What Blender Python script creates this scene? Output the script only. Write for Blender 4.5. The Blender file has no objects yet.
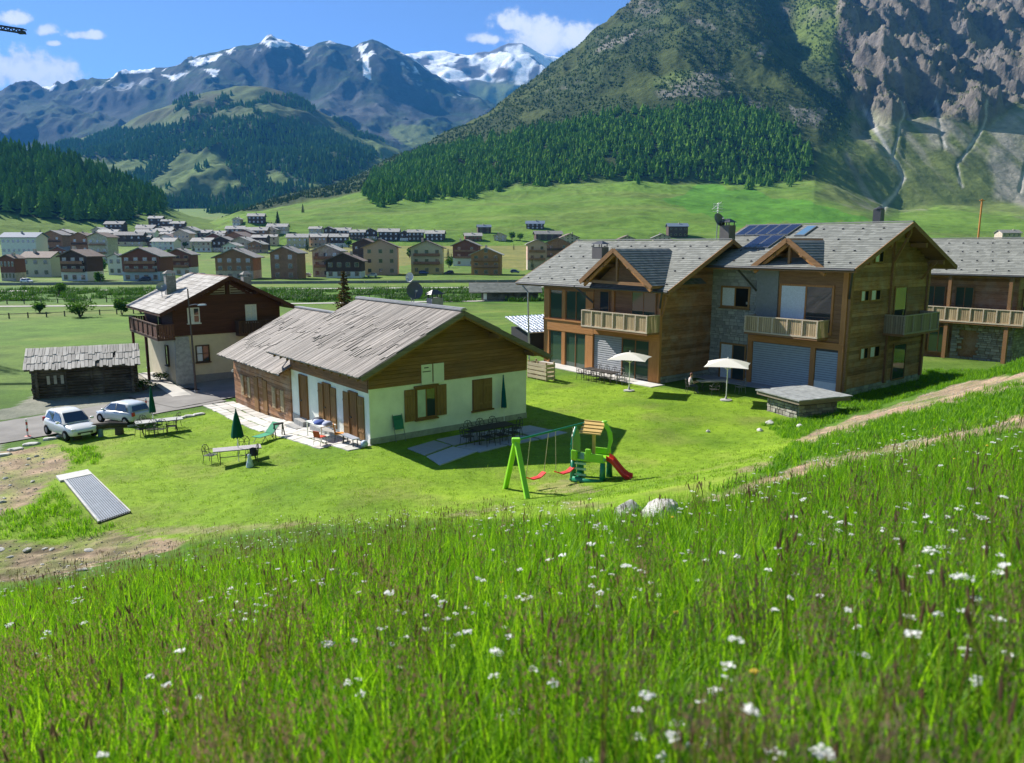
import bpy, bmesh, math, random
import numpy as np
from mathutils import Vector, Matrix, noise as mnoise

random.seed(7)
RNG = np.random.default_rng(11)
SC = bpy.context.scene
COL = SC.collection

# ---------------------------------------------------------------- camera
FPX, PITCH, HC = 770.0, math.radians(10.0), 10.0
cam_d = bpy.data.cameras.new("camera")
cam_d.sensor_width = 36.0
cam_d.lens = FPX / 1024.0 * 36.0
cam_d.clip_start, cam_d.clip_end = 0.05, 40000.0
cam_d.dof.use_dof = True
cam_d.dof.focus_distance = 48.0
cam_d.dof.aperture_fstop = 2.0
cam = bpy.data.objects.new("camera", cam_d)
cam.location = (0, 0, HC)
cam.rotation_euler = (math.radians(90) - PITCH, 0, 0)
COL.objects.link(cam)
SC.camera = cam

# ---------------------------------------------------------------- sun, sky, exposure
SUN_EL = math.radians(37.0)
SUN_AZ = math.atan2(-0.80, 0.60)          # compass angle from +Y towards +X (sun is front left)
sun_dir = Vector((math.sin(SUN_AZ) * math.cos(SUN_EL), math.cos(SUN_AZ) * math.cos(SUN_EL), math.sin(SUN_EL)))
sun_d = bpy.data.lights.new("sun", 'SUN')
sun_d.energy = 4.3
sun_d.angle = math.radians(0.53)
sun_d.color = (1.0, 0.955, 0.88)
sun = bpy.data.objects.new("sun", sun_d)
sun.rotation_euler = sun_dir.to_track_quat('Z', 'Y').to_euler()
sun.location = (-40, 30, 60)
COL.objects.link(sun)

SC.view_settings.view_transform = 'Standard'
SC.view_settings.look = 'None'
SC.view_settings.exposure = 1.39
SC.view_settings.gamma = 1.0
SC.view_settings.use_curve_mapping = False
HAZE = 5.4e-5
SC.cycles.use_denoising = True
SC.cycles.max_bounces = 6
SC.cycles.diffuse_bounces = 3
SC.cycles.glossy_bounces = 3
SC.cycles.transmission_bounces = 4
SC.cycles.volume_bounces = 0
SC.cycles.transparent_max_bounces = 6
SC.cycles.caustics_reflective = False
SC.cycles.caustics_refractive = False

class NT:
    """thin helper over a node tree"""
    def __init__(s, tree):
        s.t = tree
    def n(s, typ, **kw):
        nd = s.t.nodes.new(typ)
        for k, v in kw.items():
            if k == 'inp':
                for kk, vv in v.items():
                    if isinstance(vv, bpy.types.NodeSocket):
                        s.t.links.new(vv, nd.inputs[kk])
                    else:
                        nd.inputs[kk].default_value = vv
            else:
                setattr(nd, k, v)
        return nd
    def math(s, op, a, b=None, c=None, clamp=False):
        nd = s.t.nodes.new('ShaderNodeMath')
        nd.operation = op
        nd.use_clamp = clamp
        for i, v in enumerate((a, b, c)):
            if v is None:
                continue
            if isinstance(v, bpy.types.NodeSocket):
                s.t.links.new(v, nd.inputs[i])
            else:
                nd.inputs[i].default_value = v
        return nd.outputs[0]
    def mix(s, f, a, b, mode='MIX'):
        nd = s.t.nodes.new('ShaderNodeMix')
        nd.data_type = 'RGBA'
        nd.blend_type = mode
        for i, v in ((0, f), (6, a), (7, b)):
            if isinstance(v, bpy.types.NodeSocket):
                s.t.links.new(v, nd.inputs[i])
            elif i == 0:
                nd.inputs[i].default_value = v
            else:
                nd.inputs[i].default_value = (*v[:3], 1)
        return nd.outputs[2]
    def ramp(s, f, stops, interp='LINEAR'):
        nd = s.t.nodes.new('ShaderNodeValToRGB')
        cr = nd.color_ramp
        cr.interpolation = interp
        while len(cr.elements) < len(stops):
            cr.elements.new(0.5)
        for e, (p, c) in zip(cr.elements, stops):
            e.position = p
            e.color = (*c[:3], 1) if hasattr(c, '__len__') else (c, c, c, 1)
        s.t.links.new(f, nd.inputs[0])
        return nd.outputs[0]
    def noise(s, vec, scale, detail=4.0, rough=0.55, dist=0.0):
        nd = s.n('ShaderNodeTexNoise', inp={'Scale': scale, 'Detail': detail, 'Roughness': rough, 'Distortion': dist})
        if vec is not None:
            s.t.links.new(vec, nd.inputs['Vector'])
        return nd.outputs[0]
    def link(s, a, b):
        s.t.links.new(a, b)

world = bpy.data.worlds.new("World")
SC.world = world
world.use_nodes = True
wt = NT(world.node_tree)
world.node_tree.nodes.clear()
sky_n = wt.n('ShaderNodeTexSky', sky_type='NISHITA', sun_disc=False, sun_elevation=SUN_EL, sun_rotation=SUN_AZ,
             altitude=2500.0, air_density=0.33, dust_density=0.0, ozone_density=1.6)
bg_sky = wt.n('ShaderNodeBackground', inp={'Color': sky_n.outputs[0], 'Strength': 0.135})
# fair-weather cumulus, given by direction (tangent plane coordinates X/Y, Z/Y)
tc = wt.n('ShaderNodeTexCoord')
sep = wt.n('ShaderNodeSeparateXYZ', inp={0: tc.outputs['Generated']})
U = wt.math('DIVIDE', sep.outputs[0], wt.math('MAXIMUM', sep.outputs[1], 0.02))
V = wt.math('DIVIDE', sep.outputs[2], wt.math('MAXIMUM', sep.outputs[1], 0.02))
cvec = wt.n('ShaderNodeCombineXYZ', inp={0: U, 1: V, 2: 0.0}).outputs[0]
cn = wt.noise(cvec, 22.0, 9.0, 0.6)
cn2 = wt.noise(cvec, 60.0, 7.0, 0.62)

def px_dir(px, py):
    u = (px - 512) / FPX
    v = (381.5 - py) / FPX
    y = math.cos(PITCH) + v * math.sin(PITCH)
    return u / y, (-math.sin(PITCH) + v * math.cos(PITCH)) / y
CLOUDS = [  # px, py, half width, half height
    (22, 74, 62, 26), (-20, 78, 60, 22), (545, 40, 50, 25), (575, 36, 26, 18), (512, 24, 26, 13), (490, 40, 20, 7),
    (86, 36, 24, 6), (14, 20, 24, 8), (45, 31, 12, 8), (55, 44, 9, 4), (1260, -60, 160, 40), (-330, -20, 150, 40), (-180, 50, 60, 22), (1500, 40, 140, 30)]
field = None
for (cx, cy, rx, ry) in CLOUDS:
    cu, cv = px_dir(cx, cy)
    ru, rv = rx / FPX, ry / FPX
    du = wt.math('DIVIDE', wt.math('SUBTRACT', U, cu), ru)
    dv = wt.math('DIVIDE', wt.math('SUBTRACT', V, cv), rv)
    dv = wt.math('MAXIMUM', dv, wt.math('MULTIPLY', dv, -1.6))      # flatter underneath
    d = wt.math('SQRT', wt.math('ADD', wt.math('MULTIPLY', du, du), wt.math('MULTIPLY', dv, dv)))
    m = wt.math('SUBTRACT', 1.0, d)
    field = m if field is None else wt.math('MAXIMUM', field, m)
dens = wt.math('ADD', field, wt.math('MULTIPLY_ADD', cn, 2.3, -1.10))
dens = wt.math('ADD', dens, wt.math('MULTIPLY_ADD', cn2, 0.9, -0.45))
alpha = wt.n('ShaderNodeMapRange', interpolation_type='SMOOTHSTEP', inp={0: dens, 1: -0.02, 2: 0.5, 3: 0.0, 4: 1.0}).outputs[0]
ccol = wt.ramp(wt.math('ADD', wt.math('MULTIPLY', cn2, 0.6), wt.math('MULTIPLY', dens, 0.35)), [(0.22, (0.56, 0.64, 0.76)), (0.55, (0.93, 0.95, 1.0)), (0.8, (1.0, 0.99, 0.97))])
bg_cl = wt.n('ShaderNodeBackground', inp={'Color': ccol, 'Strength': 0.46})
mixs = wt.n('ShaderNodeMixShader', inp={0: alpha, 1: bg_sky.outputs[0], 2: bg_cl.outputs[0]})
wo = wt.n('ShaderNodeOutputWorld', inp={0: mixs.outputs[0]})

# ================================================================= helpers
def tag(o, label=None, cat=None, group=None, kind=None):
    if label: o['label'] = label
    if cat: o['category'] = cat
    if group: o['group'] = group
    if kind: o['kind'] = kind
    return o

def empty(name, loc, rz=0.0, label=None, cat=None, group=None):
    o = bpy.data.objects.new(name, None)
    o.empty_display_size = 0.2
    o.location = loc
    o.rotation_euler = (0, 0, rz)
    COL.objects.link(o)
    return tag(o, label, cat, group)

def link_mesh(name, me, parent=None, loc=None, rot=None, scale=None):
    o = bpy.data.objects.new(name, me)
    COL.objects.link(o)
    if parent is not None:
        o.parent = parent
    if loc is not None: o.location = loc
    if rot is not None: o.rotation_euler = rot
    if scale is not None: o.scale = scale
    return o

def copy_tree(o, parent=None):
    c = o.copy()
    COL.objects.link(c)
    if parent is not None:
        c.parent = parent
    for ch in list(o.children):
        copy_tree(ch, c)
    return c

class MB:
    """collects simple solids into one mesh"""
    def __init__(s):
        s.v, s.f, s.mi = [], [], []
        s.cur = 0
    def add(s, vs, fs):
        k = len(s.v)
        s.v += [tuple(p) for p in vs]
        s.f += [tuple(i + k for i in f) for f in fs]
        s.mi += [s.cur] * len(fs)
        return s
    def box(s, x0, x1, y0, y1, z0, z1, M=None):
        vs = [Vector(p) for p in ((x0, y0, z0), (x1, y0, z0), (x1, y1, z0), (x0, y1, z0), (x0, y0, z1), (x1, y0, z1), (x1, y1, z1), (x0, y1, z1))]
        if M is not None: vs = [M @ p for p in vs]
        return s.add(vs, [(0, 3, 2, 1), (4, 5, 6, 7), (0, 1, 5, 4), (1, 2, 6, 5), (2, 3, 7, 6), (3, 0, 4, 7)])
    def cbox(s, c, size, M=None):
        R = Matrix.Translation(Vector(c)) @ (M.to_4x4() if M is not None else Matrix.Identity(4))
        a, b, d = (q / 2 for q in size)
        return s.box(-a, a, -b, b, -d, d, R)
    def prism(s, poly, axis, t0, t1):
        """polygon (list of 2-tuples) extruded along axis 'x','y','z'"""
        def p3(p, t):
            return {'x': (t, p[0], p[1]), 'y': (p[0], t, p[1]), 'z': (p[0], p[1], t)}[axis]
        n = len(poly)
        vs = [p3(p, t0) for p in poly] + [p3(p, t1) for p in poly]
        fs = [tuple(range(n)), tuple(range(2 * n - 1, n - 1, -1))]
        fs += [(i, i + n, (i + 1) % n + n, (i + 1) % n) for i in range(n)]
        return s.add(vs, fs)
    def bar(s, a, b, w, h=None, up=(0, 0, 1)):
        a, b = Vector(a), Vector(b)
        h = h or w
        d = (b - a)
        L = d.length
        if L < 1e-6: return s
        d.normalize()
        u = Vector(up)
        if abs(d.dot(u)) > 0.98: u = Vector((1, 0, 0))
        x = d.cross(u).normalized()
        z = x.cross(d).normalized()
        vs = []
        for q in (a, b):
            for (i, j) in ((-1, -1), (1, -1), (1, 1), (-1, 1)):
                vs.append(q + x * (i * w / 2) + z * (j * h / 2))
        return s.add(vs, [(0, 1, 2, 3), (7, 6, 5, 4), (0, 4, 5, 1), (1, 5, 6, 2), (2, 6, 7, 3), (3, 7, 4, 0)])
    def tube(s, pts, r, n=6, cap=True):
        pts = [Vector(p) for p in pts]
        rs = r if hasattr(r, '__len__') else [r] * len(pts)
        k0 = len(s.v)
        vs, fs = [], []
        for i, p in enumerate(pts):
            d = (pts[min(i + 1, len(pts) - 1)] - pts[max(i - 1, 0)]).normalized()
            u = Vector((0, 0, 1)) if abs(d.z) < 0.95 else Vector((1, 0, 0))
            x = d.cross(u).normalized()
            y = x.cross(d).normalized()
            for j in range(n):
                a = 2 * math.pi * j / n
                vs.append(p + (x * math.cos(a) + y * math.sin(a)) * rs[i])
        for i in range(len(pts) - 1):
            for j in range(n):
                fs.append((i * n + j, i * n + (j + 1) % n, (i + 1) * n + (j + 1) % n, (i + 1) * n + j))
        if cap:
            fs.append(tuple(range(n - 1, -1, -1)))
            fs.append(tuple((len(pts) - 1) * n + j for j in range(n)))
        return s.add(vs, fs)
    def lathe(s, prof, n=16, c=(0, 0, 0), cap=True):
        vs, fs = [], []
        for (r, z) in prof:
            for j in range(n):
                a = 2 * math.pi * j / n
                vs.append((c[0] + r * math.cos(a), c[1] + r * math.sin(a), c[2] + z))
        for i in range(len(prof) - 1):
            for j in range(n):
                fs.append((i * n + j, i * n + (j + 1) % n, (i + 1) * n + (j + 1) % n, (i + 1) * n + j))
        if cap:
            fs.append(tuple(range(n - 1, -1, -1)))
            fs.append(tuple((len(prof) - 1) * n + j for j in range(n)))
        return s.add(vs, fs)
    def mesh(s, name, mats, smooth=False):
        me = bpy.data.meshes.new(name)
        me.from_pydata(s.v, [], s.f)
        if not isinstance(mats, (list, tuple)): mats = [mats]
        for m in mats: me.materials.append(m)
        if len(mats) > 1:
            me.polygons.foreach_set('material_index', s.mi)
        if smooth:
            me.polygons.foreach_set('use_smooth', [True] * len(me.polygons))
        me.update()
        return me
    def build(s, name, mats, parent=None, smooth=False, loc=None, rot=None, bevel=0.0):
        o = link_mesh(name, s.mesh(name, mats, smooth), parent, loc, rot)
        if bevel:
            b = o.modifiers.new('bevel', 'BEVEL')
            b.width, b.segments, b.limit_method = bevel, 2, 'ANGLE'
        return o

def np_mesh(name, V, F, mats, smooth=True, colors=None, attrs=None):
    """V (n,3), F (m,4 or 3) -> mesh"""
    me = bpy.data.meshes.new(name)
    V = np.ascontiguousarray(V, dtype=np.float32)
    F = np.ascontiguousarray(F, dtype=np.int32)
    k = F.shape[1]
    me.vertices.add(len(V))
    me.vertices.foreach_set('co', V.ravel())
    me.loops.add(F.size)
    me.loops.foreach_set('vertex_index', F.ravel())
    me.polygons.add(len(F))
    me.polygons.foreach_set('loop_start', np.arange(0, F.size, k, dtype=np.int32))
    me.polygons.foreach_set('loop_total', np.full(len(F), k, dtype=np.int32))
    me.polygons.foreach_set('use_smooth', np.full(len(F), bool(smooth)))
    if colors is not None:
        a = me.color_attributes.new('cover', 'FLOAT_COLOR', 'POINT')
        c4 = np.ones((len(V), 4), dtype=np.float32)
        c4[:, :3] = colors
        a.data.foreach_set('color', c4.ravel())
    for nm, arr in (attrs or {}).items():
        a = me.attributes.new(nm, 'FLOAT', 'POINT')
        a.data.foreach_set('value', np.ascontiguousarray(arr, dtype=np.float32))
    if not isinstance(mats, (list, tuple)): mats = [mats]
    for m in mats: me.materials.append(m)
    me.update(calc_edges=True)
    me.validate()
    return me

# ---- numpy noise
def _hash(ix, iy, seed):
    h = (ix.astype(np.int64) * 374761393 + iy.astype(np.int64) * 668265263 + seed * 974711) & 0xffffffff
    h = ((h ^ (h >> 13)) * 1274126177) & 0xffffffff
    h = (h ^ (h >> 16)) & 0xffff
    return h / 65535.0 * 2 * np.pi
def pnoise(x, y, seed=0):
    x = np.asarray(x, float); y = np.asarray(y, float)
    ix, iy = np.floor(x), np.floor(y)
    fx, fy = x - ix, y - iy
    def g(dx, dy):
        a = _hash(ix + dx, iy + dy, seed)
        return np.cos(a) * (fx - dx) + np.sin(a) * (fy - dy)
    u = fx * fx * fx * (fx * (fx * 6 - 15) + 10)
    v = fy * fy * fy * (fy * (fy * 6 - 15) + 10)
    a = g(0, 0) * (1 - u) + g(1, 0) * u
    b = g(0, 1) * (1 - u) + g(1, 1) * u
    return (a * (1 - v) + b * v) * 1.41
def fbm(x, y, oct=5, gain=0.5, lac=2.03, seed=0):
    s, a, t = 0.0, 1.0, 0.0
    for o in range(oct):
        s = s + a * pnoise(x, y, seed + o)
        t += a
        a *= gain
        x, y = x * lac + 13.7, y * lac - 7.1
    return s / t
def ridged(x, y, oct=5, gain=0.55, lac=2.05, seed=0):
    s, a, t = 0.0, 1.0, 0.0
    w = 1.0
    for o in range(oct):
        n = 1 - np.abs(pnoise(x, y, seed + o))
        n = n * n * w
        w = np.clip(n * 1.6, 0, 1)
        s = s + a * n
        t += a
        a *= gain
        x, y = x * lac + 5.3, y * lac + 9.2
    return s / t
def sstep(a, b, x):
    t = np.clip((np.asarray(x, float) - a) / (b - a), 0, 1)
    return t * t * (3 - 2 * t)
def inpoly(px, py, poly):
    px = np.asarray(px); py = np.asarray(py)
    r = np.zeros(px.shape, bool)
    n = len(poly)
    for i in range(n):
        x0, y0 = poly[i]; x1, y1 = poly[(i + 1) % n]
        if y0 == y1: continue
        c = ((y0 > py) != (y1 > py)) & (px < (x1 - x0) * (py - y0) / (y1 - y0) + x0)
        r ^= c
    return r
def polydist(px, py, pts):
    """distance to a polyline"""
    d = np.full(np.shape(px), 1e9)
    for (x0, y0), (x1, y1) in zip(pts[:-1], pts[1:]):
        vx, vy = x1 - x0, y1 - y0
        t = np.clip(((px - x0) * vx + (py - y0) * vy) / (vx * vx + vy * vy + 1e-9), 0, 1)
        d = np.minimum(d, np.hypot(px - x0 - t * vx, py - y0 - t * vy))
    return d
def project(X, Y, Z):
    """where a world point stands in the photograph (used to trace land cover from it)"""
    Z = Z - HC
    dep = np.maximum(Y * math.cos(PITCH) - Z * math.sin(PITCH), 0.01)
    up = Y * math.sin(PITCH) + Z * math.cos(PITCH)
    return 512 + FPX * X / dep, 381.5 - FPX * up / dep
def gp(px, py, z=0.0):
    s, e = px_dir(px, py)
    Y = (z - HC) / e
    return Vector((s * Y, Y, z))

# ---- materials
MATS = {}
def new_mat(name):
    m = bpy.data.materials.new(name)
    m.use_nodes = True
    m.node_tree.nodes.clear()
    t = NT(m.node_tree)
    out = t.n('ShaderNodeOutputMaterial')
    return m, t, out
def bsdf(t, out, col, rough=0.7, spec=0.3, metal=0.0, bump=None, bstr=0.3, bdist=0.05):
    b = t.n('ShaderNodeBsdfPrincipled')
    if isinstance(col, bpy.types.NodeSocket): t.link(col, b.inputs['Base Color'])
    else: b.inputs['Base Color'].default_value = (*col[:3], 1)
    if isinstance(rough, bpy.types.NodeSocket): t.link(rough, b.inputs['Roughness'])
    else: b.inputs['Roughness'].default_value = rough
    b.inputs['Specular IOR Level'].default_value = spec
    b.inputs['Metallic'].default_value = metal
    if bump is not None:
        bn = t.n('ShaderNodeBump', inp={'Strength': bstr, 'Distance': bdist, 'Height': bump})
        t.link(bn.outputs[0], b.inputs['Normal'])
    t.link(b.outputs[0], out.inputs[0])
    return b
def objcoord(t, scale=(1, 1, 1), world=False):
    if world:
        c = t.n('ShaderNodeNewGeometry').outputs['Position']
    else:
        c = t.n('ShaderNodeTexCoord').outputs['Object']
    return t.n('ShaderNodeMapping', inp={0: c, 3: scale}).outputs[0]
def rnd(t):
    return t.n('ShaderNodeObjectInfo').outputs['Random']

def plain(name, col, rough=0.6, spec=0.3, metal=0.0, vary=0.12, scale=3.0, bump=0.0):
    """painted or plain surface with faint mottling"""
    if name in MATS: return MATS[name]
    m, t, out = new_mat(name)
    v = objcoord(t, world=True)
    n = t.noise(v, scale, 5, 0.6)
    lo = tuple(c * (1 - vary) for c in col); hi = tuple(min(c * (1 + vary), 1) for c in col)
    c = t.ramp(n, [(0.3, lo), (0.7, hi)])
    bsdf(t, out, c, rough, spec, metal, n if bump else None, bump, 0.02)
    MATS[name] = m
    return m
def wood(name, dark, light, axis='x', rough=0.75, grain=1.0, weather=None, rand=0.35):
    """wood with grain along a local axis, each board its own tone"""
    if name in MATS: return MATS[name]
    m, t, out = new_mat(name)
    sc = {'x': (0.6, 9, 9), 'y': (9, 0.6, 9), 'z': (9, 9, 0.6)}[axis]
    v = objcoord(t, tuple(q * grain for q in sc))
    r = rnd(t)
    off = t.n('ShaderNodeVectorMath', operation='ADD', inp={0: v, 1: t.n('ShaderNodeCombineXYZ', inp={0: t.math('MULTIPLY', r, 71.0), 1: t.math('MULTIPLY', r, 37.0), 2: t.math('MULTIPLY', r, 53.0)}).outputs[0]}).outputs[0]
    n1 = t.noise(off, 1.6, 6, 0.65, 0.6)
    n2 = t.noise(off, 7.0, 4, 0.6)
    f = t.math('ADD', t.math('MULTIPLY', n1, 0.75), t.math('MULTIPLY', n2, 0.25))
    c = t.ramp(f, [(0.32, dark), (0.68, light)])
    if weather:
        wv = objcoord(t, (1, 1, 1), world=True)
        wn = t.noise(wv, 0.9, 5, 0.65)
        c = t.mix(t.ramp(wn, [(0.45, 0.0), (0.7, 1.0)]), c, weather)
    k = t.math('MULTIPLY_ADD', r, rand, 1 - rand * 0.5)
    kk = t.n('ShaderNodeCombineXYZ', inp={0: k, 1: k, 2: k}).outputs[0]
    c = t.mix(1.0, c, kk, 'MULTIPLY')
    bsdf(t, out, c, rough, 0.2, 0, f, 0.45, 0.02)
    MATS[name] = m
    return m
def glass(name, tint=(0.03, 0.045, 0.05), rough=0.03):
    if name in MATS: return MATS[name]
    m, t, out = new_mat(name)
    v = objcoord(t, world=True)
    n = t.noise(v, 0.8, 2)
    b = bsdf(t, out, tint, rough, 0.9, 0, n, 0.04, 0.05)
    b.inputs['IOR'].default_value = 1.6
    MATS[name] = m
    return m
# ================================================================= the land
FAR_Y = np.array([0, 60, 110, 300, 450, 700, 1000, 2000, 4000, 7000, 12000, 20000.])
FAR_Z = np.array([-1, -1, -1, -1.2, -0.5, 13, 34, 100, 240, 420, 520, 560.])
def ground_z(x, y):
    x = np.asarray(x, float); y = np.asarray(y, float)
    far = np.interp(y, FAR_Y, FAR_Z)
    # the lawn: level by the houses on the right, falling towards the road on the left
    lawn = -1.0 * sstep(-7.0, -17.0, x + 0.10 * (y - 40)) - 0.25 * sstep(-17, -30, x)
    k = sstep(62, 90, y)
    z = lawn * (1 - k) + far * k
    z = np.where(y > 90, far, z)
    # rise of the meadow behind the chalet towards the right-hand houses
    z = z + 1.6 * np.exp(-((x - 6) / 16.0) ** 2 - ((y - 92) / 20.0) ** 2)
    # the hillside the camera stands on
    P = 8.45 - 0.29 * y + 0.145 * x + 0.0042 * np.maximum(x, 0) ** 2 - 0.0012 * np.minimum(x, 0) ** 2
    P = P + 0.18 * fbm(x / 5.0, y / 5.0, 3, seed=3) + 0.05 * fbm(x / 1.1, y / 1.1, 2, seed=5)
    beyond = 0.38 * (x - 24.0) + 0.925 * (y - 45.4)
    P = P - np.where(x > 8, 0.42 * np.maximum(beyond, 0) ** 1.1, 0)
    P = np.where(y > 75, -50, P)
    kk = 1.1
    h = np.clip(0.5 + 0.5 * (P - z) / kk, 0, 1)
    zz = z * (1 - h) + P * h + kk * h * (1 - h)
    # rough dug-over earth at the far left
    px, py = project(x, y, zz)
    dig = np.clip(1 - polydist(px, py, [(-60, 600), (10, 566), (90, 556)]) / 40.0, 0, 1) * (y < 40) * (y > 5)
    zz = zz + 0.25 * dig * fbm(x / 1.2, y / 1.2, 4, seed=21)
    zz = zz + np.where(y < 75, 0.03 * fbm(x / 2.5, y / 2.5, 3, seed=9), 0)
    return zz
def gz(x, y):
    return float(ground_z(np.array([x]), np.array([y]))[0])
def on_ground(px, py):
    """the point of the ground seen at a place of the photograph"""
    s, e = px_dir(px, py)
    Y = np.geomspace(2.0, 9000.0, 6000)
    z = ground_z(s * Y, Y)
    hit = np.nonzero(HC + e * Y <= z)[0]
    i = hit[0] if len(hit) else len(Y) - 1
    y0, y1 = Y[max(i - 1, 0)], Y[i]
    for _ in range(18):
        m = 0.5 * (y0 + y1)
        if HC + e * m <= gz(s * m, m): y1 = m
        else: y0 = m
    return Vector((s * y1, y1, gz(s * y1, y1)))

def cover_noise(px, py, sc, seed, amp):
    return px + amp * fbm(px / sc, py / sc, 3, seed=seed), py + amp * fbm(px / sc + 31, py / sc - 17, 3, seed=seed + 5)

# ---- ground sheet: uneven grid, fine near the camera, coarse to the horizon
def spaced(lo, hi, fine, grow, start):
    out = [lo]; st = fine
    while out[-1] < hi:
        if out[-1] > start: st *= grow
        out.append(out[-1] + st)
    return out
ys = [-60, -40, -25, -15, -8, -4] + spaced(-2, 12200, 0.26, 1.028, 46)
xr = spaced(0, 11500, 0.30, 1.035, 34)
xs = [-q for q in xr[:0:-1]] + xr
XS, YS = np.meshgrid(np.array(xs), np.array(ys, float))
ZS = ground_z(XS, YS)
GPX, GPY = project(XS, YS, ZS)
front = YS > 1.0
jx, jy = cover_noise(GPX, GPY, 18.0, 40, 5.0)
nearm = (YS < 75) & front
DIRT = [
    [(790, 440), (845, 421), (905, 401), (960, 384), (1030, 371), (1040, 382), (975, 399), (905, 415), (848, 433), (812, 444)],
    [(700, 500), (760, 478), (815, 460), (872, 449), (940, 432), (1040, 413), (1040, 426), (960, 440), (890, 455), (835, 466), (770, 488), (720, 506)],
    [(-40, 540), (20, 541), (60, 545), (110, 530), (140, 538), (185, 540), (170, 552), (120, 560), (60, 574), (20, 580), (-60, 590)],
    [(-60, 470), (10, 449), (55, 444), (72, 458), (64, 474), (48, 484), (30, 505), (0, 515), (-60, 540)],
    [(530, 484), (565, 480), (600, 490), (560, 494), (536, 492)], [(560, 500), (610, 503), (600, 509), (564, 507)],
    [(120, 528), (230, 525), (330, 522), (240, 531), (150, 536)], [(735, 470), (800, 455), (790, 461), (742, 474)],
    [(440, 512), (520, 505), (500, 513), (450, 517)],
]
dirt = np.zeros(XS.shape)
for k, poly in enumerate(DIRT):
    dirt = np.maximum(dirt, inpoly(jx, jy, poly) * nearm * (1.0 if k < 4 else 0.62))
n_patch = fbm(XS / 2.2, YS / 2.2, 4, seed=61)
dirt = np.clip(dirt * (0.82 + 1.3 * n_patch), 0, 1)
# loose strips of gravel on the track
lawnpoly = [(-60, 470), (75, 436), (230, 405), (330, 380), (540, 380), (600, 372), (700, 395), (770, 398), (800, 440), (760, 470), (690, 505), (560, 520), (420, 520), (250, 530), (100, 560), (-60, 600)]
lawn_m = inpoly(jx, jy, lawnpoly) * nearm * 1.0
for _ in range(3):
    lawn_m[1:-1, 1:-1] = 0.25 * (lawn_m[:-2, 1:-1] + lawn_m[2:, 1:-1] + lawn_m[1:-1, :-2] + lawn_m[1:-1, 2:])
gravel = np.zeros(XS.shape)
for poly in ([(-60, 420), (20, 405), (52, 383), (150, 372), (172, 396), (90, 408), (0, 420)], [(-60, 445), (0, 440), (0, 515), (-60, 540)]):
    gravel = np.maximum(gravel, inpoly(jx, jy, poly) * nearm)
fieldn = fbm(XS / 30.0, YS / 14.0, 5, seed=71)
C_mead = np.array([0.070, 0.150, 0.016]); C_lawn = np.array([0.178, 0.295, 0.020]); C_field = np.array([0.100, 0.175, 0.026])
C_dirt = np.array([0.30, 0.225, 0.150]); C_grav = np.array([0.30, 0.28, 0.25]); C_dry = np.array([0.205, 0.205, 0.065])
col = np.where((YS > 60)[..., None], C_field, C_mead) * np.ones(XS.shape + (1,))
col = col + lawn_m[..., None] * (C_lawn - col)
# worn, yellowish and darker patches in the lawn
worn = sstep(0.0, 0.5, fbm(XS / 3.5, YS / 3.5, 4, seed=81)) * lawn_m
col = col + (worn * 0.48)[..., None] * (C_dry - col)
lush = sstep(0.05, 0.5, fbm(XS / 6.0, YS / 6.0, 3, seed=91)) * lawn_m
col = col + (lush * 0.5)[..., None] * (np.array([0.090, 0.195, 0.012]) - col)
# the fields across the road
f2 = (YS > 62)
col = col + (f2 * sstep(0.0, 0.5, fieldn) * 0.6)[..., None] * (C_dry * 0.95 - col)
bank = f2 * (GPY > 287) * (GPY < 304) * (GPX < 760)
col = col + (bank * 0.85)[..., None] * (np.array([0.060, 0.145, 0.016]) - col)
olive = f2 * inpoly(jx, jy, [(290, 244), (400, 240), (530, 241), (560, 262), (520, 270), (440, 262), (360, 268), (290, 262)])
col = col + (olive * 0.75)[..., None] * (C_dry * np.array([1.0, 0.92, 0.9]) - col)
strip = f2 * (GPY > 318) * (GPY < 345) * (GPX < 140)
col = col + (strip * 0.5)[..., None] * (np.array([0.070, 0.175, 0.015]) - col)
col = col + (gravel * 0.8)[..., None] * (C_grav - col)
dk = np.array([0.60, 0.52, 0.48]); 
earth = C_dirt * (0.75 + 0.5 * sstep(-0.4, 0.4, fbm(XS / 0.8, YS / 0.8, 3, seed=95)))[..., None]
leftdig = (GPX < 150) & (GPY > 515)
earth = np.where(leftdig[..., None], earth * (0.45 + 0.75 * sstep(-0.3, 0.4, fbm(XS / 0.5, YS / 0.5, 3, seed=97)))[..., None], earth)
col = col + dirt[..., None] * (earth - col)
bare = np.clip(dirt + gravel, 0, 1)
nr, nc = XS.shape
idx = np.arange(nr * nc).reshape(nr, nc)
GF = np.stack([idx[:-1, :-1], idx[:-1, 1:], idx[1:, 1:], idx[1:, :-1]], -1).reshape(-1, 4)

m_ground, t, out = new_mat('ground')
cv = t.n('ShaderNodeVertexColor', layer_name='cover').outputs[0]
bare_a = t.n('ShaderNodeAttribute', attribute_name='bare').outputs['Fac']
pos = objcoord(t, world=True)
n1 = t.noise(pos, 0.45, 6, 0.62)
n2 = t.noise(pos, 3.2, 6, 0.7)
n3 = t.noise(pos, 14.0, 3, 0.7)
nf = t.noise(pos, 0.03, 6, 0.6)
g = t.ramp(t.math('ADD', t.math('MULTIPLY', n1, 0.3), t.math('ADD', t.math('MULTIPLY', n2, 0.4), t.math('MULTIPLY', n3, 0.3))), [(0.33, (0.45, 0.50, 0.42)), (0.5, (1.0, 1.0, 1.0)), (0.68, (1.5, 1.42, 1.5))])
g2 = t.ramp(nf, [(0.35, (0.8, 0.85, 0.8)), (0.65, (1.2, 1.12, 1.15))])
n4 = t.noise(pos, 0.16, 7, 0.68)
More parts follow.
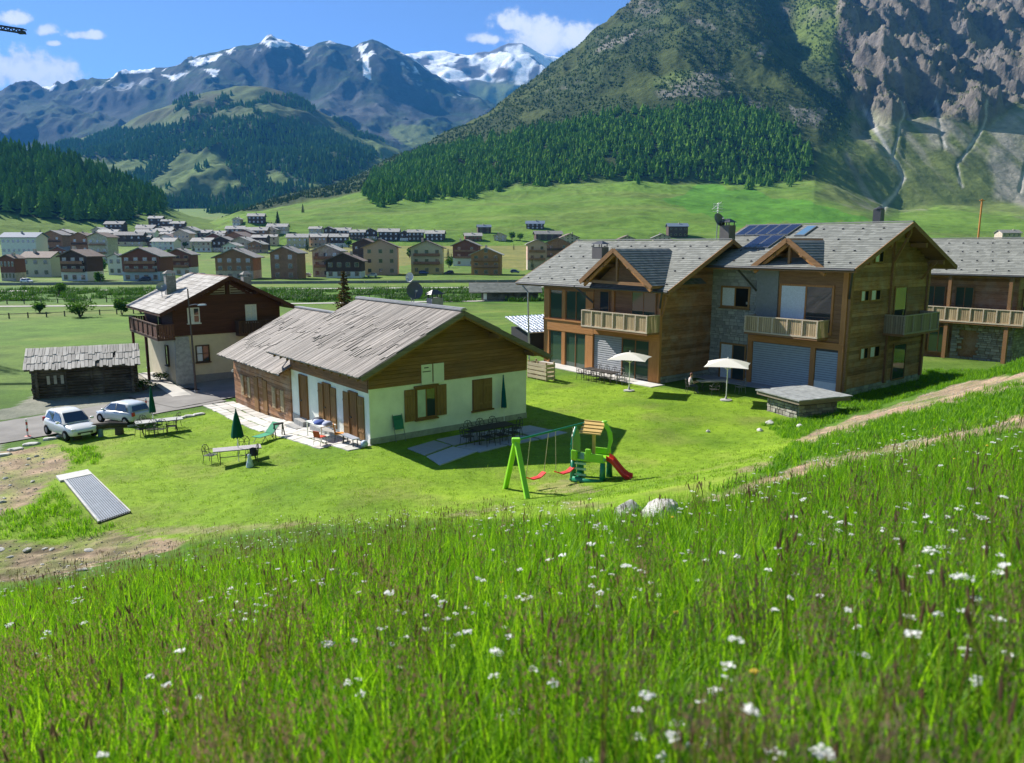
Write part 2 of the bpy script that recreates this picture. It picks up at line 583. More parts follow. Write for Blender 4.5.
g3 = t.ramp(n4, [(0.32, (0.70, 0.74, 0.72)), (0.5, (1.0, 1.0, 1.0)), (0.68, (1.28, 1.2, 1.2))])
c = t.mix(1.0, t.mix(1.0, t.mix(1.0, cv, g, 'MULTIPLY'), g2, 'MULTIPLY'), g3, 'MULTIPLY')
hgt = t.math('ADD', t.math('MULTIPLY', n2, 0.6), t.math('MULTIPLY', n3, 0.5))
bsdf(t, out, c, 0.9, 0.12, 0, hgt, 0.9, 0.10)
ground = link_mesh('ground', np_mesh('ground', np.stack([XS, YS, ZS], -1).reshape(-1, 3), GF, m_ground, True, col.reshape(-1, 3), {'bare': bare.ravel()}))
tag(ground, kind='structure')

# ---- mountains: surfaces hung between contour lines at their own distances
def contour(pts):
    s = np.array([px_dir(*p)[0] for p in pts]); e = np.array([px_dir(*p)[1] for p in pts])
    return s, e
m_mtn, t, out = new_mat('mountain')
cv = t.n('ShaderNodeVertexColor', layer_name='cover').outputs[0]
rk = t.n('ShaderNodeAttribute', attribute_name='rock').outputs['Fac']
pos = objcoord(t, world=True)
n1 = t.noise(pos, 0.012, 9, 0.66)
n2 = t.noise(pos, 0.07, 6, 0.7)
nn = t.math('ADD', t.math('MULTIPLY', n1, 0.5), t.math('MULTIPLY', n2, 0.5))
g = t.ramp(nn, [(0.32, (0.50, 0.52, 0.50)), (0.5, (1, 1, 1)), (0.68, (1.5, 1.45, 1.42))])
c = t.mix(1.0, cv, g, 'MULTIPLY')
bh = t.math('MULTIPLY', nn, t.math('MULTIPLY_ADD', rk, 1.0, 0.4))
bsdf(t, out, c, 0.95, 0.05, 0, bh, 0.9, 9.0)

def mountain(name, lines, ncol, nrow, px0, px1, disp, paint, back=0.35):
    """lines: list of (Y0, Y1 linear over px0..px1, contour pts or None for the ground)"""
    s0, s1 = px_dir(px0, 200)[0], px_dir(px1, 200)[0]
    S = np.linspace(s0, s1, ncol)
    q = np.linspace(0, 1, ncol)
    Ys, Zs = [], []
    for (ya, yb, pts) in lines:
        Y = ya + (yb - ya) * q
        if pts is None:
            Z = np.interp(Y, FAR_Y, FAR_Z) - 8
        else:
            cs, ce = contour(pts)
            Z = HC + Y * np.interp(S, cs, ce)
        Ys.append(Y); Zs.append(Z)
    Yl, Zl = np.array(Ys), np.array(Zs)
    # rows spread by the height they take in view
    segs = len(lines) - 1
    per = [max(int(nrow * w), 4) for w in rows_w(Yl, Zl)]
    T, YY, ZZ = [], [], []
    for k in range(segs):
        n = per[k]
        for i in range(n):
            f = i / n
            YY.append(Yl[k] + (Yl[k + 1] - Yl[k]) * f); ZZ.append(Zl[k] + (Zl[k + 1] - Zl[k]) * f); T.append((k + f) / segs)
    YY.append(Yl[-1]); ZZ.append(Zl[-1]); T.append(1.0)
    dY = (Yl[-1] - Yl[-2]); dZ = Zl[-1] - np.interp(Yl[-1], FAR_Y, FAR_Z)
    for i in range(1, 9):
        f = i / 8 * back * 3
        YY.append(Yl[-1] + dY * f); ZZ.append(Zl[-1] - np.maximum(dZ, 5) * f * 0.7); T.append(1 + f)
    Y = np.array(YY); Z = np.array(ZZ); T = np.array(T)[:, None] * np.ones((1, ncol))
    # soften the breaks of slope
    for _ in range(6):
        Z[1:-1] = np.where(np.abs(T[1:-1] - 1) < 0.02, Z[1:-1], 0.25 * Z[:-2] + 0.5 * Z[1:-1] + 0.25 * Z[2:])
    X = S[None, :] * Y
    px, py = project(X, Y, Z)
    Z = Z + disp(X, Y, Z, T, px, py)
    px, py = project(X, Y, Z)
    # slope and facing
    gy = np.gradient(Z, axis=0) / np.maximum(np.abs(np.gradient(Y, axis=0)), 1e-3)
    gx = np.gradient(Z, axis=1) / np.maximum(np.abs(np.gradient(X, axis=1)), 1e-3)
    slope = np.hypot(gx, gy)
    colr, rock = paint(X, Y, Z, T, px, py, slope)
    nr, nc = X.shape
    idx = np.arange(nr * nc).reshape(nr, nc)
    F = np.stack([idx[:-1, :-1], idx[:-1, 1:], idx[1:, 1:], idx[1:, :-1]], -1).reshape(-1, 4)
    o = link_mesh(name, np_mesh(name, np.stack([X, Y, Z], -1).reshape(-1, 3), F, m_mtn, True, colr.reshape(-1, 3), {'rock': rock.ravel()}))
    tag(o, kind='structure')
    return dict(X=X, Y=Y, Z=Z, px=px, py=py, T=T, obj=o)
def rows_w(Yl, Zl):
    e = (Zl - HC) / Yl
    w = np.array([max(np.mean(np.abs(e[k + 1] - e[k])), 0.01) for k in range(len(e) - 1)])
    return w / w.sum()
def lerp(c, m, new):
    return c + np.asarray(m, float)[..., None] * (np.asarray(new) - c)
G_ALP = np.array([0.135, 0.165, 0.045]); G_GREEN = np.array([0.115, 0.200, 0.032]); G_DARK = np.array([0.040, 0.066, 0.026])
R_GREY = np.array([0.235, 0.215, 0.195]); R_DARK = np.array([0.105, 0.095, 0.09]); R_SCREE = np.array([0.34, 0.31, 0.28]); SNOW = np.array([0.86, 0.88, 0.92])

# --- the great slope on the right
GULLY = [[(776, -30), (792, 20), (803, 52), (835, 82), (862, 108)], [(862, 108), (874, 128), (888, 150), (898, 163), (904, 178), (893, 196), (880, 212)],
         [(900, 60), (903, 112), (897, 140), (893, 156)], [(990, 60), (986, 118), (972, 146), (957, 166), (962, 186)], [(930, 40), (938, 112), (944, 150)], [(1040, 40), (1034, 130), (1020, 190)]]
CRAG = [(842, -40), (1100, -60), (1100, 112), (1010, 104), (984, 124), (955, 117), (925, 113), (890, 118), (862, 104), (838, 62)]
CRAG2 = [(560, -60), (842, -60), (838, 62), (862, 104), (815, 98), (700, 88), (640, 60), (585, 40), (600, 20)]
FOREST_R = [(362, 197), (372, 176), (420, 152), (500, 136), (580, 121), (640, 113), (700, 104), (738, 108), (764, 112), (790, 128), (806, 150), (815, 176), (790, 184), (745, 185), (700, 180), (640, 180), (600, 178), (560, 184), (505, 188), (460, 197), (410, 202), (380, 207)]
def disp_r(X, Y, Z, T, px, py):
    w = sstep(0.42, 0.62, T)
    crag = np.clip(inpoly(px, py, CRAG) * 1.0, 0, 1)
    crag = smooth2(crag, 10)
    up = sstep(150, 40, py)
    rg = ridged(X / 210.0 + 0.15 * Y / 210, Y / 560.0, 6, seed=101)
    rg2 = ridged(X / 75.0, Y / 260.0, 5, seed=131)
    fb = fbm(X / 130.0, Y / 130.0, 6, seed=151)
    d = w * (36 * (rg - 0.55) + 18 * fb) * (0.35 + 0.65 * up)
    d = d + crag * w * (74 * (ridged(X / 150.0 + 9, Y / 330.0, 6, seed=131) - 0.5) + 19 * (ridged(X / 70.0 + 0.3 * Y / 70, Y / 150.0, 5, seed=171) - 0.5) + 9 * (ridged(X / 17.0 + 0.6 * Y / 17, Y / 22.0, 4, gain=.65, seed=179) - 0.5) + 18 * fbm(X / 38.0, Y / 60.0, 5, seed=173) + 9 * (ridged(X / 26.0, Y / 60.0, 4, seed=177) - 0.5))
    # bluffs
    st = 0.5 + 0.5 * np.sin(Z / 26.0 + 3 * fb)
    d = d + crag * w * 20 * sstep(0.3, 0.7, st)
    for k, g in enumerate(GULLY):
        gd = polydist(px, py, g)
        wid, dep = ((22, 46) if k == 0 else (1.8, 2.2))
        d = d - dep * np.exp(-(gd / wid) ** 2) * np.clip((T - 0.2) * 3, 0, 1)
    d = d + 3.0 * fbm(X / 60.0, Y / 60.0, 5, seed=191) * sstep(0.02, 0.2, T) + 7 * sstep(0.05, 0.3, T) * (1 - w) * fbm(X / 170., Y / 120., 4, seed=193)
    return d
def smooth2(a, n):
    a = a.astype(float)
    for _ in range(n):
        a[1:-1] = 0.25 * a[:-2] + 0.5 * a[1:-1] + 0.25 * a[2:]
        a[:, 1:-1] = 0.25 * a[:, :-2] + 0.5 * a[:, 1:-1] + 0.25 * a[:, 2:]
    return a
def paint_r(X, Y, Z, T, px, py, slope):
    jx, jy = cover_noise(px, py, 26.0, 210, 9.0)
    n = fbm(X / 90.0, Y / 160.0, 6, seed=221)
    nb = fbm(X / 300.0, Y / 400.0, 4, seed=225)
    c = np.ones(X.shape + (3,)) * G_GREEN
    c = lerp(c, sstep(-0.1, 0.4, fbm(X / 180.0, Y / 60.0, 5, seed=229)) * 0.55, np.array([0.145, 0.180, 0.050]))
    c = lerp(c, inpoly(jx, jy, [(660, 200), (700, 182), (800, 200), (870, 220), (740, 226), (700, 215)]) * 0.8, np.array([0.075, 0.210, 0.022]))
    hi = sstep(0.645, 0.70, T + 0.02 * n)
    c = lerp(c, hi, G_ALP * 0.62)
    # scrub on the left flank
    scrub = hi * (px < 850) * sstep(-0.35, 0.0, n + 0.3 * nb)
    c = lerp(c, hi * (px < 850) * 0.6, np.array([0.058, 0.080, 0.028]))
    c = lerp(c, scrub * 0.85, np.array([0.038, 0.058, 0.022]))
    c = lerp(c, hi * sstep(50, 0, py) * 0.5 * sstep(0.0, 0.3, nb), np.array([0.15, 0.135, 0.05]))
    c = lerp(c, inpoly(jx, jy, CRAG2) * 0.2 * sstep(0.1, 0.4, n), R_DARK)
    # pale rubble patches
    for poly in ([(655, 82), (690, 72), (752, 70), (748, 82), (718, 84), (735, 92), (700, 95), (680, 88)], [(742, 92), (756, 98), (770, 115), (756, 114)], [(790, 106), (830, 110), (815, 135), (795, 125)], [(645, 92), (690, 88), (685, 96), (660, 97)], [(760, 40), (772, 44), (764, 60), (757, 58)], [(600, 44), (634, 30), (628, 38), (606, 50)]):
        c = lerp(c, inpoly(jx, jy, poly) * 0.75 * sstep(-0.3, 0.1, n), R_GREY)
    # bright alpine grass
    for poly in ([(650, 84), (685, 70), (700, 76), (670, 86)], [(792, 0), (840, 0), (836, 60), (805, 58), (795, 30)], [(812, 165), (862, 104), (905, 185), (870, 215), (820, 190)], [(880, 0), (955, 0), (940, 50), (900, 60), (880, 40)]):
        c = lerp(c, smooth2(inpoly(jx, jy, poly) * 1.0, 12) * 0.85, np.array([0.120, 0.168, 0.04]))
    # scree fans below the crags
    fan = inpoly(jx + 6 * n, jy, [(812, 196), (836, 176), (862, 104), (890, 112), (1100, 104), (1100, 230), (1000, 215), (930, 205), (905, 212), (870, 215)])
    c = lerp(c, smooth2(fan * 1.0, 24) * 0.8, np.array([0.125, 0.155, 0.050]))
    scr = smooth2(fan * 1.0, 4) * sstep(0.0, 0.35, fbm(X / 36.0, Y / 420.0, 6, seed=233) + 0.22 * sstep(190, 110, py) - 0.08)
    c = lerp(c, scr * 0.6, R_SCREE * 0.85)
    for poly in ([(985, 165), (1004, 118), (1060, 110), (1060, 215), (1024, 205), (1000, 200)], [(925, 118), (955, 118), (945, 150), (925, 150)], [(868, 108), (890, 116), (888, 140), (876, 130)]):
        c = lerp(c, smooth2(inpoly(jx, jy, poly) * 1.0, 8) * 0.85 * sstep(-0.45, 0.15, n + 0.6 * fbm(X / 30.0, Y / 300.0, 5, seed=237)), R_SCREE * 0.9)
    crag = smooth2(inpoly(jx, jy, CRAG) * 1.0, 3)
    rock = crag * sstep(0.50, 0.95, slope + 1.0 * n)
    c = lerp(c, crag * 0.85, np.array([0.090, 0.110, 0.034]))
    c = lerp(c, rock, np.array([0.150, 0.132, 0.108]))
    c = lerp(c, rock * sstep(0.0, 0.4, fbm(X / 40., Y / 40., 4, seed=239)) * 0.7, R_DARK)
    c = lerp(c, hi * sstep(1.15, 1.6, slope) * 0.7 * sstep(0.0, 0.3, n), R_GREY * 0.8)
    for k, g in enumerate(GULLY[1:]):
        gd = polydist(jx * 0.6 + px * 0.4, jy * 0.6 + py * 0.4, g)
        wd = 2.3 if k == 0 else 1.2
        c = lerp(c, np.clip(np.exp(-(gd / wd) ** 2) * 1.1, 0, 1) * (py > 100), np.array([0.36, 0.35, 0.33]))
    return c, np.clip(rock + 0.4 * hi, 0, 1)
MR = mountain('mountain', [(560, 620, None), (760, 760, [(100, 260), (250, 222), (300, 224), (420, 226), (560, 224), (700, 224), (850, 228), (1150, 235)]),
    (1080, 1180, [(100, 260), (230, 216), (270, 206), (320, 196), (362, 193), (470, 190), (560, 186), (640, 182), (740, 184), (815, 180), (900, 208), (960, 205), (1150, 205)]),
    (1400, 3000, [(100, 260), (230, 216), (270, 203), (300, 193), (340, 179), (380, 164), (410, 150), (440, 136), (470, 120), (490, 108), (520, 88), (548, 68), (575, 48), (600, 27), (622, 10), (645, -8), (680, -28), (740, -50), (850, -60), (1150, -60)])],
    760, 560, 200, 1130, disp_r, paint_r)

# --- the wooded hill on the left
def disp_l(X, Y, Z, T, px, py):
    return sstep(0, 0.2, T) * 5 * fbm(X / 90., Y / 90., 4, seed=301) 
def paint_l(X, Y, Z, T, px, py, slope):
    jx, jy = cover_noise(px, py, 14.0, 310, 4.0)
    c = np.ones(X.shape + (3,)) * np.array([0.110, 0.175, 0.032])
    c = lerp(c, inpoly(jx, jy, FOREST_L), G_DARK)
    return c, np.zeros(X.shape)
FOREST_L = [(-160, 120), (0, 146), (40, 152), (80, 164), (120, 178), (150, 191), (166, 203), (160, 214), (135, 217), (110, 223), (80, 222), (40, 219), (0, 213), (-160, 200)]
ML = mountain('wooded_hill', [(560, 700, None), (640, 800, [(-200, 215), (0, 226), (60, 230), (130, 230), (170, 224), (240, 230)]), (1050, 1150, [(-200, 135), (0, 149), (40, 155), (80, 167), (120, 181), (150, 194), (168, 206), (190, 216), (240, 226)])], 150, 80, -200, 240, disp_l, paint_l)

# --- wooded spur in mid distance
FOREST_M = [[(44, 152), (80, 141), (120, 132), (170, 126), (215, 120), (262, 118), (310, 126), (350, 140), (378, 156), (360, 172), (330, 184), (300, 184), (278, 172), (255, 170), (232, 166), (215, 152), (180, 152), (150, 160), (110, 160), (80, 158)],
            [(205, 200), (230, 188), (262, 184), (300, 186), (325, 196), (292, 214), (262, 222), (230, 218), (200, 214)], [(160, 200), (205, 198), (230, 214), (180, 212), (164, 210)], [(225, 165), (262, 168), (268, 186), (240, 186)]]
def disp_m(X, Y, Z, T, px, py):
    w = sstep(0.05, 0.4, T)
    return w * (60 * (ridged(X / 500., Y / 700., 5, seed=401) - 0.5) + 30 * fbm(X / 200., Y / 200., 5, seed=405)) * (1 - 0.5 * sstep(0.9, 1, T))
def paint_m(X, Y, Z, T, px, py, slope):
    jx, jy = cover_noise(px, py, 16.0, 410, 6.0)
    n = fbm(X / 220., Y / 220., 5, seed=421)
    c = np.ones(X.shape + (3,)) * np.array([0.105, 0.150, 0.040])
    c = lerp(c, sstep(0.0, 0.3, n) * 0.5, np.array([0.07, 0.10, 0.035]))
    c = lerp(c, sstep(145, 112, py) * (0.35 + 0.55 * sstep(-0.2, 0.3, n)), np.array([0.062, 0.066, 0.034]))
    for p in FOREST_M: c = lerp(c, inpoly(jx, jy, p), G_DARK)
    return c, np.zeros(X.shape)
MM = mountain('spur', [(1500, 1500, None), (2100, 2100, [(-100, 230), (40, 190), (120, 205), (200, 212), (300, 205), (420, 190), (520, 190)]),
    (3600, 3600, [(-100, 210), (20, 160), (45, 151), (80, 141), (120, 125), (170, 105), (205, 90), (235, 84), (258, 87), (300, 100), (340, 119), (380, 141), (420, 165), (520, 200)])], 320, 220, -100, 520, disp_m, paint_m)

# --- far range
def disp_f(X, Y, Z, T, px, py):
    w = sstep(0.1, 0.5, T) * (1 - 0.75 * sstep(0.93, 1.0, T))
    r = ridged(X / 900. + 0.3 * Y / 900, Y / 1500., 6, seed=501)
    return w * (210 * (r - 0.5) + 40 * fbm(X / 500., Y / 500., 6, seed=505)) + sstep(.8, 1, T) * 12 * fbm(X / 90., Y / 90., 4, seed=507)
def paint_f(X, Y, Z, T, px, py, slope):
    jx, jy = cover_noise(px, py, 22.0, 510, 8.0)
    n = fbm(X / 420., Y / 420., 6, seed=521)
    c = np.ones(X.shape + (3,)) * np.array([0.026, 0.056, 0.026])
    c = lerp(c, sstep(0.4, 0.75, T) * sstep(-0.2, 0.2, n), np.array([0.036, 0.050, 0.048]))
    c = lerp(c, sstep(0.6, 0.95, slope) * 0.7, np.array([0.050, 0.058, 0.058]))
    c = lerp(c, inpoly(jx, jy, [(285, 105), (330, 95), (370, 92), (410, 105), (430, 130), (400, 145), (330, 120), (300, 125)]) * 0.8 * sstep(-0.4, 0.2, n), np.array([0.10, 0.105, 0.105]))
    c = lerp(c, inpoly(jx, jy, [(385, 130), (430, 122), (440, 140), (410, 150)]) * 0.8, np.array([0.13, 0.17, 0.045]))
    sn = np.zeros(X.shape)
    for poly in ([(262, 40), (285, 40), (292, 46), (270, 48)], [(190, 60), (222, 54), (216, 62), (192, 66)], [(202, 70), (220, 70), (214, 77)], [(120, 70), (160, 66), (150, 72), (122, 74)], [(356, 46), (368, 42), (362, 54)], [(100, 76), (118, 72), (112, 78)], [(225, 50), (236, 48), (230, 54)], [(160, 76), (190, 74), (176, 80)], [(300, 46), (312, 44), (306, 50)], [(40, 86), (60, 84), (52, 90)], [(362, 55), (368, 54), (372, 80), (366, 78)]):
        sn = np.maximum(sn, inpoly(jx * 0.5 + px * 0.5, jy * 0.5 + py * 0.5, poly) * 1.0)
    sn = np.maximum(sn, sstep(0.22, 0.3, fbm(X / 160., Y / 260., 5, seed=531)) * sstep(0.80, 0.95, T) * 0.9 * (px > 60))
    c = lerp(c, sn, SNOW)
    return c, sstep(0.4, 0.8, T)
MF = mountain('far_mountain', [(3300, 3300, None), (4400, 4400, [(-150, 160), (0, 150), (100, 150), (250, 135), (400, 150), (520, 150), (620, 190)]),
    (6400, 6400, [(-150, 92), (-60, 96), (0, 90), (25, 83), (50, 86), (80, 83), (110, 77), (130, 74), (160, 69), (180, 64), (200, 57), (222, 50), (245, 44), (260, 41), (266, 35), (271, 33), (276, 37), (288, 42), (308, 46), (318, 42), (330, 38), (342, 43), (352, 46), (362, 42), (372, 40), (382, 43), (395, 52), (410, 58), (425, 68), (445, 78), (470, 93), (490, 103), (520, 122), (620, 190)])],
    420, 260, -150, 620, disp_f, paint_f)

# --- snowy range behind
def disp_s(X, Y, Z, T, px, py):
    w = sstep(0.1, 0.5, T) * (1 - 0.6 * sstep(0.93, 1.0, T))
    return w * (200 * (ridged(X / 1100., Y / 1300., 5, seed=601) - 0.5) + 60 * fbm(X / 500., Y / 500., 6, seed=605))
def paint_s(X, Y, Z, T, px, py, slope):
    n = fbm(X / 330., Y / 520., 6, seed=621)
    c = np.ones(X.shape + (3,)) * np.array([0.10, 0.095, 0.09])
    c = lerp(c, sstep(75, 90, py) * (px > 470), np.array([0.12, 0.16, 0.05]))
    c = lerp(c, sstep(-0.12, 0.02, n + 0.25 * sstep(85, 45, py) - 0.12) * (1 - sstep(78, 92, py)), SNOW)
    return c, sstep(0.3, 0.7, T)
MS = mountain('snow_mountain', [(6800, 6800, None), (8000, 8000, [(330, 110), (420, 100), (480, 100), (560, 95), (700, 100)]),
    (9600, 9600, [(330, 80), (400, 58), (425, 52), (445, 50), (470, 54), (490, 52), (508, 46), (522, 44), (536, 50), (550, 58), (575, 62), (610, 58), (700, 80)])], 200, 110, 330, 700, disp_s, paint_s)
# ================================================================= woods (read as one mass: stuff)
def leafmat(name, c0, c1, tr=0.25, scale=0.3, world=True):
    if name in MATS: return MATS[name]
    m, t, out = new_mat(name)
    pos = objcoord(t, world=world)
    n = t.noise(pos, scale, 3, 0.6)
    tone = t.n('ShaderNodeAttribute', attribute_name='tone').outputs['Fac']
    c = t.mix(t.math('ADD', t.math('MULTIPLY', n, 0.5), t.math('MULTIPLY', tone, 0.55), clamp=True), c0, c1)
    d = t.n('ShaderNodeBsdfDiffuse', inp={0: c})
    tl = t.n('ShaderNodeBsdfTranslucent', inp={0: t.mix(1.0, c, (1.1, 1.25, 0.6), 'MULTIPLY')})
    mx = t.n('ShaderNodeMixShader', inp={0: tr, 1: d.outputs[0], 2: tl.outputs[0]})
    t.link(mx.outputs[0], out.inputs[0])
    MATS[name] = m
    return m
def conifer_template(rng, tiers=4, n=7, jag=0.35):
    """unit-height conifer: ragged tiers"""
    V, F = [], []
    for k in range(tiers):
        z0 = 0.06 + 0.80 * k / tiers
        z1 = min(z0 + 1.5 / tiers, 1.0) if k < tiers - 1 else 1.0
        r = 0.20 * (1 - 0.82 * k / tiers)
        b = len(V)
        off = rng.uniform(0, 6.28)
        for j in range(2 * n):
            a = off + math.pi * j / n
            rr = r * (1 + rng.uniform(-jag, jag)) * (1.0 if j % 2 == 0 else 0.55)
            V.append((rr * math.cos(a), rr * math.sin(a), z0 + (0.05 if j % 2 else 0) + rng.uniform(-0.03, 0.03)))
        V.append((rng.uniform(-.01, .01), rng.uniform(-.01, .01), z1))
        for j in range(2 * n):
            F.append((b + j, b + (j + 1) % (2 * n), b + 2 * n))
    return np.array(V), np.array(F)
def bake_wood(name, P, Hs, temps, mat, rng, wide=1.0):
    """one mesh of many trees"""
    Vs, Fs, Ts = [], [], []
    k = 0
    for i, (p, h) in enumerate(zip(P, Hs)):
        V, F = temps[i % len(temps)]
        a = rng.uniform(0, 6.28)
        w = h * wide * rng.uniform(0.6, 1.5)
        c, s = math.cos(a), math.sin(a)
        W = np.stack([(V[:, 0] * c - V[:, 1] * s) * w, (V[:, 0] * s + V[:, 1] * c) * w, V[:, 2] * h - 0.5], -1) + p
        Vs.append(W); Fs.append(F + k); k += len(V)
        Ts.append(np.full(len(V), rng.uniform(0, 1)))
    me = np_mesh(name, np.concatenate(Vs), np.concatenate(Fs), mat, False, None, {'tone': np.concatenate(Ts)})
    o = link_mesh(name, me)
    return tag(o, kind='stuff')
def scatter(M, mask, n, rng, wpow=1.0):
    """random points of a mountain's surface inside a cover mask"""
    X, Y, Z = M['X'], M['Y'], M['Z']
    A = np.abs((X[:-1, 1:] - X[:-1, :-1]) * (Y[1:, :-1] - Y[:-1, :-1])) ** wpow
    A = A * mask[:-1, :-1] * (M['T'][:-1, :-1] < 1.0)
    p = (A / A.sum()).ravel()
    idx = rng.choice(p.size, n, p=p)
    r, c = np.unravel_index(idx, A.shape)
    u, v = rng.random(n), rng.random(n)
    def bl(Q): return (Q[r, c] * (1 - u) + Q[r, c + 1] * u) * (1 - v) + (Q[r + 1, c] * (1 - u) + Q[r + 1, c + 1] * u) * v
    return np.stack([bl(X), bl(Y), bl(Z)], -1)
rng = np.random.default_rng(5)
T_big = [conifer_template(rng, 5, 6) for _ in range(6)]
T_mid = [conifer_template(rng, 3, 4) for _ in range(6)]
T_far = [conifer_template(rng, 2, 3) for _ in range(6)]
m_for_r = leafmat('conifer_bright', (0.036, 0.105, 0.024), (0.215, 0.375, 0.055), 0.42, 0.012)
m_for_l = leafmat('conifer_dark', (0.045, 0.115, 0.030), (0.165, 0.300, 0.060), 0.4, 0.01)
m_for_m = leafmat('conifer_far', (0.045, 0.110, 0.030), (0.145, 0.260, 0.050), 0.4, 0.002)
m_scrub = leafmat('dwarf_pine', (0.044, 0.080, 0.024), (0.115, 0.165, 0.045), 0.3, 0.01)

jx, jy = cover_noise(MR['px'], MR['py'], 12.0, 700, 11.0)
mk = inpoly(jx, jy, FOREST_R)
mk = mk & ~((polydist(jx, jy, [(640, 188), (655, 150), (650, 130)]) < 2.0) | (polydist(jx, jy, [(505, 192), (520, 182)]) < 2))
mk = mk & (fbm(MR['X'] / 60., MR['Y'] / 60., 3, seed=705) > -0.33)
P = scatter(MR, mk, 9500, rng, 1.0)
bake_wood('larch_wood', P, 5 + 11 * rng.random(len(P)) ** 1.3, T_mid, m_for_r, rng, 1.75)
jx, jy = cover_noise(ML['px'], ML['py'], 12.0, 710, 6.0)
mk = inpoly(jx, jy, FOREST_L)
P = scatter(ML, mk, 2300, rng)
bake_wood('spruce_wood', P, 9 + 16 * rng.random(len(P)) ** 1.2, T_big, m_for_l, rng, 1.5)
jx, jy = cover_noise(MM['px'], MM['py'], 12.0, 720, 5.0)
mk = np.zeros(jx.shape, bool)
for p in FOREST_M: mk |= inpoly(jx, jy, p)
spn = fbm(MM['X'] / 180., MM['Y'] / 260., 4, seed=725)
sp = ((spn > 0.22) & (MM['py'] > 115)) | ((spn > 0.12) & (MM['py'] > 96) & (MM['py'] <= 122))
P = scatter(MM, mk | sp, 9500, rng)
bake_wood('far_wood', P, rng.uniform(16, 28, len(P)), T_far, m_for_m, rng, 1.3)
# dwarf pine and bushes on the upper flank of the right-hand mountain
n = fbm(MR['X'] / 90., MR['Y'] / 160., 6, seed=221)
mk = (MR['T'] > 0.69) & (MR['px'] < 850) & (n > -0.22) & ~inpoly(MR['px'], MR['py'], FOREST_R)
P = scatter(MR, mk, 14000, rng)
bake_wood('dwarf_pine_scrub', P, rng.uniform(2.5, 5.5, len(P)), T_far, m_scrub, rng, 2.6)

def on_land(px, py):
    """like on_ground, but also sees the foot of the mountains"""
    s, e = px_dir(px, py)
    best = on_ground(px, py)
    for M in (MR, ML):
        S = M['X'][0] / M['Y'][0]
        if not (S[0] < s < S[-1]): continue
        c = int(np.searchsorted(S, s))
        Yc, Zc = M['Y'][:, c], M['Z'][:, c]
        f = Zc - (HC + e * Yc)
        k = np.nonzero(f > 0)[0]
        if len(k) and Yc[k[0]] < best.y:
            y = float(Yc[k[0]]); best = Vector((s * y, y, float(Zc[k[0]])))
    return best
# ================================================================= building kit
M_tone = {}
def tonemat(name, stops, rough=0.85, scale=6.0, bump=0.5, spec=0.2):
    """surface whose pieces differ in tone (attribute 'tone' of each piece)"""
    if name in MATS: return MATS[name]
    m, t, out = new_mat(name)
    pos = objcoord(t, world=True)
    n = t.noise(pos, scale, 5, 0.65)
    tone = t.n('ShaderNodeAttribute', attribute_name='tone').outputs['Fac']
    f = t.math('ADD', t.math('MULTIPLY', tone, 0.7), t.math('MULTIPLY_ADD', n, 0.6, -0.15), clamp=True)
    bsdf(t, out, t.ramp(f, stops), rough, spec, 0, n if bump else None, bump, 0.02)
    MATS[name] = m
    return m
WD_OLD = wood('wood_old_brown', (0.150, 0.072, 0.038), (0.430, 0.225, 0.115), 'x', weather=(0.34, 0.235, 0.17), rand=0.6)
WD_OLDY = wood('wood_old_brown_y', (0.150, 0.072, 0.038), (0.430, 0.225, 0.115), 'y', weather=(0.34, 0.235, 0.17), rand=0.6)
WD_CH = wood('wood_chalet', (0.135, 0.062, 0.032), (0.370, 0.185, 0.095), 'x', weather=(0.22, 0.120, 0.078))
WD_CHY = wood('wood_chalet_y', (0.135, 0.062, 0.032), (0.370, 0.185, 0.095), 'y', weather=(0.22, 0.120, 0.078))
WD_RED = wood('wood_dark_red', (0.060, 0.026, 0.018), (0.115, 0.050, 0.032), 'x', rand=0.2)
WD_REDY = wood('wood_dark_red_y', (0.060, 0.026, 0.018), (0.115, 0.050, 0.032), 'y', rand=0.2)
WD_OR = wood('wood_orange', (0.35, 0.150, 0.050), (0.54, 0.265, 0.10), 'z', rand=0.15)
WD_ORX = wood('wood_orange_x', (0.35, 0.150, 0.050), (0.54, 0.265, 0.10), 'x', rand=0.15)
WD_SH = wood('wood_shutter', (0.20, 0.110, 0.042), (0.36, 0.205, 0.085), 'z', rand=0.2)
WD_DOOR = wood('wood_door', (0.17, 0.085, 0.032), (0.30, 0.155, 0.060), 'z', rand=0.2)
WD_PALE = wood('wood_pale_slat', (0.30, 0.215, 0.120), (0.56, 0.44, 0.27), 'z', rand=0.45)
WD_PALEX = wood('wood_pale_rail', (0.42, 0.33, 0.23), (0.66, 0.56, 0.43), 'x', rand=0.2)
WD_BARN = wood('wood_barn_log', (0.030, 0.023, 0.018), (0.135, 0.110, 0.088), 'x', weather=(0.21, 0.185, 0.155), rand=0.5)
WD_BARNY = wood('wood_barn_log_y', (0.030, 0.023, 0.018), (0.135, 0.110, 0.088), 'y', weather=(0.21, 0.185, 0.155), rand=0.5)
WD_ROOF = wood('wood_roof_grey', (0.125, 0.108, 0.095), (0.38, 0.34, 0.305), 'x', grain=1.4, weather=(0.22, 0.20, 0.18), rand=0.8)
WD_BLEACH = wood('wood_roof_bleached', (0.26, 0.235, 0.21), (0.58, 0.55, 0.50), 'x', grain=1.4, weather=(0.40, 0.38, 0.35), rand=0.5)
WD_BEAM = wood('wood_beam', (0.180, 0.092, 0.042), (0.340, 0.185, 0.088), 'y', rand=0.2)
WD_BEAMX = wood('wood_beam_x', (0.180, 0.092, 0.042), (0.340, 0.185, 0.088), 'x', rand=0.2)
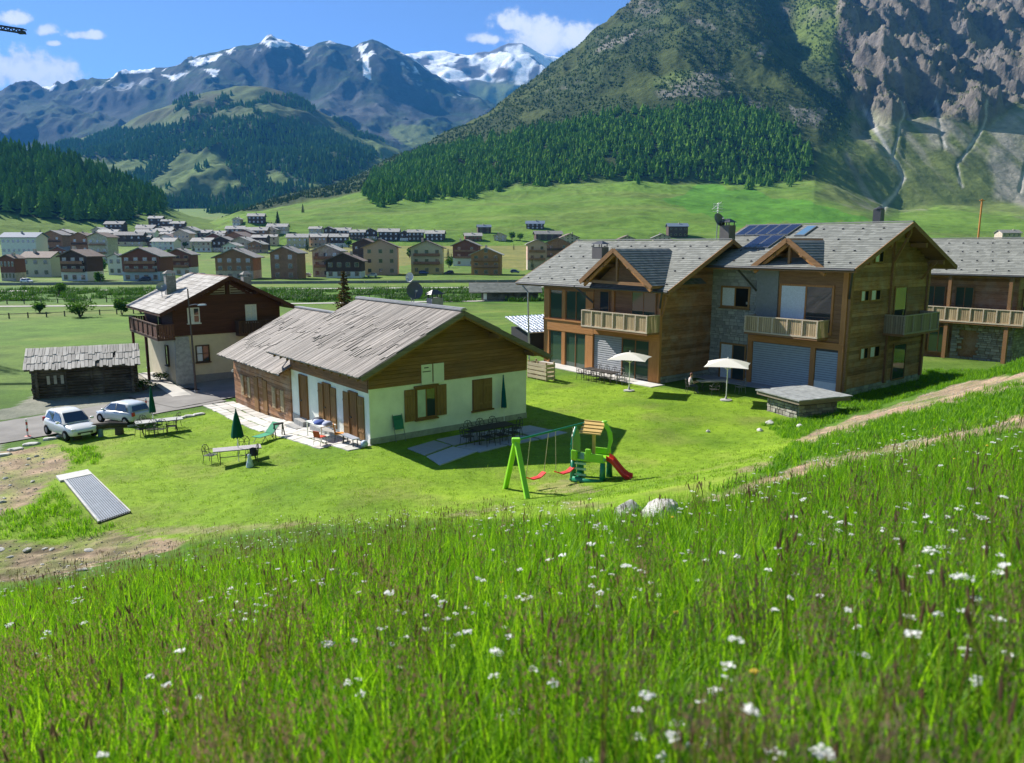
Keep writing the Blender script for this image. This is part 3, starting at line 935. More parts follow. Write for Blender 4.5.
PL_WHITE = plain('plaster_white', (0.87, 0.86, 0.79), 0.9, 0.1, vary=0.11, scale=0.9, bump=0.25)
PL_CREAM = plain('plaster_cream', (0.62, 0.55, 0.39), 0.9, 0.1, vary=0.07, scale=2.0, bump=0.25)
CONC = plain('concrete', (0.36, 0.355, 0.34), 0.9, 0.1, vary=0.2, scale=5, bump=0.4)
DARKM = plain('dark_metal', (0.045, 0.045, 0.048), 0.45, 0.5, vary=0.2)
GREYM = plain('grey_metal', (0.30, 0.31, 0.32), 0.4, 0.5, metal=0.6, vary=0.1)
ZINC = plain('zinc', (0.42, 0.45, 0.48), 0.35, 0.5, metal=0.7, vary=0.15)
WHITE = plain('white_paint', (0.78, 0.78, 0.75), 0.5, 0.3, vary=0.04)
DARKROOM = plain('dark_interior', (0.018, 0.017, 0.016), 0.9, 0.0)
GL = glass('window_glass')
GLG = glass('window_glass_green', (0.035, 0.075, 0.055), 0.05)
CURT = plain('curtain', (0.62, 0.66, 0.72), 0.9, 0.1, vary=0.12, scale=9)
SLATE = tonemat('slate_tile', [(0.0, (0.155, 0.160, 0.143)), (0.5, (0.205, 0.211, 0.190)), (1.0, (0.270, 0.275, 0.248))], 0.8, 6.0, 0.0)
SLATE_D = tonemat('slate_tile_dark', [(0.0, (0.11, 0.118, 0.122)), (0.5, (0.16, 0.17, 0.175)), (1.0, (0.23, 0.24, 0.24))], 0.6)
STONE = tonemat('wall_stone', [(0.0, (0.16, 0.145, 0.125)), (0.5, (0.30, 0.275, 0.24)), (1.0, (0.46, 0.43, 0.38))], 0.9, 5, 0.7)
STONE_B = tonemat('wall_stone_bluish', [(0.0, (0.20, 0.21, 0.21)), (0.5, (0.31, 0.32, 0.315)), (1.0, (0.44, 0.44, 0.42))], 0.9, 5, 0.7)
SHING = tonemat('grey_shingle', [(0.0, (0.20, 0.185, 0.165)), (0.5, (0.33, 0.31, 0.285)), (1.0, (0.46, 0.44, 0.41))], 0.85)

class Wall:
    """maps (u along, w outwards, z up) to a thing's local space"""
    def __init__(s, o, u, w):
        o, u, w = Vector(o), Vector(u).normalized(), Vector(w).normalized()
        s.M = Matrix(((u.x, w.x, 0, o.x), (u.y, w.y, 0, o.y), (0, 0, 1, o.z), (0, 0, 0, 1)))
    def mb(s): 
        return MB()
    def box(s, m, u0, u1, w0, w1, z0, z1):
        return m.box(u0, u1, w0, w1, z0, z1, s.M)
    def P(s, u, w, z):
        return s.M @ Vector((u, w, z))

def boards(root, wall, z0, z1, h, lo, hi, mat, thick=0.07, name='board', gap=0.012, rng=random):
    """horizontal boards one by one; lo/hi are functions of height"""
    z = z0
    while z < z1 - 0.04:
        hh = min(h * rng.uniform(0.85, 1.15), z1 - z)
        a, b = lo(z + hh * 0.5), hi(z + hh * 0.5)
        if b - a > 0.15:
            t_ = thick + rng.uniform(-0.012, 0.012)
            ob = wall.box(MB(), a, b, -0.02, t_, z + gap, z + hh).build(name, mat, root)
        z += hh
def vboards(root, wall, u0, u1, z0, z1, w, mat, thick=0.03, name='slat', gap=0.02, w0=0.0):
    n = max(int(round((u1 - u0) / w)), 1)
    st = (u1 - u0) / n
    me = None
    for i in range(n):
        t_ = thick + random.uniform(-0.004, 0.004)
        wall.box(MB(), u0 + i * st + gap / 2, u0 + (i + 1) * st - gap / 2, w0, w0 + t_, z0 + random.uniform(-0.01, 0.01), z1).build(name, mat, root)
def window(root, wall, u0, u1, z0, z1, fm=None, pm=None, bars=(1, 1), fw=0.09, proud=0.10, name='window', sill=True, base=0.0, deep=0.05):
    fm = fm or WD_SH; pm = pm or GL
    m = MB()
    wall.box(m, u0, u0 + fw, base, proud, z0, z1); wall.box(m, u1 - fw, u1, base, proud, z0, z1)
    wall.box(m, u0 + fw, u1 - fw, base, proud - 0.004, z1 - fw, z1); wall.box(m, u0 + fw, u1 - fw, base, proud - 0.004, z0, z0 + fw)
    for i in range(1, bars[0]):
        u = u0 + (u1 - u0) * i / bars[0]
        wall.box(m, u - fw * 0.4, u + fw * 0.4, base + 0.01, proud - 0.01, z0 + fw, z1 - fw)
    for j in range(1, bars[1]):
        z = z0 + (z1 - z0) * j / bars[1]
        wall.box(m, u0 + fw, u1 - fw, base + 0.012, proud - 0.014, z - fw * 0.3, z + fw * 0.3)
    f = m.build(name, fm, root)
    for i in range(bars[0]):
        a = u0 + (u1 - u0) * i / bars[0] + (fw if i == 0 else fw * 0.4); b = u0 + (u1 - u0) * (i + 1) / bars[0] - (fw if i == bars[0] - 1 else fw * 0.4)
        p = pm[i % len(pm)] if isinstance(pm, (list, tuple)) else pm
        wall.box(MB(), a, b, base + 0.012, base + deep, z0 + fw * 0.9, z1 - fw * 0.9).build('pane', p, f)
    if sill:
        wall.box(MB(), u0 - 0.08, u1 + 0.08, base, proud + 0.09, z0 - 0.08, z0 - 0.003).build('sill', fm, f)
    return f
def shutter(root, wall, u0, u1, z0, z1, mat, w0=0.02, n=None):
    s = wall.box(MB(), u0, u1, w0, w0 + 0.025, z0, z1).build('shutter', mat, root)
    n = n or max(int((u1 - u0) / 0.16), 2)
    st = (u1 - u0) / n
    for i in range(n):
        wall.box(MB(), u0 + i * st + 0.008, u0 + (i + 1) * st - 0.008, w0 + 0.025, w0 + 0.05, z0 + 0.01, z1 - 0.01).build('plank', mat, s)
    for zz in (z0 + (z1 - z0) * 0.2, z0 + (z1 - z0) * 0.8):
        wall.box(MB(), u0 + 0.02, u1 - 0.02, w0 + 0.05, w0 + 0.07, zz - 0.05, zz + 0.05).build('batten', mat, s)
    return s
def door(root, wall, u0, u1, z0, z1, mat, fm=None, w0=0.0):
    fm = fm or mat
    m = MB()
    wall.box(m, u0 - 0.09, u0, w0, w0 + 0.11, z0, z1); wall.box(m, u1, u1 + 0.09, w0, w0 + 0.11, z0, z1); wall.box(m, u0 - 0.09, u1 + 0.09, w0, w0 + 0.105, z1 + 0.001, z1 + 0.10)
    d = m.build('door', fm, root)
    n = max(int((u1 - u0) / 0.2), 2); st = (u1 - u0) / n
    for i in range(n):
        wall.box(MB(), u0 + i * st + 0.006, u0 + (i + 1) * st - 0.006, w0 + 0.01, w0 + 0.05, z0 + 0.01, z1 - 0.005).build('plank', mat, d)
    wall.box(MB(), u1 - 0.2, u1 - 0.08, w0 + 0.05, w0 + 0.11, z0 + 1.0, z0 + 1.06).build('handle', DARKM, d)
    return d
def pieces_mesh(name, boxes, mat, parent, kind='stuff'):
    """boxes: list of (8x3 array, tone) joined into one mesh"""
    n = len(boxes)
    V = np.concatenate([b[0] for b in boxes])
    q = np.array([(0, 3, 2, 1), (4, 5, 6, 7), (0, 1, 5, 4), (1, 2, 6, 5), (2, 3, 7, 6), (3, 0, 4, 7)])
    F = (q[None] + 8 * np.arange(n)[:, None, None]).reshape(-1, 4)
    T = np.repeat(np.array([b[1] for b in boxes]), 8)
    o = link_mesh(name, np_mesh(name, V, F, mat, False, None, {'tone': T}), parent)
    if kind: o['kind'] = kind
    return o
def slab_on(P0, eu, ev, u0, u1, v0, v1, n0, n1, nrm, lift=0.0):
    """box on a tilted plane: u across, v up the slope; lift raises the lower edge"""
    c = []
    for (u, v, w) in ((u0, v0, n0 + lift), (u1, v0, n0 + lift), (u1, v1, n0), (u0, v1, n0), (u0, v0, n1 + lift), (u1, v0, n1 + lift), (u1, v1, n1), (u0, v1, n1)):
        c.append(np.array(P0 + eu * u + ev * v + nrm * w))
    return np.array(c)
def tiles(parent, name, P0, eu, ev, U, V, su, sv, mat, clip=None, thick=0.016, rng=random, jit=0.05, base=0.02):
    """roof tiles on the plane spanned by unit vectors eu (along the eave) and ev (up the slope)"""
    P0, eu, ev = Vector(P0), Vector(eu).normalized(), Vector(ev).normalized()
    nrm = eu.cross(ev).normalized()
    if nrm.z < 0: nrm = -nrm
    out = []
    nv = int(V / sv)
    for j in range(nv):
        u = -rng.uniform(0, su)
        while u < U:
            w = su * rng.uniform(0.7, 1.35)
            a, b = max(u, 0), min(u + w, U)
            if b - a > 0.05 and (clip is None or clip((a + b) / 2, j * sv)):
                v0 = j * sv - rng.uniform(0, jit) * sv
                out.append((slab_on(P0, eu, ev, a + 0.003, b - 0.003, max(v0, -0.06), j * sv + sv * 1.04, base, base + thick * rng.uniform(0.95, 1.05), nrm, lift=0.024), rng.random()))
            u += w
    return pieces_mesh(name, out, mat, parent)
def stone_wall(parent, wall, u0, u1, z0, z1, mat, hmin=0.14, hmax=0.30, wmin=0.25, wmax=0.7, proud=0.05, holes=(), name='stones'):
    out = []
    z = z0
    while z < z1 - 0.02:
        h = min(random.uniform(hmin, hmax), z1 - z)
        u = u0
        while u < u1 - 0.02:
            w = min(random.uniform(wmin, wmax), u1 - u)
            cu, cz = u + w / 2, z + h / 2
            if not any(a < cu < b and c < cz < d for (a, b, c, d) in holes):
                p = proud * random.uniform(0.35, 1.0); g = 0.012
                j = lambda: random.uniform(-0.01, 0.01)
                vs = [(u + g + j(), 0.0, z + g + j()), (u + w - g + j(), 0.0, z + g + j()), (u + w - g - .01, p, z + g + .01), (u + g + .01, p, z + g + .01),
                      (u + g + j(), 0.0, z + h - g + j()), (u + w - g + j(), 0.0, z + h - g + j()), (u + w - g - .01, p + random.uniform(-.01, .01), z + h - g - .01), (u + g + .01, p, z + h - g - .01)]
                out.append((np.array([wall.M @ Vector(q) for q in vs]), random.random()))
            u += w
        z += h
    return pieces_mesh(name, out, mat, parent)
def balcony(root, wall, u0, u1, zf, zt, depth, sides=(True, True), slat=0.14, mat=None, rail=None, posts=5, floor_mat=None, name='balcony'):
    """slatted balcony hanging in front of a wall: floor, rails, posts, slats one by one"""
    mat = mat or WD_PALE; rail = rail or WD_PALEX
    b = wall.box(MB(), u0, u1, 0.0, depth, zf - 0.16, zf).build(name, floor_mat or WD_BEAMX, root)
    wall.box(MB(), u0 - 0.02, u1 + 0.02, depth - 0.10, depth + 0.02, zt - 0.07, zt).build('rail', rail, b)
    wall.box(MB(), u0 - 0.02, u1 + 0.02, depth - 0.08, depth + 0.025, zf - 0.02, zf + 0.09).build('lower_rail', rail, b)
    for i in range(posts):
        u = u0 + (u1 - u0) * i / (posts - 1)
        u = min(max(u, u0 + 0.05), u1 - 0.05)
        wall.box(MB(), u - 0.05, u + 0.05, depth - 0.09, depth + 0.03, zf + 0.09, zt - 0.07).build('baluster_post', rail, b)
    vboards(b, wall, u0 + 0.06, u1 - 0.06, zf + 0.10, zt - 0.075, slat, mat, 0.028, 'slat', 0.03, depth - 0.065)
    for sgn, u in ((0, u0), (1, u1)):
        if not sides[sgn]: continue
        wall.box(MB(), u - 0.05, u + 0.05, 0.0, depth - 0.10, zt - 0.07, zt - 0.003).build('rail', rail, b)
        n = max(int(depth / slat), 2)
        for i in range(n):
            w = 0.04 + (depth - 0.14) * i / n
            wall.box(MB(), u - 0.016, u + 0.016, w, w + (depth - 0.14) / n - 0.03, zf, zt - 0.075).build('slat', mat, b)
    return b
def guards(parent, P0, eu, ev, U, V, nu, nv, mat):
    """snow guards: small dark hooks on the roof"""
    P0, eu, ev = Vector(P0), Vector(eu).normalized(), Vector(ev).normalized()
    nrm = eu.cross(ev).normalized()
    if nrm.z < 0: nrm = -nrm
    out = []
    for j in range(nv):
        for i in range(nu):
            u = U * (i + 0.5 + 0.5 * (j % 2)) / nu; v = V * (j + 0.4) / nv
            if u < U: out.append((slab_on(P0, eu, ev, u - 0.05, u + 0.05, v - 0.04, v + 0.07, 0.03, 0.13, nrm), 0.5))
    return pieces_mesh('snow_guards', out, mat, parent)
def chimney(root, x, y, z0, z1, w, d, mat, cap=True, capm=None):
    c = MB().box(x - w / 2, x + w / 2, y - d / 2, y + d / 2, z0, z1).build('chimney', mat, root)
    if cap:
        m = MB()
        for (i, j) in ((-1, -1), (1, -1), (1, 1), (-1, 1)):
            m.box(x + i * w * .4 - .03, x + i * w * .4 + .03, y + j * d * .4 - .03, y + j * d * .4 + .03, z1, z1 + 0.22)
        zc = z1 + 0.22
        m.add([(x - w * .62, y - d * .62, zc), (x + w * .62, y - d * .62, zc), (x + w * .62, y + d * .62, zc), (x - w * .62, y + d * .62, zc), (x - w * .2, y, zc + 0.28), (x + w * .2, y, zc + 0.28)],
              [(0, 1, 5, 4), (1, 2, 5), (2, 3, 4, 5), (3, 0, 4), (3, 2, 1, 0)])
        m.build('cap', capm or DARKM, c)
    return c
def dish(name, loc, rz, r, label, cat='satellite dish', mat=None, mast=1.0, group=None, tilt=25):
    root = empty(name, loc, rz, label, cat, group)
    MB().tube([(0, 0, -0.15), (0, 0, mast)], 0.03, 8).build('mast', GREYM, root)
    m = MB()
    prof = [(0.001, 0.0)] + [(r * k / 5, 0.16 * r * (k / 5) ** 2 * 2) for k in range(1, 6)]
    m.lathe(prof, 20, cap=False)
    m.lathe([(p[0], p[1] - 0.012) for p in prof], 20, cap=False)
    d_ = m.build('reflector', mat or GREYM, root, True, (0, -0.08, mast - 0.1), (math.radians(90 - tilt), 0, 0))
    MB().tube([(0, -r * .9, .1), (0, -.05, r * .95)], 0.015, 6).build('arm', GREYM, d_)
    MB().cbox((0, -.05, r * .95), (.07, .07, .12)).build('receiver', WHITE, d_)
    return root
# ================================================================= the chalet in the middle
rng_c = random.Random(3)
CH = empty('chalet', (-7.21, 38.08, 0), math.radians(38), 'low white and brown wood chalet with weathered plank roof in the middle of the lawn', 'house')
W_G = Wall((0, 0, 0), (1, 0, 0), (0, -1, 0))        # gable towards the camera
W_L = Wall((0, 0, 0), (0, 1, 0), (-1, 0, 0))        # eave side on the left
GW, GD = 10.2, 10.0
# white ground floor with plinth, timber above
MB().box(0, GW, 0, GD, -1.6, 2.86).build('wall', PL_WHITE, CH)
m = MB(); W_G.box(m, -0.03, GW + 0.03, 0, 0.035, -0.6, 0.32); W_L.box(m, 0, GD, 0, 0.03, -1.6, -0.02)
m.build('plinth', CONC, CH)
rl = lambda x: 6.52 - abs(x - 5.1) * 0.475          # underside of the roof
MB().prism([(0.06, 2.86), (GW - 0.06, 2.86), (GW - 0.06, rl(0.06) - .05), (5.1, rl(5.1) - .05), (0.06, rl(0.06) - .05)], 'y', 0.07, GD - 0.02).build('upper_wall', WD_CH, CH)
ins = lambda z: max(0.0, 5.1 - (6.50 - z) / 0.475)
boards(CH, W_G, 2.86, 6.4, 0.215, lambda z: ins(z) - 0.02, lambda z: GW - ins(z) + 0.02, WD_CH, 0.05, 'log')
boards(CH, W_L, 2.66, 4.05, 0.215, lambda z: 0.05, lambda z: GD - 0.02, WD_CHY, 0.05, 'log')
# roof: two slabs, plank covering laid in courses, verge boards, purlin ends, ridge cap, gutter
k = 0.475; nrmL = Vector((-k, 0, 1)).normalized(); evL = Vector((1, 0, k)).normalized()
def roof_planks(root, xr, zr, run, y0, y1, mat, side, courses, wid, name='roof_plank', rng=rng_c):
    ev = Vector((side, 0, k)).normalized(); eu = Vector((0, 1, 0)); nr = Vector((-side * k, 0, 1)).normalized()
    L = run * math.sqrt(1 + k * k)
    P0 = Vector((xr - side * run, 0, zr - run * k))
    y = y0
    while y < y1 - 0.05:
        w = min(wid * rng.uniform(0.75, 1.3), y1 - y)
        js = [0.0] + [L * (c + 1) / courses + rng.uniform(-.42, .42) * L / courses for c in range(courses - 1)] + [L]
        for c in range(courses):
            a = js[c] - (rng.uniform(0.0, 0.1) + 0.04 if c == 0 else 0.06); b = js[c + 1] + 0.03
            base = 0.02 + rng.uniform(0, .016)
            lift = 0.04 if c else 0.012
            box = slab_on(P0, eu, ev, y + 0.011, y + w - 0.011, a, b, base, base + 0.045, nr, lift)
            ctr = Vector(box.mean(0))
            R = Matrix((ev, eu, ev.cross(eu))).transposed()          # grain runs along local x
            loc = [R.inverted() @ (Vector(q) - ctr) for q in box]
            me = MB().add(loc, [(0, 3, 2, 1), (4, 5, 6, 7), (0, 1, 5, 4), (1, 2, 6, 5), (2, 3, 7, 6), (3, 0, 4, 7)]).mesh(name, mat)
            link_mesh(name, me, root, ctr, R.to_euler())
        y += w
def roof_slab(root, xr, zr, runL, runR, y0, y1, th, mat, name='roof'):
    m = MB()
    pl = [(xr - runL, zr - runL * k), (xr, zr), (xr + runR, zr - runR * k), (xr + runR, zr - runR * k - th), (xr, zr - th * 1.1), (xr - runL, zr - runL * k - th)]
    return m.prism(pl, 'y', y0, y1).build(name, mat, root)
RC = roof_slab(CH, 5.1, 6.60, 6.05, 6.05, -1.05, 10.95, 0.13, WD_CHY)
roof_planks(RC, 5.1, 6.60, 6.08, -1.08, 10.98, WD_ROOF, 1, 3, 0.165)
roof_planks(RC, 5.1, 6.60, 6.08, -1.08, 10.98, WD_ROOF, -1, 2, 0.45)
m = MB(); m.box(4.9, 5.3, -1.12, 11.0, 6.66, 6.74); m.box(4.98, 5.22, -1.13, 11.01, 6.735, 6.80)
m.build('ridge_cap', plain('ridge_tin', (0.34, 0.33, 0.33), 0.5, 0.4, 0.3), RC)
VERGE = wood('verge_wood', (0.10, 0.085, 0.068), (0.24, 0.21, 0.175), 'x', rand=0.2)
for yy in (-1.10, 10.97):
    for s_ in (-1, 1):
        m = MB(); m.bar((5.1, yy, 6.52), (5.1 + s_ * 6.05, yy, 6.52 - 6.05 * k), 0.05, 0.24); m.build('verge_board', VERGE, RC)
        m = MB(); m.bar((5.1, yy + 0.06, 6.36), (5.1 + s_ * 5.9, yy + 0.06, 6.36 - 5.9 * k), 0.05, 0.14); m.build('verge_batten', WD_BEAM, RC)
for xx in (0.12, 2.6, 5.1, 7.6, GW - 0.12):
    z_ = rl(xx) - 0.10
    MB().box(xx - 0.11, xx + 0.11, -0.95, 0.1, z_ - 0.26, z_).build('purlin', WD_BEAM, RC)
for i in range(12):
    y_ = -0.6 + i * 0.98
    MB().add([(-0.95, y_ - .05, 6.6 - 6.05 * k - .02 - .13), (-0.95, y_ + .05, 6.6 - 6.05 * k - .15), (0.05, y_ + .05, 6.6 - 5.05 * k - .15), (0.05, y_ - .05, 6.6 - 5.05 * k - .15), (-0.95, y_ - .05, 6.6 - 6.05 * k - .27), (-0.95, y_ + .05, 6.6 - 6.05 * k - .27), (0.05, y_ + .05, 6.6 - 5.05 * k - .29), (0.05, y_ - .05, 6.6 - 5.05 * k - .29)],
             [(0, 1, 2, 3), (7, 6, 5, 4), (0, 4, 5, 1), (1, 5, 6, 2), (2, 6, 7, 3), (3, 7, 4, 0)]).build('rafter', WD_BEAMX, RC)
MB().tube([(-1.04, -1.1, 3.70), (-1.04, 11.0, 3.70)], 0.06, 8).build('gutter', DARKM, RC)
m = MB(); m.tube([(-1.0, 10.9, 3.66), (-0.6, 11.3, 3.5), (0.2, 11.3, 3.3)], 0.05, 8); m.build('downpipe', DARKM, RC)
# gable openings
window(CH, W_G, 2.69, 3.97, 0.95, 2.62, WD_DOOR, [plain('greenish_curtain', (0.55, 0.62, 0.50), 0.8), GL], (2, 1), 0.10, 0.07, base=0.0)  # left half filled with a pale greenish curtain, right half glass
shutter(CH, W_G, 2.02, 2.66, 0.90, 2.60, WD_SH); shutter(CH, W_G, 4.0, 4.62, 0.98, 2.66, WD_SH)
W_G.box(MB(), 2.6, 4.1, 0.0, 0.12, 2.63, 2.74).build('lintel', WD_DOOR, CH)
s1 = window(CH, W_G, 6.34, 7.70, 0.93, 2.68, WD_DOOR, GL, (2, 1), 0.08, 0.04)
shutter(CH, W_G, 6.40, 7.01, 0.97, 2.64, WD_SH, 0.045); shutter(CH, W_G, 7.03, 7.64, 0.97, 2.64, WD_SH, 0.045)
sg = W_G.box(MB(), 3.06, 3.72, 0.055, 0.085, 2.78, 3.84).build('notice_board', WHITE, CH)
W_G.box(MB(), 3.12, 3.62, 0.086, 0.09, 3.44, 3.49).build('slot', DARKM, sg)
W_G.box(MB(), 3.22, 3.5, 0.086, 0.09, 3.64, 3.70).build('slot', DARKM, sg)
sg2 = W_G.box(MB(), 3.80, 4.46, 0.055, 0.085, 2.78, 3.84).build('notice_board', WHITE, CH)
# eave side doors, with open shutter leaves beside them
door(CH, W_L, 7.65, 8.6, -0.05, 2.45, WD_DOOR)
for (a, b) in ((3.75, 6.11), (0.48, 2.94)):
    c = (b - a) / 3
    door(CH, W_L, a + c, b - c, 0.08, 2.42, WD_DOOR)
    shutter(CH, W_L, a + 0.05, a + c - 0.1, 0.10, 2.38, WD_SH)
    shutter(CH, W_L, b - c + 0.1, b - 0.05, 0.10, 2.38, WD_SH)
MB().box(-0.9, 0, 7.4, 8.9, -0.75, -0.42).build('doorstep', CONC, CH)
MB().box(-0.45, 0, 7.5, 8.8, -0.42, -0.12).build('doorstep', CONC, CH)
MB().box(-0.5, 0, 0.4, 6.4, -0.7, -0.02).build('doorstep', CONC, CH)
# lower timber wing behind
k2 = 0.5
MB().prism([(0.08, -1.8), (GW - 0.3, -1.8), (GW - 0.3, 2.45), (5.1, 5.35), (0.08, 2.75)], 'y', GD + 0.02, 20.2).build('wing_wall', WD_CHY, CH)
boards(CH, W_L, -1.15, 2.62, 0.21, lambda z: GD + 0.03, lambda z: 20.25, WD_OLDY, 0.10, 'log')
W_B = Wall((0, GD, 0), (1, 0, 0), (0, -1, 0))
roof2 = MB().prism([(5.1 - 5.95, 5.42 - 5.95 * k2), (5.1, 5.42), (5.1 + 5.6, 5.42 - 5.6 * k2), (5.1 + 5.6, 5.42 - 5.6 * k2 - .13), (5.1, 5.27), (5.1 - 5.95, 5.42 - 5.95 * k2 - .13)], 'y', 9.9, 20.9).build('wing_roof', WD_CHY, CH)
k_keep = k; k = k2
roof_planks(roof2, 5.1, 5.42, 5.98, 9.7, 20.93, WD_ROOF, 1, 3, 0.165)
k = k_keep
MB().box(4.9, 5.3, 11.0, 20.95, 5.47, 5.56).build('ridge_cap', MATS['ridge_tin'], roof2)
m = MB(); m.bar((5.1, 20.9, 5.34), (5.1 - 5.95, 20.9, 5.34 - 5.95 * k2), 0.05, 0.22); m.build('verge_board', VERGE, roof2)
MB().tube([(-0.9, 9.6, 2.42), (-0.9, 20.95, 2.40)], 0.06, 8).build('gutter', DARKM, roof2)
for (a, b, z0, z1, kind) in ((16.95, 18.85, -0.2, 1.2, 'w'), (13.8, 16.3, -1.12, 1.4, 'd'), (10.96, 13.05, -0.16, 1.17, 'w')):
    c = (b - a) / 3
    LS = WD_PALE if kind == 'w' else WD_OR
    if kind == 'w':
        window(CH, W_L, a + c, b - c, z0, z1, WD_DOOR, WD_DOOR, (1, 1), 0.08, 0.15, base=0.06, deep=0.04)
    else:
        door(CH, W_L, a + c, b - c, z0, z1, WD_DOOR, w0=0.05)
    shutter(CH, W_L, a + 0.08, a + c - 0.08, z0 - 0.02, z1, WD_PALE if kind == 'w' else WD_SH, 0.105)
    shutter(CH, W_L, b - c + 0.08, b - 0.08, z0 - 0.02, z1, WD_PALE if kind == 'w' else WD_SH, 0.105)
# small wall lamp
MB().lathe([(0.05, 0), (0.09, 0.05), (0.05, 0.18)], 10, (-0.22, 20.1, 1.2)).build('wall_lamp', WHITE, CH)
# ================================================================= the three new chalets on the right
DEG = math.radians(-51.6)
def gable_roof_x(root, a0, a1, br, zr, b0, z0, b1, z1, th, mat, tile, su=0.40, sv=0.30, back=True, gx=11, gv=4):
    """ridge along local x at y=br; eaves at b0,z0 and b1,z1"""
    r = MB().prism([(b0, z0), (br, zr), (b1, z1), (b1, z1 - th), (br, zr - th * 1.15), (b0, z0 - th)], 'x', a0, a1).build('roof', mat, root)
    ev = Vector((0, br - b0, zr - z0)); L = ev.length
    tiles(r, 'slates', (a0, b0, z0), (1, 0, 0), ev, a1 - a0, L, su, sv, tile)
    guards(r, (a0, b0, z0), (1, 0, 0), ev, a1 - a0, L, gx, gv, DARKM)
    if back:
        ev2 = Vector((0, br - b1, zr - z1))
        tiles(r, 'slates', (a0, b1, z1), (1, 0, 0), ev2, a1 - a0, ev2.length, su * 1.6, sv * 1.6, tile)
    MB().box(a0, a1, br - 0.14, br + 0.14, zr + 0.04, zr + 0.12).build('ridge_cap', plain('ridge_slate', (0.30, 0.29, 0.27), 0.8), r)
    for aa in (a0 - 0.03, a1 + 0.03):
        for (bb, zz) in ((b0, z0), (b1, z1)):
            MB().bar((aa, br, zr - 0.10), (aa, bb, zz - 0.10), 0.06, 0.30).build('verge_board', WD_BEAM, r)
    MB().tube([(a0, b0 - 0.07, z0 - 0.05), (a1, b0 - 0.07, z0 - 0.06)], 0.075, 8).build('gutter', DARKM, r)
    return r
def dormer(root, ac, hw_l, hw_r, bf, za, zl, zr_, b_back, tile, label=None):
    """cross gable whose ridge runs back into the main roof"""
    d = MB().prism([(ac - hw_l, zl), (ac, za), (ac + hw_r, zr_), (ac + hw_r, zr_ - .16), (ac, za - .18), (ac - hw_l, zl - .16)], 'y', bf, b_back).build('dormer_roof', WD_BEAM, root)
    for (s_, hw, ze) in ((-1, hw_l, zl), (1, hw_r, zr_)):
        ev = Vector((-s_ * hw, 0, za - ze))
        L = ev.length
        tiles(d, 'slates', (ac + s_ * hw, bf, ze), (0, 1, 0), ev, b_back - bf, L, 0.36, 0.30, tile)
        MB().bar((ac, bf - 0.03, za - 0.10), (ac + s_ * hw, bf - 0.03, ze - 0.10), 0.06, 0.32).build('verge_board', WD_BEAMX, d)
        MB().bar((ac, bf + 0.25, za - 0.36), (ac + s_ * hw * 0.93, bf + 0.25, ze - 0.32), 0.16, 0.2).build('rafter', WD_OR, d)
        for f in (0.35, 0.8):
            x = ac + s_ * hw * f; z = za + (ze - za) * f - 0.30
            MB().box(x - 0.1, x + 0.1, bf + 0.1, bf + 2.2, z - 0.22, z).build('purlin', WD_BEAM, d)
    MB().box(ac - 0.12, ac + 0.12, bf + 0.1, bf + 2.2, za - 0.55, za - 0.28).build('purlin', WD_BEAM, d)
    return d
# ----------------------------------------------------------------- first chalet (glazed corner, white parasol in front)
HA = empty('glazed_chalet', (3.63, 64.25, 0), DEG, 'timber chalet with glazed corner, slate roof and one balcony, left of the stone-fronted one', 'house')
FA = Wall((0, 0, 0), (1, 0, 0), (0, -1, 0)); RA = Wall((11.3, 0, 0), (0, 1, 0), (1, 0, 0)); LA = Wall((-1.3, 0, 0), (0, 1, 0), (-1, 0, 0))
sl = (10.42 - 6.88) / 7.1
ru = lambda b: 10.42 - abs(b - 6.2) * sl - 0.22
MB().prism([(0.12, -0.3), (12.2, -0.3), (12.2, ru(12.2) - .05), (6.2, ru(6.2) - .05), (0.12, ru(0.12) - .05)], 'x', -1.2, 11.2).build('wall', WD_OLDY, HA)
rfA = gable_roof_x(HA, -4.1, 12.75, 6.2, 10.42, -0.9, 6.88, 13.3, 6.88, 0.2, WD_BEAMX, SLATE)
dormer(HA, 8.13, 3.5, 3.75, -1.65, 9.8, 7.35, 7.2, 4.4, SLATE_D)
# right gable: old boards
boards(HA, RA, 0.55, 10.0, 0.27, lambda z: max(0.1, 6.2 - (10.15 - z) / sl), lambda z: min(12.2, 6.2 + (10.15 - z) / sl), WD_OLDY, 0.05)
stone_wall(HA, RA, 0.0, 6.0, -0.2, 0.55, STONE_B, proud=0.07)
MB().box(11.22, 11.42, -0.08, 0.14, -0.1, 6.9).build('corner_post', WD_OR, HA)
MB().bar((11.42, 0.1, 5.0), (12.5, -0.7, 6.5), 0.12).build('brace', WD_BEAM, HA)
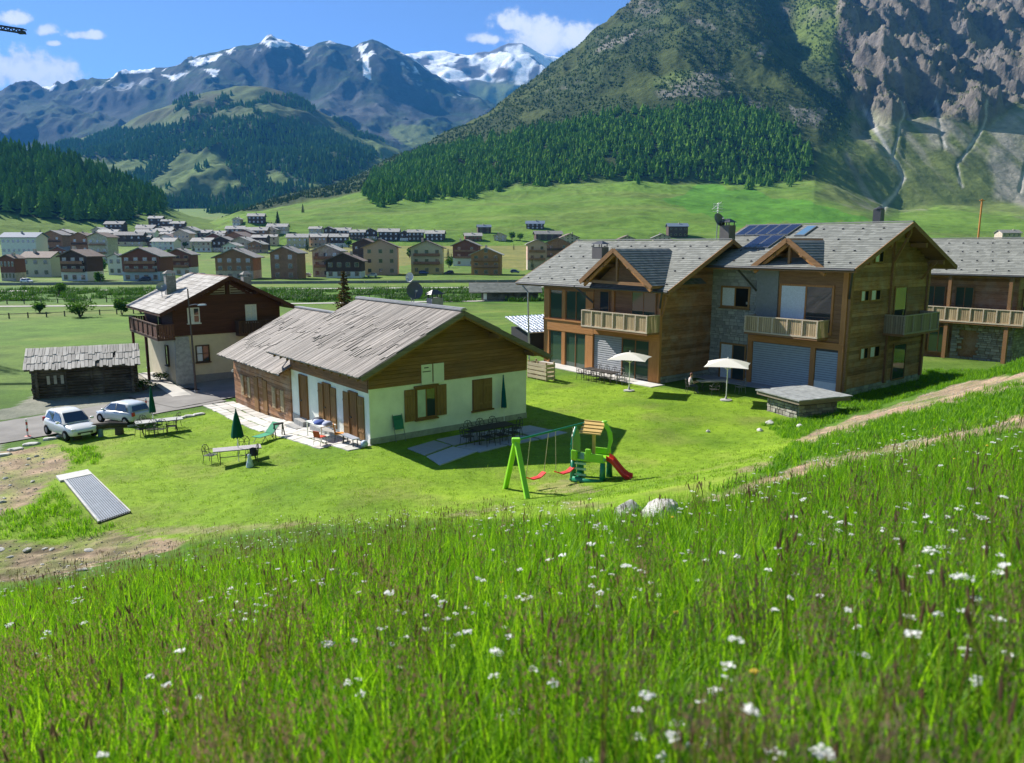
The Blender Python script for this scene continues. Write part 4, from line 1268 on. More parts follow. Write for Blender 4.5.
# glazed corner
for (a0, a1) in ((-1.35, -0.70), (0.90, 1.28), (3.72, 4.55), (10.45, 11.22)):
    FA.box(MB(), a0, a1, -0.05, 0.10, -0.1, 6.9 if a1 < 2 else (3.55 if a1 > 9 else 7.0)).build('post', WD_OR, HA)
FA.box(MB(), -1.36, 4.6, -0.04, 0.13, 3.05, 4.0).build('spandrel_beam', WD_ORX, HA)
FA.box(MB(), -1.40, 4.6, 0.13, 0.20, 3.90, 4.02).build('ledge', WD_ORX, HA)
FA.box(MB(), -1.36, 4.6, -0.04, 0.12, 6.45, 6.86).build('head_beam', WD_BEAMX, HA)
for (z0, z1) in ((0.05, 3.05), (4.02, 6.45)):
    window(HA, FA, -0.70, 0.90, z0, z1, WD_BEAMX, GLG, (1, 1), 0.08, 0.05, sill=False, base=-0.06, deep=0.05)
    window(HA, FA, 1.28, 3.72, z0, z1, WD_BEAMX, [GLG, GLG], (2, 1), 0.08, 0.05, sill=False, base=-0.06, deep=0.05)
    window(HA, LA, 0.2, 5.5, z0, z1, WD_BEAMX, GLG, (3, 1), 0.09, 0.06, sill=False, base=0.0, deep=0.04)
# balcony and the room behind it
balcony(HA, FA, 4.6, 11.35, 3.85, 5.12, 1.4, (True, True), 0.17, posts=7)
FA.box(MB(), 4.6, 11.4, -0.05, 0.12, 3.15, 3.68).build('lintel', WD_ORX, HA)
boards(HA, FA, 3.86, 7.2, 0.26, lambda z: 4.56, lambda z: 11.2, WD_BEAMX, 0.03)
window(HA, FA, 8.55, 11.0, 3.95, 6.85, WD_BEAMX, GLG, (2, 1), 0.11, 0.10, sill=False, base=0.03, deep=0.05)
window(HA, FA, 5.2, 6.3, 3.95, 6.6, WD_BEAMX, GL, (1, 1), 0.10, 0.10, sill=False, base=0.03, deep=0.05)
FA.box(MB(), 6.6, 6.85, -0.02, 0.16, 3.9, 7.6).build('post', WD_OR, HA)
m = MB(); m.bar((4.9, -1.2, 7.35), (11.6, -1.2, 7.25), 0.18, 0.22); m.build('tie_beam', WD_BEAMX, HA)
MB().bar((8.13, -1.2, 7.3), (8.13, -1.2, 9.3), 0.18).build('king_post', WD_BEAM, HA)
MB().prism([(5.3, 7.3), (11.2, 7.2), (8.13, 9.45)], 'y', -0.35, -0.2).build('gable_panel', WD_BEAMX, HA)
for (x0, x1) in ((4.55, 3.3), (11.35, 12.3)):
    MB().bar((x0, -0.1, 5.6), (x1, -1.0, 6.9), 0.13).build('brace', DARKM, HA)
# garden front under the balcony: half slatted blind, half glass
SHUT = plain('blind_slat', (0.40, 0.41, 0.43), 0.5, 0.3, vary=0.1)
def slat_blind(root, wall, u0, u1, z0, z1, h, mat, base=0.0, name='blind'):
    b = wall.box(MB(), u0, u1, base, base + 0.02, z0, z1).build(name, DARKM, root)
    n = int((z1 - z0) / h)
    for i in range(n):
        z = z0 + i * h
        m = MB()
        pr = [(base + 0.03, z + 0.01), (base + 0.085, z + 0.02), (base + 0.055, z + h - 0.012), (base + 0.03, z + h - 0.012)]
        vs = [wall.P(u0 + 0.03, p[0], p[1]) for p in pr] + [wall.P(u1 - 0.03, p[0], p[1]) for p in pr]
        m.add(vs, [(0, 1, 2, 3), (7, 6, 5, 4), (0, 4, 5, 1), (1, 5, 6, 2), (2, 6, 7, 3), (3, 7, 4, 0)])
        m.build('slat', mat, b)
    return b
slat_blind(HA, FA, 4.6, 7.6, 0.05, 3.12, 0.17, SHUT, -0.1)
window(HA, FA, 7.62, 10.4, 0.05, 3.12, WD_BEAMX, GLG, (2, 1), 0.08, 0.02, sill=False, base=-0.10, deep=0.05)
# wooden left flank below the roof, eave bracket and pipe
MB().tube([(-3.4, -0.85, 6.7), (-2.9, -0.6, 6.1), (-2.8, -0.5, 0.2)], 0.07, 8).build('downpipe', ZINC, HA)
chimney(HA, 1.6, 3.5, 7.9, 9.9, 1.15, 0.8, plain('chimney_render', (0.13, 0.12, 0.115), 0.9), True)
chimney(HA, 12.0, 6.5, 9.9, 11.5, 0.85, 0.8, MATS['chimney_render'], True)
dw = HA.matrix_basis
def in_frame(root, x, y, z): return (Matrix.Translation(root.location) @ Matrix.Rotation(root.rotation_euler.z, 4, 'Z')) @ Vector((x, y, z))
p = in_frame(HA, 11.25, 6.2, 10.45)
dish('satellite_dish', p, math.radians(35), 0.55, 'grey satellite dish on the roof ridge beside the dark chimney, under a bare antenna mast', mat=plain('dish_dark', (0.15, 0.155, 0.16), 0.4, 0.4), mast=1.5)
p2 = in_frame(HA, 11.15, 6.35, 10.45)
am = empty('roof_antenna', p2, 0.3, 'white aerial mast with short prongs above the dark satellite dish', 'antenna')
MB().tube([(0, 0, 0), (0, 0, 2.7)], 0.035, 8).build('mast', WHITE, am)
m = MB()
for z in (2.1, 2.3, 2.5, 2.65):
    m.tube([(-0.35, 0.1, z), (0.35, -0.1, z)], 0.02, 6); m.tube([(-0.1, -0.28, z + .05), (0.1, 0.28, z + .05)], 0.02, 6)
m.tube([(-.5, 0, 2.25), (.3, 0, 2.8)], 0.025, 6)
m.build('prongs', WHITE, am)

# ----------------------------------------------------------------- second chalet (stone and timber)
HB = empty('stone_front_chalet', (22.01, 50.55, 0), DEG, 'large chalet with stone front, dark board gable, solar panels and two balconies', 'house')
FB = Wall((0, 0, 0), (1, 0, 0), (0, -1, 0)); RB = Wall((0, 0, 0), (0, 1, 0), (1, 0, 0))
slB = (11.55 - 8.55) / 7.3
ruB = lambda b: 11.55 - abs(b - 5.5) * slB - 0.24
MB().prism([(0.12, -0.3), (11.2, -0.3), (11.2, ruB(11.2) - .05), (5.5, ruB(5.5) - .05), (0.12, ruB(0.12) - .05)], 'x', -11.0, -0.1).build('wall', WD_OLDY, HB)
rfB = gable_roof_x(HB, -11.9, 1.25, 5.5, 11.55, -1.8, 8.55, 12.9, 8.5, 0.22, WD_BEAMX, SLATE, gx=9, gv=4)
dormer(HB, -3.67, 2.75, 2.95, -1.7, 10.5, 8.5, 8.45, 3.0, SLATE_D)
# stone part of the front
SH_ = [(-9.97, -7.43, 5.4, 7.1), (-9.85, -7.5, -0.2, 2.85)]
FB.box(MB(), -11.0, -6.9, -0.1, 0.02, -0.3, 8.7).build('mortar', plain('mortar', (0.27, 0.27, 0.26), 0.95), HB)
stone_wall(HB, Wall((0, -0.02, 0), (1, 0, 0), (0, -1, 0)), -11.0, -6.9, -0.2, 8.7, STONE_B, 0.13, 0.28, 0.2, 0.7, 0.06, SH_)
window(HB, FB, -9.97, -7.43, 5.45, 7.05, WD_SH, [CURT, DARKROOM], (2, 1), 0.14, 0.11, sill=True, base=0.02, deep=0.05)
window(HB, FB, -9.85, -7.5, 0.0, 2.8, WD_SH, [CURT, GL], (2, 1), 0.13, 0.11, sill=False, base=0.02, deep=0.05)
# timber part with balcony
boards(HB, FB, 3.6, 9.0, 0.27, lambda z: -6.88, lambda z: -0.02, WD_BEAMX, 0.05)
balcony(HB, FB, -6.85, -1.2, 3.95, 5.12, 1.4, (True, True), 0.17, posts=6)
window(HB, FB, -5.0, -0.95, 4.1, 7.4, WD_OR, [CURT, GL], (2, 1), 0.14, 0.14, sill=False, base=0.05, deep=0.05)
FB.box(MB(), -6.9, -5.15, 0.02, 0.11, 4.0, 8.4).build('stone_pier', STONE_B, HB)
for (a0, a1, z1) in ((-7.35, -6.95, 3.15), (-2.35, -2.0, 3.15), (-0.35, 0.0, 8.6)):
    FB.box(MB(), a0, a1, -0.02, 0.16, -0.1, z1).build('post', WD_OR, HB)
FB.box(MB(), -7.35, 0.0, -0.02, 0.18, 3.15, 3.6).build('lintel', WD_ORX, HB)
slat_blind(HB, FB, -6.95, -2.35, -0.1, 3.12, 0.16, plain('blue_grey_slat', (0.36, 0.42, 0.47), 0.45, 0.35, vary=0.08), 0.0)
slat_blind(HB, FB, -2.0, -0.35, 0.9, 3.12, 0.16, MATS['blue_grey_slat'], 0.0)
FB.box(MB(), -2.0, -0.35, 0.0, 0.06, -0.1, 0.9).build('low_panel', WHITE, HB)
m = MB(); m.bar((-6.2, -1.25, 8.45), (-1.0, -1.25, 8.4), 0.18, 0.22); m.build('tie_beam', WD_ORX, HB)
MB().bar((-3.67, -1.25, 8.4), (-3.67, -1.25, 10.0), 0.18).build('king_post', WD_BEAM, HB)
MB().prism([(-5.9, 8.45), (-1.2, 8.4), (-3.67, 10.15)], 'y', -0.35, -0.2).build('gable_panel', WD_BEAMX, HB)
MB().bar((0.1, -0.1, 6.6), (0.9, -1.4, 8.4), 0.12).build('brace', DARKM, HB)
MB().bar((-6.9, -0.1, 6.8), (-7.6, -1.4, 8.3), 0.12).build('brace', DARKM, HB)
# gable side towards the bank
boards(HB, RB, 0.5, 11.2, 0.29, lambda z: max(0.0, 5.5 - (11.25 - z) / slB), lambda z: min(11.25, 5.5 + (11.25 - z) / slB), WD_OLDY, 0.05)
stone_wall(HB, RB, 0.0, 11.25, -0.3, 0.5, STONE_B, proud=0.08)
for b in (0.08, 5.55, 11.1):
    RB.box(MB(), b - 0.14, b + 0.14, 0.02, 0.2, 0.4, ruB(b) - .1).build('post', WD_BEAM, HB)
for (b0, b1, z0, z1) in ((1.4, 2.5, 6.3, 7.1), (2.75, 4.1, 6.3, 7.1), (1.9, 3.0, 2.35, 3.2), (3.2, 4.6, 2.35, 3.2), (2.9, 4.1, 8.85, 9.7)):
    window(HB, RB, b0, b1, z0, z1, WD_SH, [CURT, DARKROOM], (2, 1), 0.09, 0.12, sill=False, base=0.05, deep=0.05)
window(HB, RB, 6.1, 8.0, 4.2, 7.2, WD_BEAM, GL, (1, 1), 0.12, 0.13, sill=False, base=0.05, deep=0.05)
window(HB, RB, 6.6, 8.6, 0.4, 3.1, WD_BEAM, GL, (1, 1), 0.12, 0.13, sill=False, base=0.05, deep=0.05)
balcony(HB, RB, 5.0, 10.3, 4.0, 5.30, 1.45, (True, True), 0.18, mat=wood('wood_grey_slat', (0.20, 0.165, 0.12), (0.38, 0.32, 0.235), 'z', rand=0.4), rail=wood('wood_grey_rail', (0.26, 0.22, 0.17), (0.42, 0.37, 0.29), 'x'), posts=5)
for f in (0.0, 0.5, 1.0):
    for bb in ((-1.8, 8.55), (12.9, 8.5)):
        pass
for b in (0.3, 3.0, 5.5, 8.0, 11.0):
    MB().box(-0.05, 1.15, b - 0.12, b + 0.12, ruB(b) - 0.40, ruB(b) - 0.08).build('purlin', WD_BEAMX, rfB)
MB().bar((0.15, 5.55, 8.9), (1.1, 5.55, 10.9), 0.14).build('brace', WD_BEAM, HB)
MB().bar((0.15, 9.9, 7.6), (1.1, 9.9, 8.9), 0.14).build('brace', WD_BEAM, HB)
chimney(HB, -1.4, 5.9, 11.2, 12.5, 0.55, 0.55, DARKM, False)
MB().lathe([(0.34, 0), (0.34, 0.06), (0.05, 0.2)], 12, (-1.4, 5.9, 12.5)).build('chimney_cowl', DARKM, HB)
# solar panels and skylight lie on the roof
def roof_pt(a, b, lift=0.0): return Vector((a, b, 8.55 + (b + 1.8) * slB + lift))
PANEL = None
def solar(name, a0, a1, b0, b1, nu, nv, label):
    root = empty(name, in_frame(HB, (a0 + a1) / 2, (b0 + b1) / 2, roof_pt(0, (b0 + b1) / 2).z), DEG, label, 'solar panel', 'solar panels on the stone-fronted chalet')
    T = Matrix.Translation(-Vector(((a0 + a1) / 2, (b0 + b1) / 2, roof_pt(0, (b0 + b1) / 2).z)))
    n = Vector((0, -slB, 1)).normalized()
    cm = bpy.data.materials.get('solar_cell')
    if cm is None:
        cm, t, out = new_mat('solar_cell')
        v = objcoord(t, (1, 1, 1), world=True)
        nn = t.noise(v, 2.0, 2)
        bsdf(t, out, t.ramp(nn, [(0.3, (0.010, 0.013, 0.030)), (0.7, (0.016, 0.020, 0.048))]), 0.12, 0.6)
    for i in range(nu):
        for j in range(nv):
            u0 = a0 + (a1 - a0) * i / nu + 0.03; u1 = a0 + (a1 - a0) * (i + 1) / nu - 0.03
            v0 = b0 + (b1 - b0) * j / nv + 0.03; v1 = b0 + (b1 - b0) * (j + 1) / nv - 0.03
            cs = [T @ (roof_pt(u, v) + n * w) for w in (0.08, 0.17) for (u, v) in ((u0, v0), (u1, v0), (u1, v1), (u0, v1))]
            f = MB().add(cs, [(0, 3, 2, 1), (4, 5, 6, 7), (0, 1, 5, 4), (1, 2, 6, 5), (2, 3, 7, 6), (3, 0, 4, 7)]).build('panel_frame', GREYM, root)
            e = 0.05
            cs = [T @ (roof_pt(u, v) + n * w) for w in (0.172, 0.178) for (u, v) in ((u0 + e, v0 + e), (u1 - e, v0 + e), (u1 - e, v1 - e), (u0 + e, v1 - e))]
            MB().add(cs, [(0, 3, 2, 1), (4, 5, 6, 7), (0, 1, 5, 4), (1, 2, 6, 5), (2, 3, 7, 6), (3, 0, 4, 7)]).build('panel', cm, f)
solar('solar_array', -11.5, -6.8, 3.35, 5.3, 5, 1, 'long row of dark blue solar panels just below the roof ridge')
solar('solar_array', -9.1, -6.9, 1.1, 3.25, 2, 1, 'shorter pair of dark blue solar panels lower on the roof, left of the gable')
n = Vector((0, -slB, 1)).normalized()
cs = [roof_pt(u, v) + n * w for w in (0.02, 0.16) for (u, v) in ((-6.2, 3.25), (-5.4, 3.25), (-5.4, 4.95), (-6.2, 4.95))]
sk = MB().add(cs, [(0, 3, 2, 1), (4, 5, 6, 7), (0, 1, 5, 4), (1, 2, 6, 5), (2, 3, 7, 6), (3, 0, 4, 7)]).build('skylight', GREYM, HB)
cs = [roof_pt(u, v) + n * w for w in (0.162, 0.168) for (u, v) in ((-6.12, 3.33), (-5.48, 3.33), (-5.48, 4.87), (-6.12, 4.87))]
MB().add(cs, [(0, 3, 2, 1), (4, 5, 6, 7), (0, 1, 5, 4), (1, 2, 6, 5), (2, 3, 7, 6), (3, 0, 4, 7)]).build('pane', glass('skylight_glass', (0.10, 0.2, 0.3), 0.02), sk)

# ----------------------------------------------------------------- third chalet at the right edge
HCc = empty('far_right_chalet', (43.5, 66.5, 0), DEG, 'dark timber and stone chalet with long balcony at the right edge of the picture', 'house')
FC = Wall((0, 0, 0), (1, 0, 0), (0, -1, 0)); RC_ = Wall((0, 0, 0), (0, 1, 0), (1, 0, 0))
slC = (10.64 - 7.5) / 6.2
ruC = lambda b: 10.64 - abs(b - 5.0) * slC - 0.22
MB().prism([(0.12, -0.3), (10, -0.3), (10, ruC(10) - .05), (5, ruC(5) - .05), (0.12, ruC(0.12) - .05)], 'x', -13, -0.1).build('wall', WD_OLDY, HCc)
gable_roof_x(HCc, -14, 1.2, 5.0, 10.64, -1.2, 7.5, 11.2, 7.5, 0.2, WD_BEAMX, SLATE, gx=12, gv=4, back=False)
boards(HCc, FC, 3.3, 7.3, 0.27, lambda z: -10.0, lambda z: 0.0, WD_OLD, 0.05)
boards(HCc, RC_, 3.3, 10.3, 0.28, lambda z: max(0.0, 5 - (10.4 - z) / slC), lambda z: min(10.0, 5 + (10.4 - z) / slC), WD_OLDY, 0.05)
stone_wall(HCc, FC, -13.0, -9.2, -0.2, 7.2, STONE, proud=0.09)
stone_wall(HCc, FC, -5.0, 0.0, -0.2, 3.2, STONE, proud=0.09, holes=[(-4.2, -2.8, 0, 2.6)])
stone_wall(HCc, RC_, 0.0, 9.9, -0.2, 3.2, STONE, proud=0.09)
balcony(HCc, FC, -10.5, 1.1, 3.3, 4.58, 1.3, (True, True), 0.17, posts=12)
balcony(HCc, RC_, 0.05, 8.0, 3.3, 4.55, 1.1, (False, True), 0.18, posts=7)
for (a0, a1, z0, z1) in ((-7.8, -5.8, 3.5, 6.4), (-5.0, -3.4, 3.5, 6.4), (-8.8, -7.2, 0.2, 2.7), (-7.0, -5.2, 0.2, 2.7)):
    window(HCc, FC, a0, a1, z0, z1, WD_BEAMX, GLG, (2, 1), 0.10, 0.16, sill=False, base=0.08, deep=0.05)
for b in (1.0, 3.4):
    window(HCc, RC_, b, b + 1.8, 3.6, 6.3, WD_BEAM, GL, (2, 1), 0.10, 0.14, sill=False, base=0.06, deep=0.05)
for a in (-10.2, -5.1, -0.2):
    FC.box(MB(), a - .14, a + .14, 0.9, 1.18, 4.6, 7.4).build('post', WD_BEAM, HCc)
    FC.box(MB(), a - .16, a + .16, 0.9, 1.2, -0.1, 3.13).build('post', WD_BEAM, HCc)
chimney(HCc, -1.0, 5.6, 10.1, 11.5, 0.8, 0.8, MATS['chimney_render'], True)
# neighbour behind it: only roof and panels show
HD = empty('rear_chalet', (44.0, 92.0, 0), DEG, 'chalet roof carrying two blue panel fields behind the far right chalet', 'house')
MB().prism([(0, -0.3), (10, -0.3), (10, 9.0), (5, 11.6), (0, 9.0)], 'x', -12, 0).build('wall', WD_OLDY, HD)
gable_roof_x(HD, -13, 1, 5.0, 12.3, -1.3, 9.3, 11.3, 9.3, 0.2, WD_BEAMX, SLATE, gx=6, gv=2, back=False)
HB_keep = HB
for i in range(2):
    root = empty('solar_array', in_frame(HD, -9.0 + i * 4.4, 2.4, 11.1), DEG, ['left dark blue solar field on the roof behind the right-hand chalet', 'right dark blue solar field on the roof behind the right-hand chalet'][i], 'solar panel', 'solar panels behind the right-hand chalet')
    sD = 3.0 / 6.3
    for c_ in range(3):
        cs = [Vector((-2.0 + c_ * 1.32 + du, dv, dv * sD + dz)) for dz in (0.12, 0.2) for (du, dv) in ((0, -1.6), (1.28, -1.6), (1.28, 1.9), (0, 1.9))]
        MB().add(cs, [(0, 3, 2, 1), (4, 5, 6, 7), (0, 1, 5, 4), (1, 2, 6, 5), (2, 3, 7, 6), (3, 0, 4, 7)]).build('panel', bpy.data.materials['solar_cell'], root)
# ================================================================= house and log barn across the lane
HL = empty('lane_house', (-27.18, 61.68, -1.05), math.radians(38), 'brown timber and cream plaster house with two chimneys across the lane', 'house')
FL = Wall((0, 0, 0), (1, 0, 0), (0, -1, 0)); LL = Wall((0, 0, 0), (0, 1, 0), (-1, 0, 0))
GWL = 8.8
sL = 0.50
rL = lambda x: 8.55 - abs(x - 4.4) * sL
MB().box(0.05, GWL, 0.05, 9.2, -0.6, 3.85).build('ground_floor', PL_CREAM, HL)
MB().prism([(0, 3.85), (GWL, 3.85), (GWL, rL(0) - .1), (4.4, rL(4.4) - .1), (0, rL(0) - .1)], 'y', 0.0, 9.3).build('upper_wall', WD_RED, HL)
boards(HL, FL, 3.86, 8.2, 0.2, lambda z: max(0.0, 4.4 - (8.4 - z) / sL), lambda z: min(GWL, 4.4 + (8.4 - z) / sL), WD_RED, 0.05, 'log')
boards(HL, LL, 3.86, 6.3, 0.2, lambda z: 0.0, lambda z: 9.2, WD_REDY, 0.05, 'log')
m = MB(); FL.box(m, -0.05, GWL + .03, 0, 0.05, -0.6, 0.55); m.build('plinth', STONE_B, HL)
m = MB()
m.add([FL.P(-0.15, 0.0, -0.6), FL.P(1.35, 0.0, -0.6), FL.P(1.35, 0.25, -0.6), FL.P(-0.15, 0.25, -0.6), FL.P(-0.02, 0.0, 3.8), FL.P(1.05, 0.0, 3.8), FL.P(1.05, 0.1, 3.8), FL.P(-0.02, 0.1, 3.8)], [(0, 3, 2, 1), (4, 5, 6, 7), (0, 1, 5, 4), (1, 2, 6, 5), (2, 3, 7, 6), (3, 0, 4, 7)])
m.build('stone_pier', plain('pier_stone', (0.36, 0.37, 0.37), 0.9, 0.1, vary=0.25, scale=4, bump=0.6), HL)
rfL = MB().prism([(4.4 - 5.65, 8.6 - 5.65 * sL), (4.4, 8.6), (4.4 + 5.65, 8.6 - 5.65 * sL), (4.4 + 5.65, 8.42 - 5.65 * sL), (4.4, 8.40), (4.4 - 5.65, 8.42 - 5.65 * sL)], 'y', -1.1, 10.3).build('roof', WD_REDY, HL)
for s_ in (-1, 1):
    ev = Vector((-s_ * 5.65, 0, 5.65 * sL))
    tiles(rfL, 'shingles', (4.4 + s_ * 5.65, -1.1, 8.6 - 5.65 * sL), (0, 1, 0), ev, 11.4, ev.length, 0.5, 0.55, SHING)
    MB().bar((4.4, -1.13, 8.5), (4.4 + s_ * 5.65, -1.13, 8.5 - 5.65 * sL), 0.05, 0.28).build('verge_board', WD_RED, rfL)
for x in (0.1, 2.2, 4.4, 6.6, GWL - 0.1):
    MB().box(x - .1, x + .1, -1.0, 0.05, rL(x) - .42, rL(x) - .16).build('purlin', WD_REDY, rfL)
# open timber frame in the gable
for (a, b) in (((1.9, 7.0), (4.3, 7.0)), ((4.5, 7.0), (6.9, 7.0)), ((2.6, 7.05), (4.2, 8.0)), ((6.2, 7.05), (4.6, 8.0)), ((4.4, 6.9), (4.4, 8.3))):
    MB().bar(FL.P(a[0], 0.14, a[1]), FL.P(b[0], 0.14, b[1]), 0.16, 0.2).build('truss_beam', WD_RED, HL)
for s_ in (-1, 1):
    p = [FL.P(4.4 + s_ * 0.2, 0.07, 7.08), FL.P(4.4 + s_ * 2.2, 0.07, 7.08), FL.P(4.4 + s_ * 0.2, 0.07, 8.0)]
    pn = MB().add(p, [(0, 1, 2)]).build('gable_light', plain('pale_lath', (0.42, 0.38, 0.33), 0.8), HL)
    for q in range(3):
        MB().bar(FL.P(4.4 + s_ * 0.25, 0.09, 7.22 + q * .2), FL.P(4.4 + s_ * (2.0 - q * .5), 0.09, 7.22 + q * .2), 0.03, 0.08).build('lath', WD_RED, pn)
WHT_F = plain('window_white', (0.72, 0.72, 0.70), 0.5)
for (u0, u1, z0, z1) in ((1.1, 2.05, 4.85, 6.1), (5.8, 6.75, 4.65, 6.15)):
    window(HL, FL, u0, u1, z0, z1, WHT_F, [CURT, GL] if u0 < 3 else [CURT, CURT], (2, 2), 0.08, 0.12, base=0.05, deep=0.04)
window(HL, FL, 1.55, 2.65, 1.6, 3.0, plain('window_brown', (0.06, 0.035, 0.02), 0.6), [CURT, GL], (2, 2), 0.09, 0.09)
window(HL, FL, 5.6, 6.8, 1.4, 3.0, MATS['window_brown'], GL, (2, 2), 0.09, 0.09)
window(HL, LL, 2.2, 3.0, 1.2, 2.9, MATS['window_brown'], GL, (1, 2), 0.09, 0.09)
window(HL, LL, 3.5, 4.8, 4.2, 6.0, MATS['window_brown'], GL, (2, 1), 0.09, 0.12, base=0.05)
BR = wood('balcony_dark', (0.035, 0.022, 0.018), (0.10, 0.06, 0.045), 'z', rand=0.3)
BRX = wood('balcony_dark_x', (0.06, 0.03, 0.022), (0.13, 0.075, 0.05), 'x', rand=0.3)
balcony(HL, FL, 4.9, 8.4, 3.75, 4.85, 0.9, (True, True), 0.2, BR, BRX, 4, BRX)
balcony(HL, LL, -0.3, 9.2, 3.75, 4.9, 1.35, (True, True), 0.2, wood('balcony_red', (0.10, 0.045, 0.03), (0.19, 0.095, 0.06), 'z', rand=0.3), BRX, 7, BRX)
for y in (4.2, 8.9):
    MB().box(-1.3, -1.1, y - .1, y + .1, -0.6, 3.58).build('balcony_post', WD_REDY, HL)
chimney(HL, 1.3, 5.2, 6.6, 8.5, 0.8, 0.7, plain('chimney_stone', (0.23, 0.22, 0.21), 0.9, vary=0.3, scale=6), True, SHING)
chimney(HL, 7.6, 4.5, 6.6, 8.3, 0.7, 0.7, MATS['chimney_stone'], True, SHING)
fr_L = lambda x, y, z: (Matrix.Translation(HL.location) @ Matrix.Rotation(math.radians(38), 4, 'Z')) @ Vector((x, y, z))
dish('satellite_dish', fr_L(0.5, 4.9, 6.75), math.radians(30), 0.42, 'small pale satellite dish by the left chimney of the lane house', mast=0.9, group=None)
# ----------------------------------------------------------------- log barn
p0 = on_ground(38, 399)
BN = empty('log_barn', (p0.x, p0.y, p0.z - 0.05), math.radians(25.7), 'low dark log barn with bleached plank roof beside the lane', 'barn')
FBn = Wall((0, 0, 0), (1, 0, 0), (0, -1, 0))
BWd, BDp = 6.5, 4.2
lr = random.Random(9)
MB().box(0.14, BWd - 0.14, 0.14, BDp - .14, 0, 2.45).build('core_wall', DARKROOM, BN)
z = 0.0
for i in range(11):
    r_ = 0.115
    y_off = lr.uniform(-0.02, 0.02)
    if not (4 < i < 8 and False):
        MB().tube([(-0.28 - lr.uniform(0, .1), 0.06 + y_off, z + r_), (BWd * .5, 0.05 + y_off, z + r_ + lr.uniform(-.02, .02)), (BWd + 0.25 + lr.uniform(0, .12), 0.06 + y_off, z + r_)], [r_, r_ * 1.05, r_ * 0.95], 8).build('log', WD_BARN, BN)
    MB().tube([(-0.28, BDp, z + r_), (BWd + 0.3, BDp, z + r_)], r_, 8).build('log', WD_BARN, BN)
    for xx in (0.06, BWd - 0.06):
        MB().tube([(xx, -0.3 - lr.uniform(0, .1), z + r_ + 0.11), (xx, BDp + 0.3, z + r_ + 0.11)], r_, 8).build('log', WD_BARNY, BN)
    z += 0.218
for s_ in (0, 1):
    for xx in (0.06, BWd - 0.06):
        pass
zr_b, run_b, k_b = 3.55, BDp / 2 + 0.75, 0.42
rb_ = MB().prism([(-0.75, zr_b - run_b * k_b), (BDp / 2, zr_b), (BDp + 0.75, zr_b - run_b * k_b), (BDp + 0.75, zr_b - run_b * k_b - .1), (BDp / 2, zr_b - .12), (-0.75, zr_b - run_b * k_b - .1)], 'x', -0.6, BWd + 0.55).build('roof', WD_BARN, BN)
MB().prism([(0.06, 2.4), (BDp - .06, 2.4), (BDp / 2, 3.35)], 'x', 0.0, 0.12).build('gable_board', WD_BARNY, BN)
MB().prism([(0.06, 2.4), (BDp - .06, 2.4), (BDp / 2, 3.35)], 'x', BWd - .12, BWd).build('gable_board', WD_BARNY, BN)
evb = Vector((0, run_b, run_b * k_b)); Lb = evb.length; evb.normalize(); nb_ = Vector((0, -k_b, 1)).normalized()
for c_ in range(3):
    x = -0.68
    while x < BWd + 0.5:
        w = lr.uniform(0.14, 0.30)
        if lr.random() > 0.05:
            v0 = Lb * c_ / 3 - lr.uniform(0.02, 0.35); v1 = Lb * (c_ + 1) / 3 + 0.06
            bx = slab_on(Vector((0, -0.75, zr_b - run_b * k_b)), Vector((1, 0, 0)), evb, x, x + w - 0.025, v0, v1, 0.01 + lr.uniform(0, .02), 0.05 + lr.uniform(0, .025), nb_, 0.035)
            ctr = Vector(bx.mean(0)); R = Matrix((evb, Vector((1, 0, 0)), evb.cross(Vector((1, 0, 0))))).transposed()
            me = MB().add([R.inverted() @ (Vector(q) - ctr) for q in bx], [(0, 3, 2, 1), (4, 5, 6, 7), (0, 1, 5, 4), (1, 2, 6, 5), (2, 3, 7, 6), (3, 0, 4, 7)]).mesh('roof_plank', WD_BLEACH)
            link_mesh('roof_plank', me, rb_, ctr, (R @ Matrix.Rotation(lr.uniform(-.03, .03), 3, 'Z')).to_euler())
        x += w
for (u0, u1, z0, z1) in ((0.8, 1.3, 1.05, 1.75), (2.3, 2.6, 1.0, 1.6)):
    pass
m = MB(); 
for xx in (1.9, 3.6, 4.4): FBn.box(m, xx, xx + .1, 0.08, 0.16, 0.3, 2.2)
m.build('wall_brace', WD_BARN, BN)
for x in (0.7, 1.15, 1.6):
    FBn.box(MB(), x, x + 0.2, 0.08, 0.11, 1.1, 1.75).build('nailed_board', WD_BLEACH, BN)
# ----------------------------------------------------------------- two farm sheds in the field behind
p = on_ground(482, 301)
SH1 = empty('field_shed', (p.x, p.y, p.z), math.radians(4), 'long low shed with pale speckled roof standing in the field', 'shed')
MB().prism([(0, 0), (5, 0), (5, 2.0), (2.5, 3.4), (0, 2.0)], 'x', 0, 11.5).build('wall', WD_BARN, SH1)
r1 = MB().prism([(-0.8, 1.75), (2.5, 3.65), (5.8, 1.75), (5.8, 1.6), (2.5, 3.5), (-0.8, 1.6)], 'x', -2.6, 12.2).build('roof', WD_BARN, SH1)
tiles(r1, 'slates', (-2.6, -0.8, 1.75), (1, 0, 0), (0, 3.3, 1.9), 14.8, 3.8, 0.6, 0.5, SLATE)
MB().box(0.3, 1.0, -0.04, 0.05, 0.3, 1.7).build('door', WHITE, SH1)
p = on_ground(527, 350)
SH2 = empty('tin_shed', (p.x + .3, p.y, p.z), math.radians(30), 'small dark shed with grey tin lean-to roof beside the glazed corner', 'shed')
MB().box(0, 5.5, 0, 3.6, -0.3, 1.9).build('wall', plain('shed_dark', (0.035, 0.035, 0.04), 0.8), SH2)
r2 = MB().prism([(-0.5, 1.75), (4.0, 2.9), (4.0, 2.8), (-0.5, 1.65)], 'x', -0.5, 6).build('roof', ZINC, SH2)
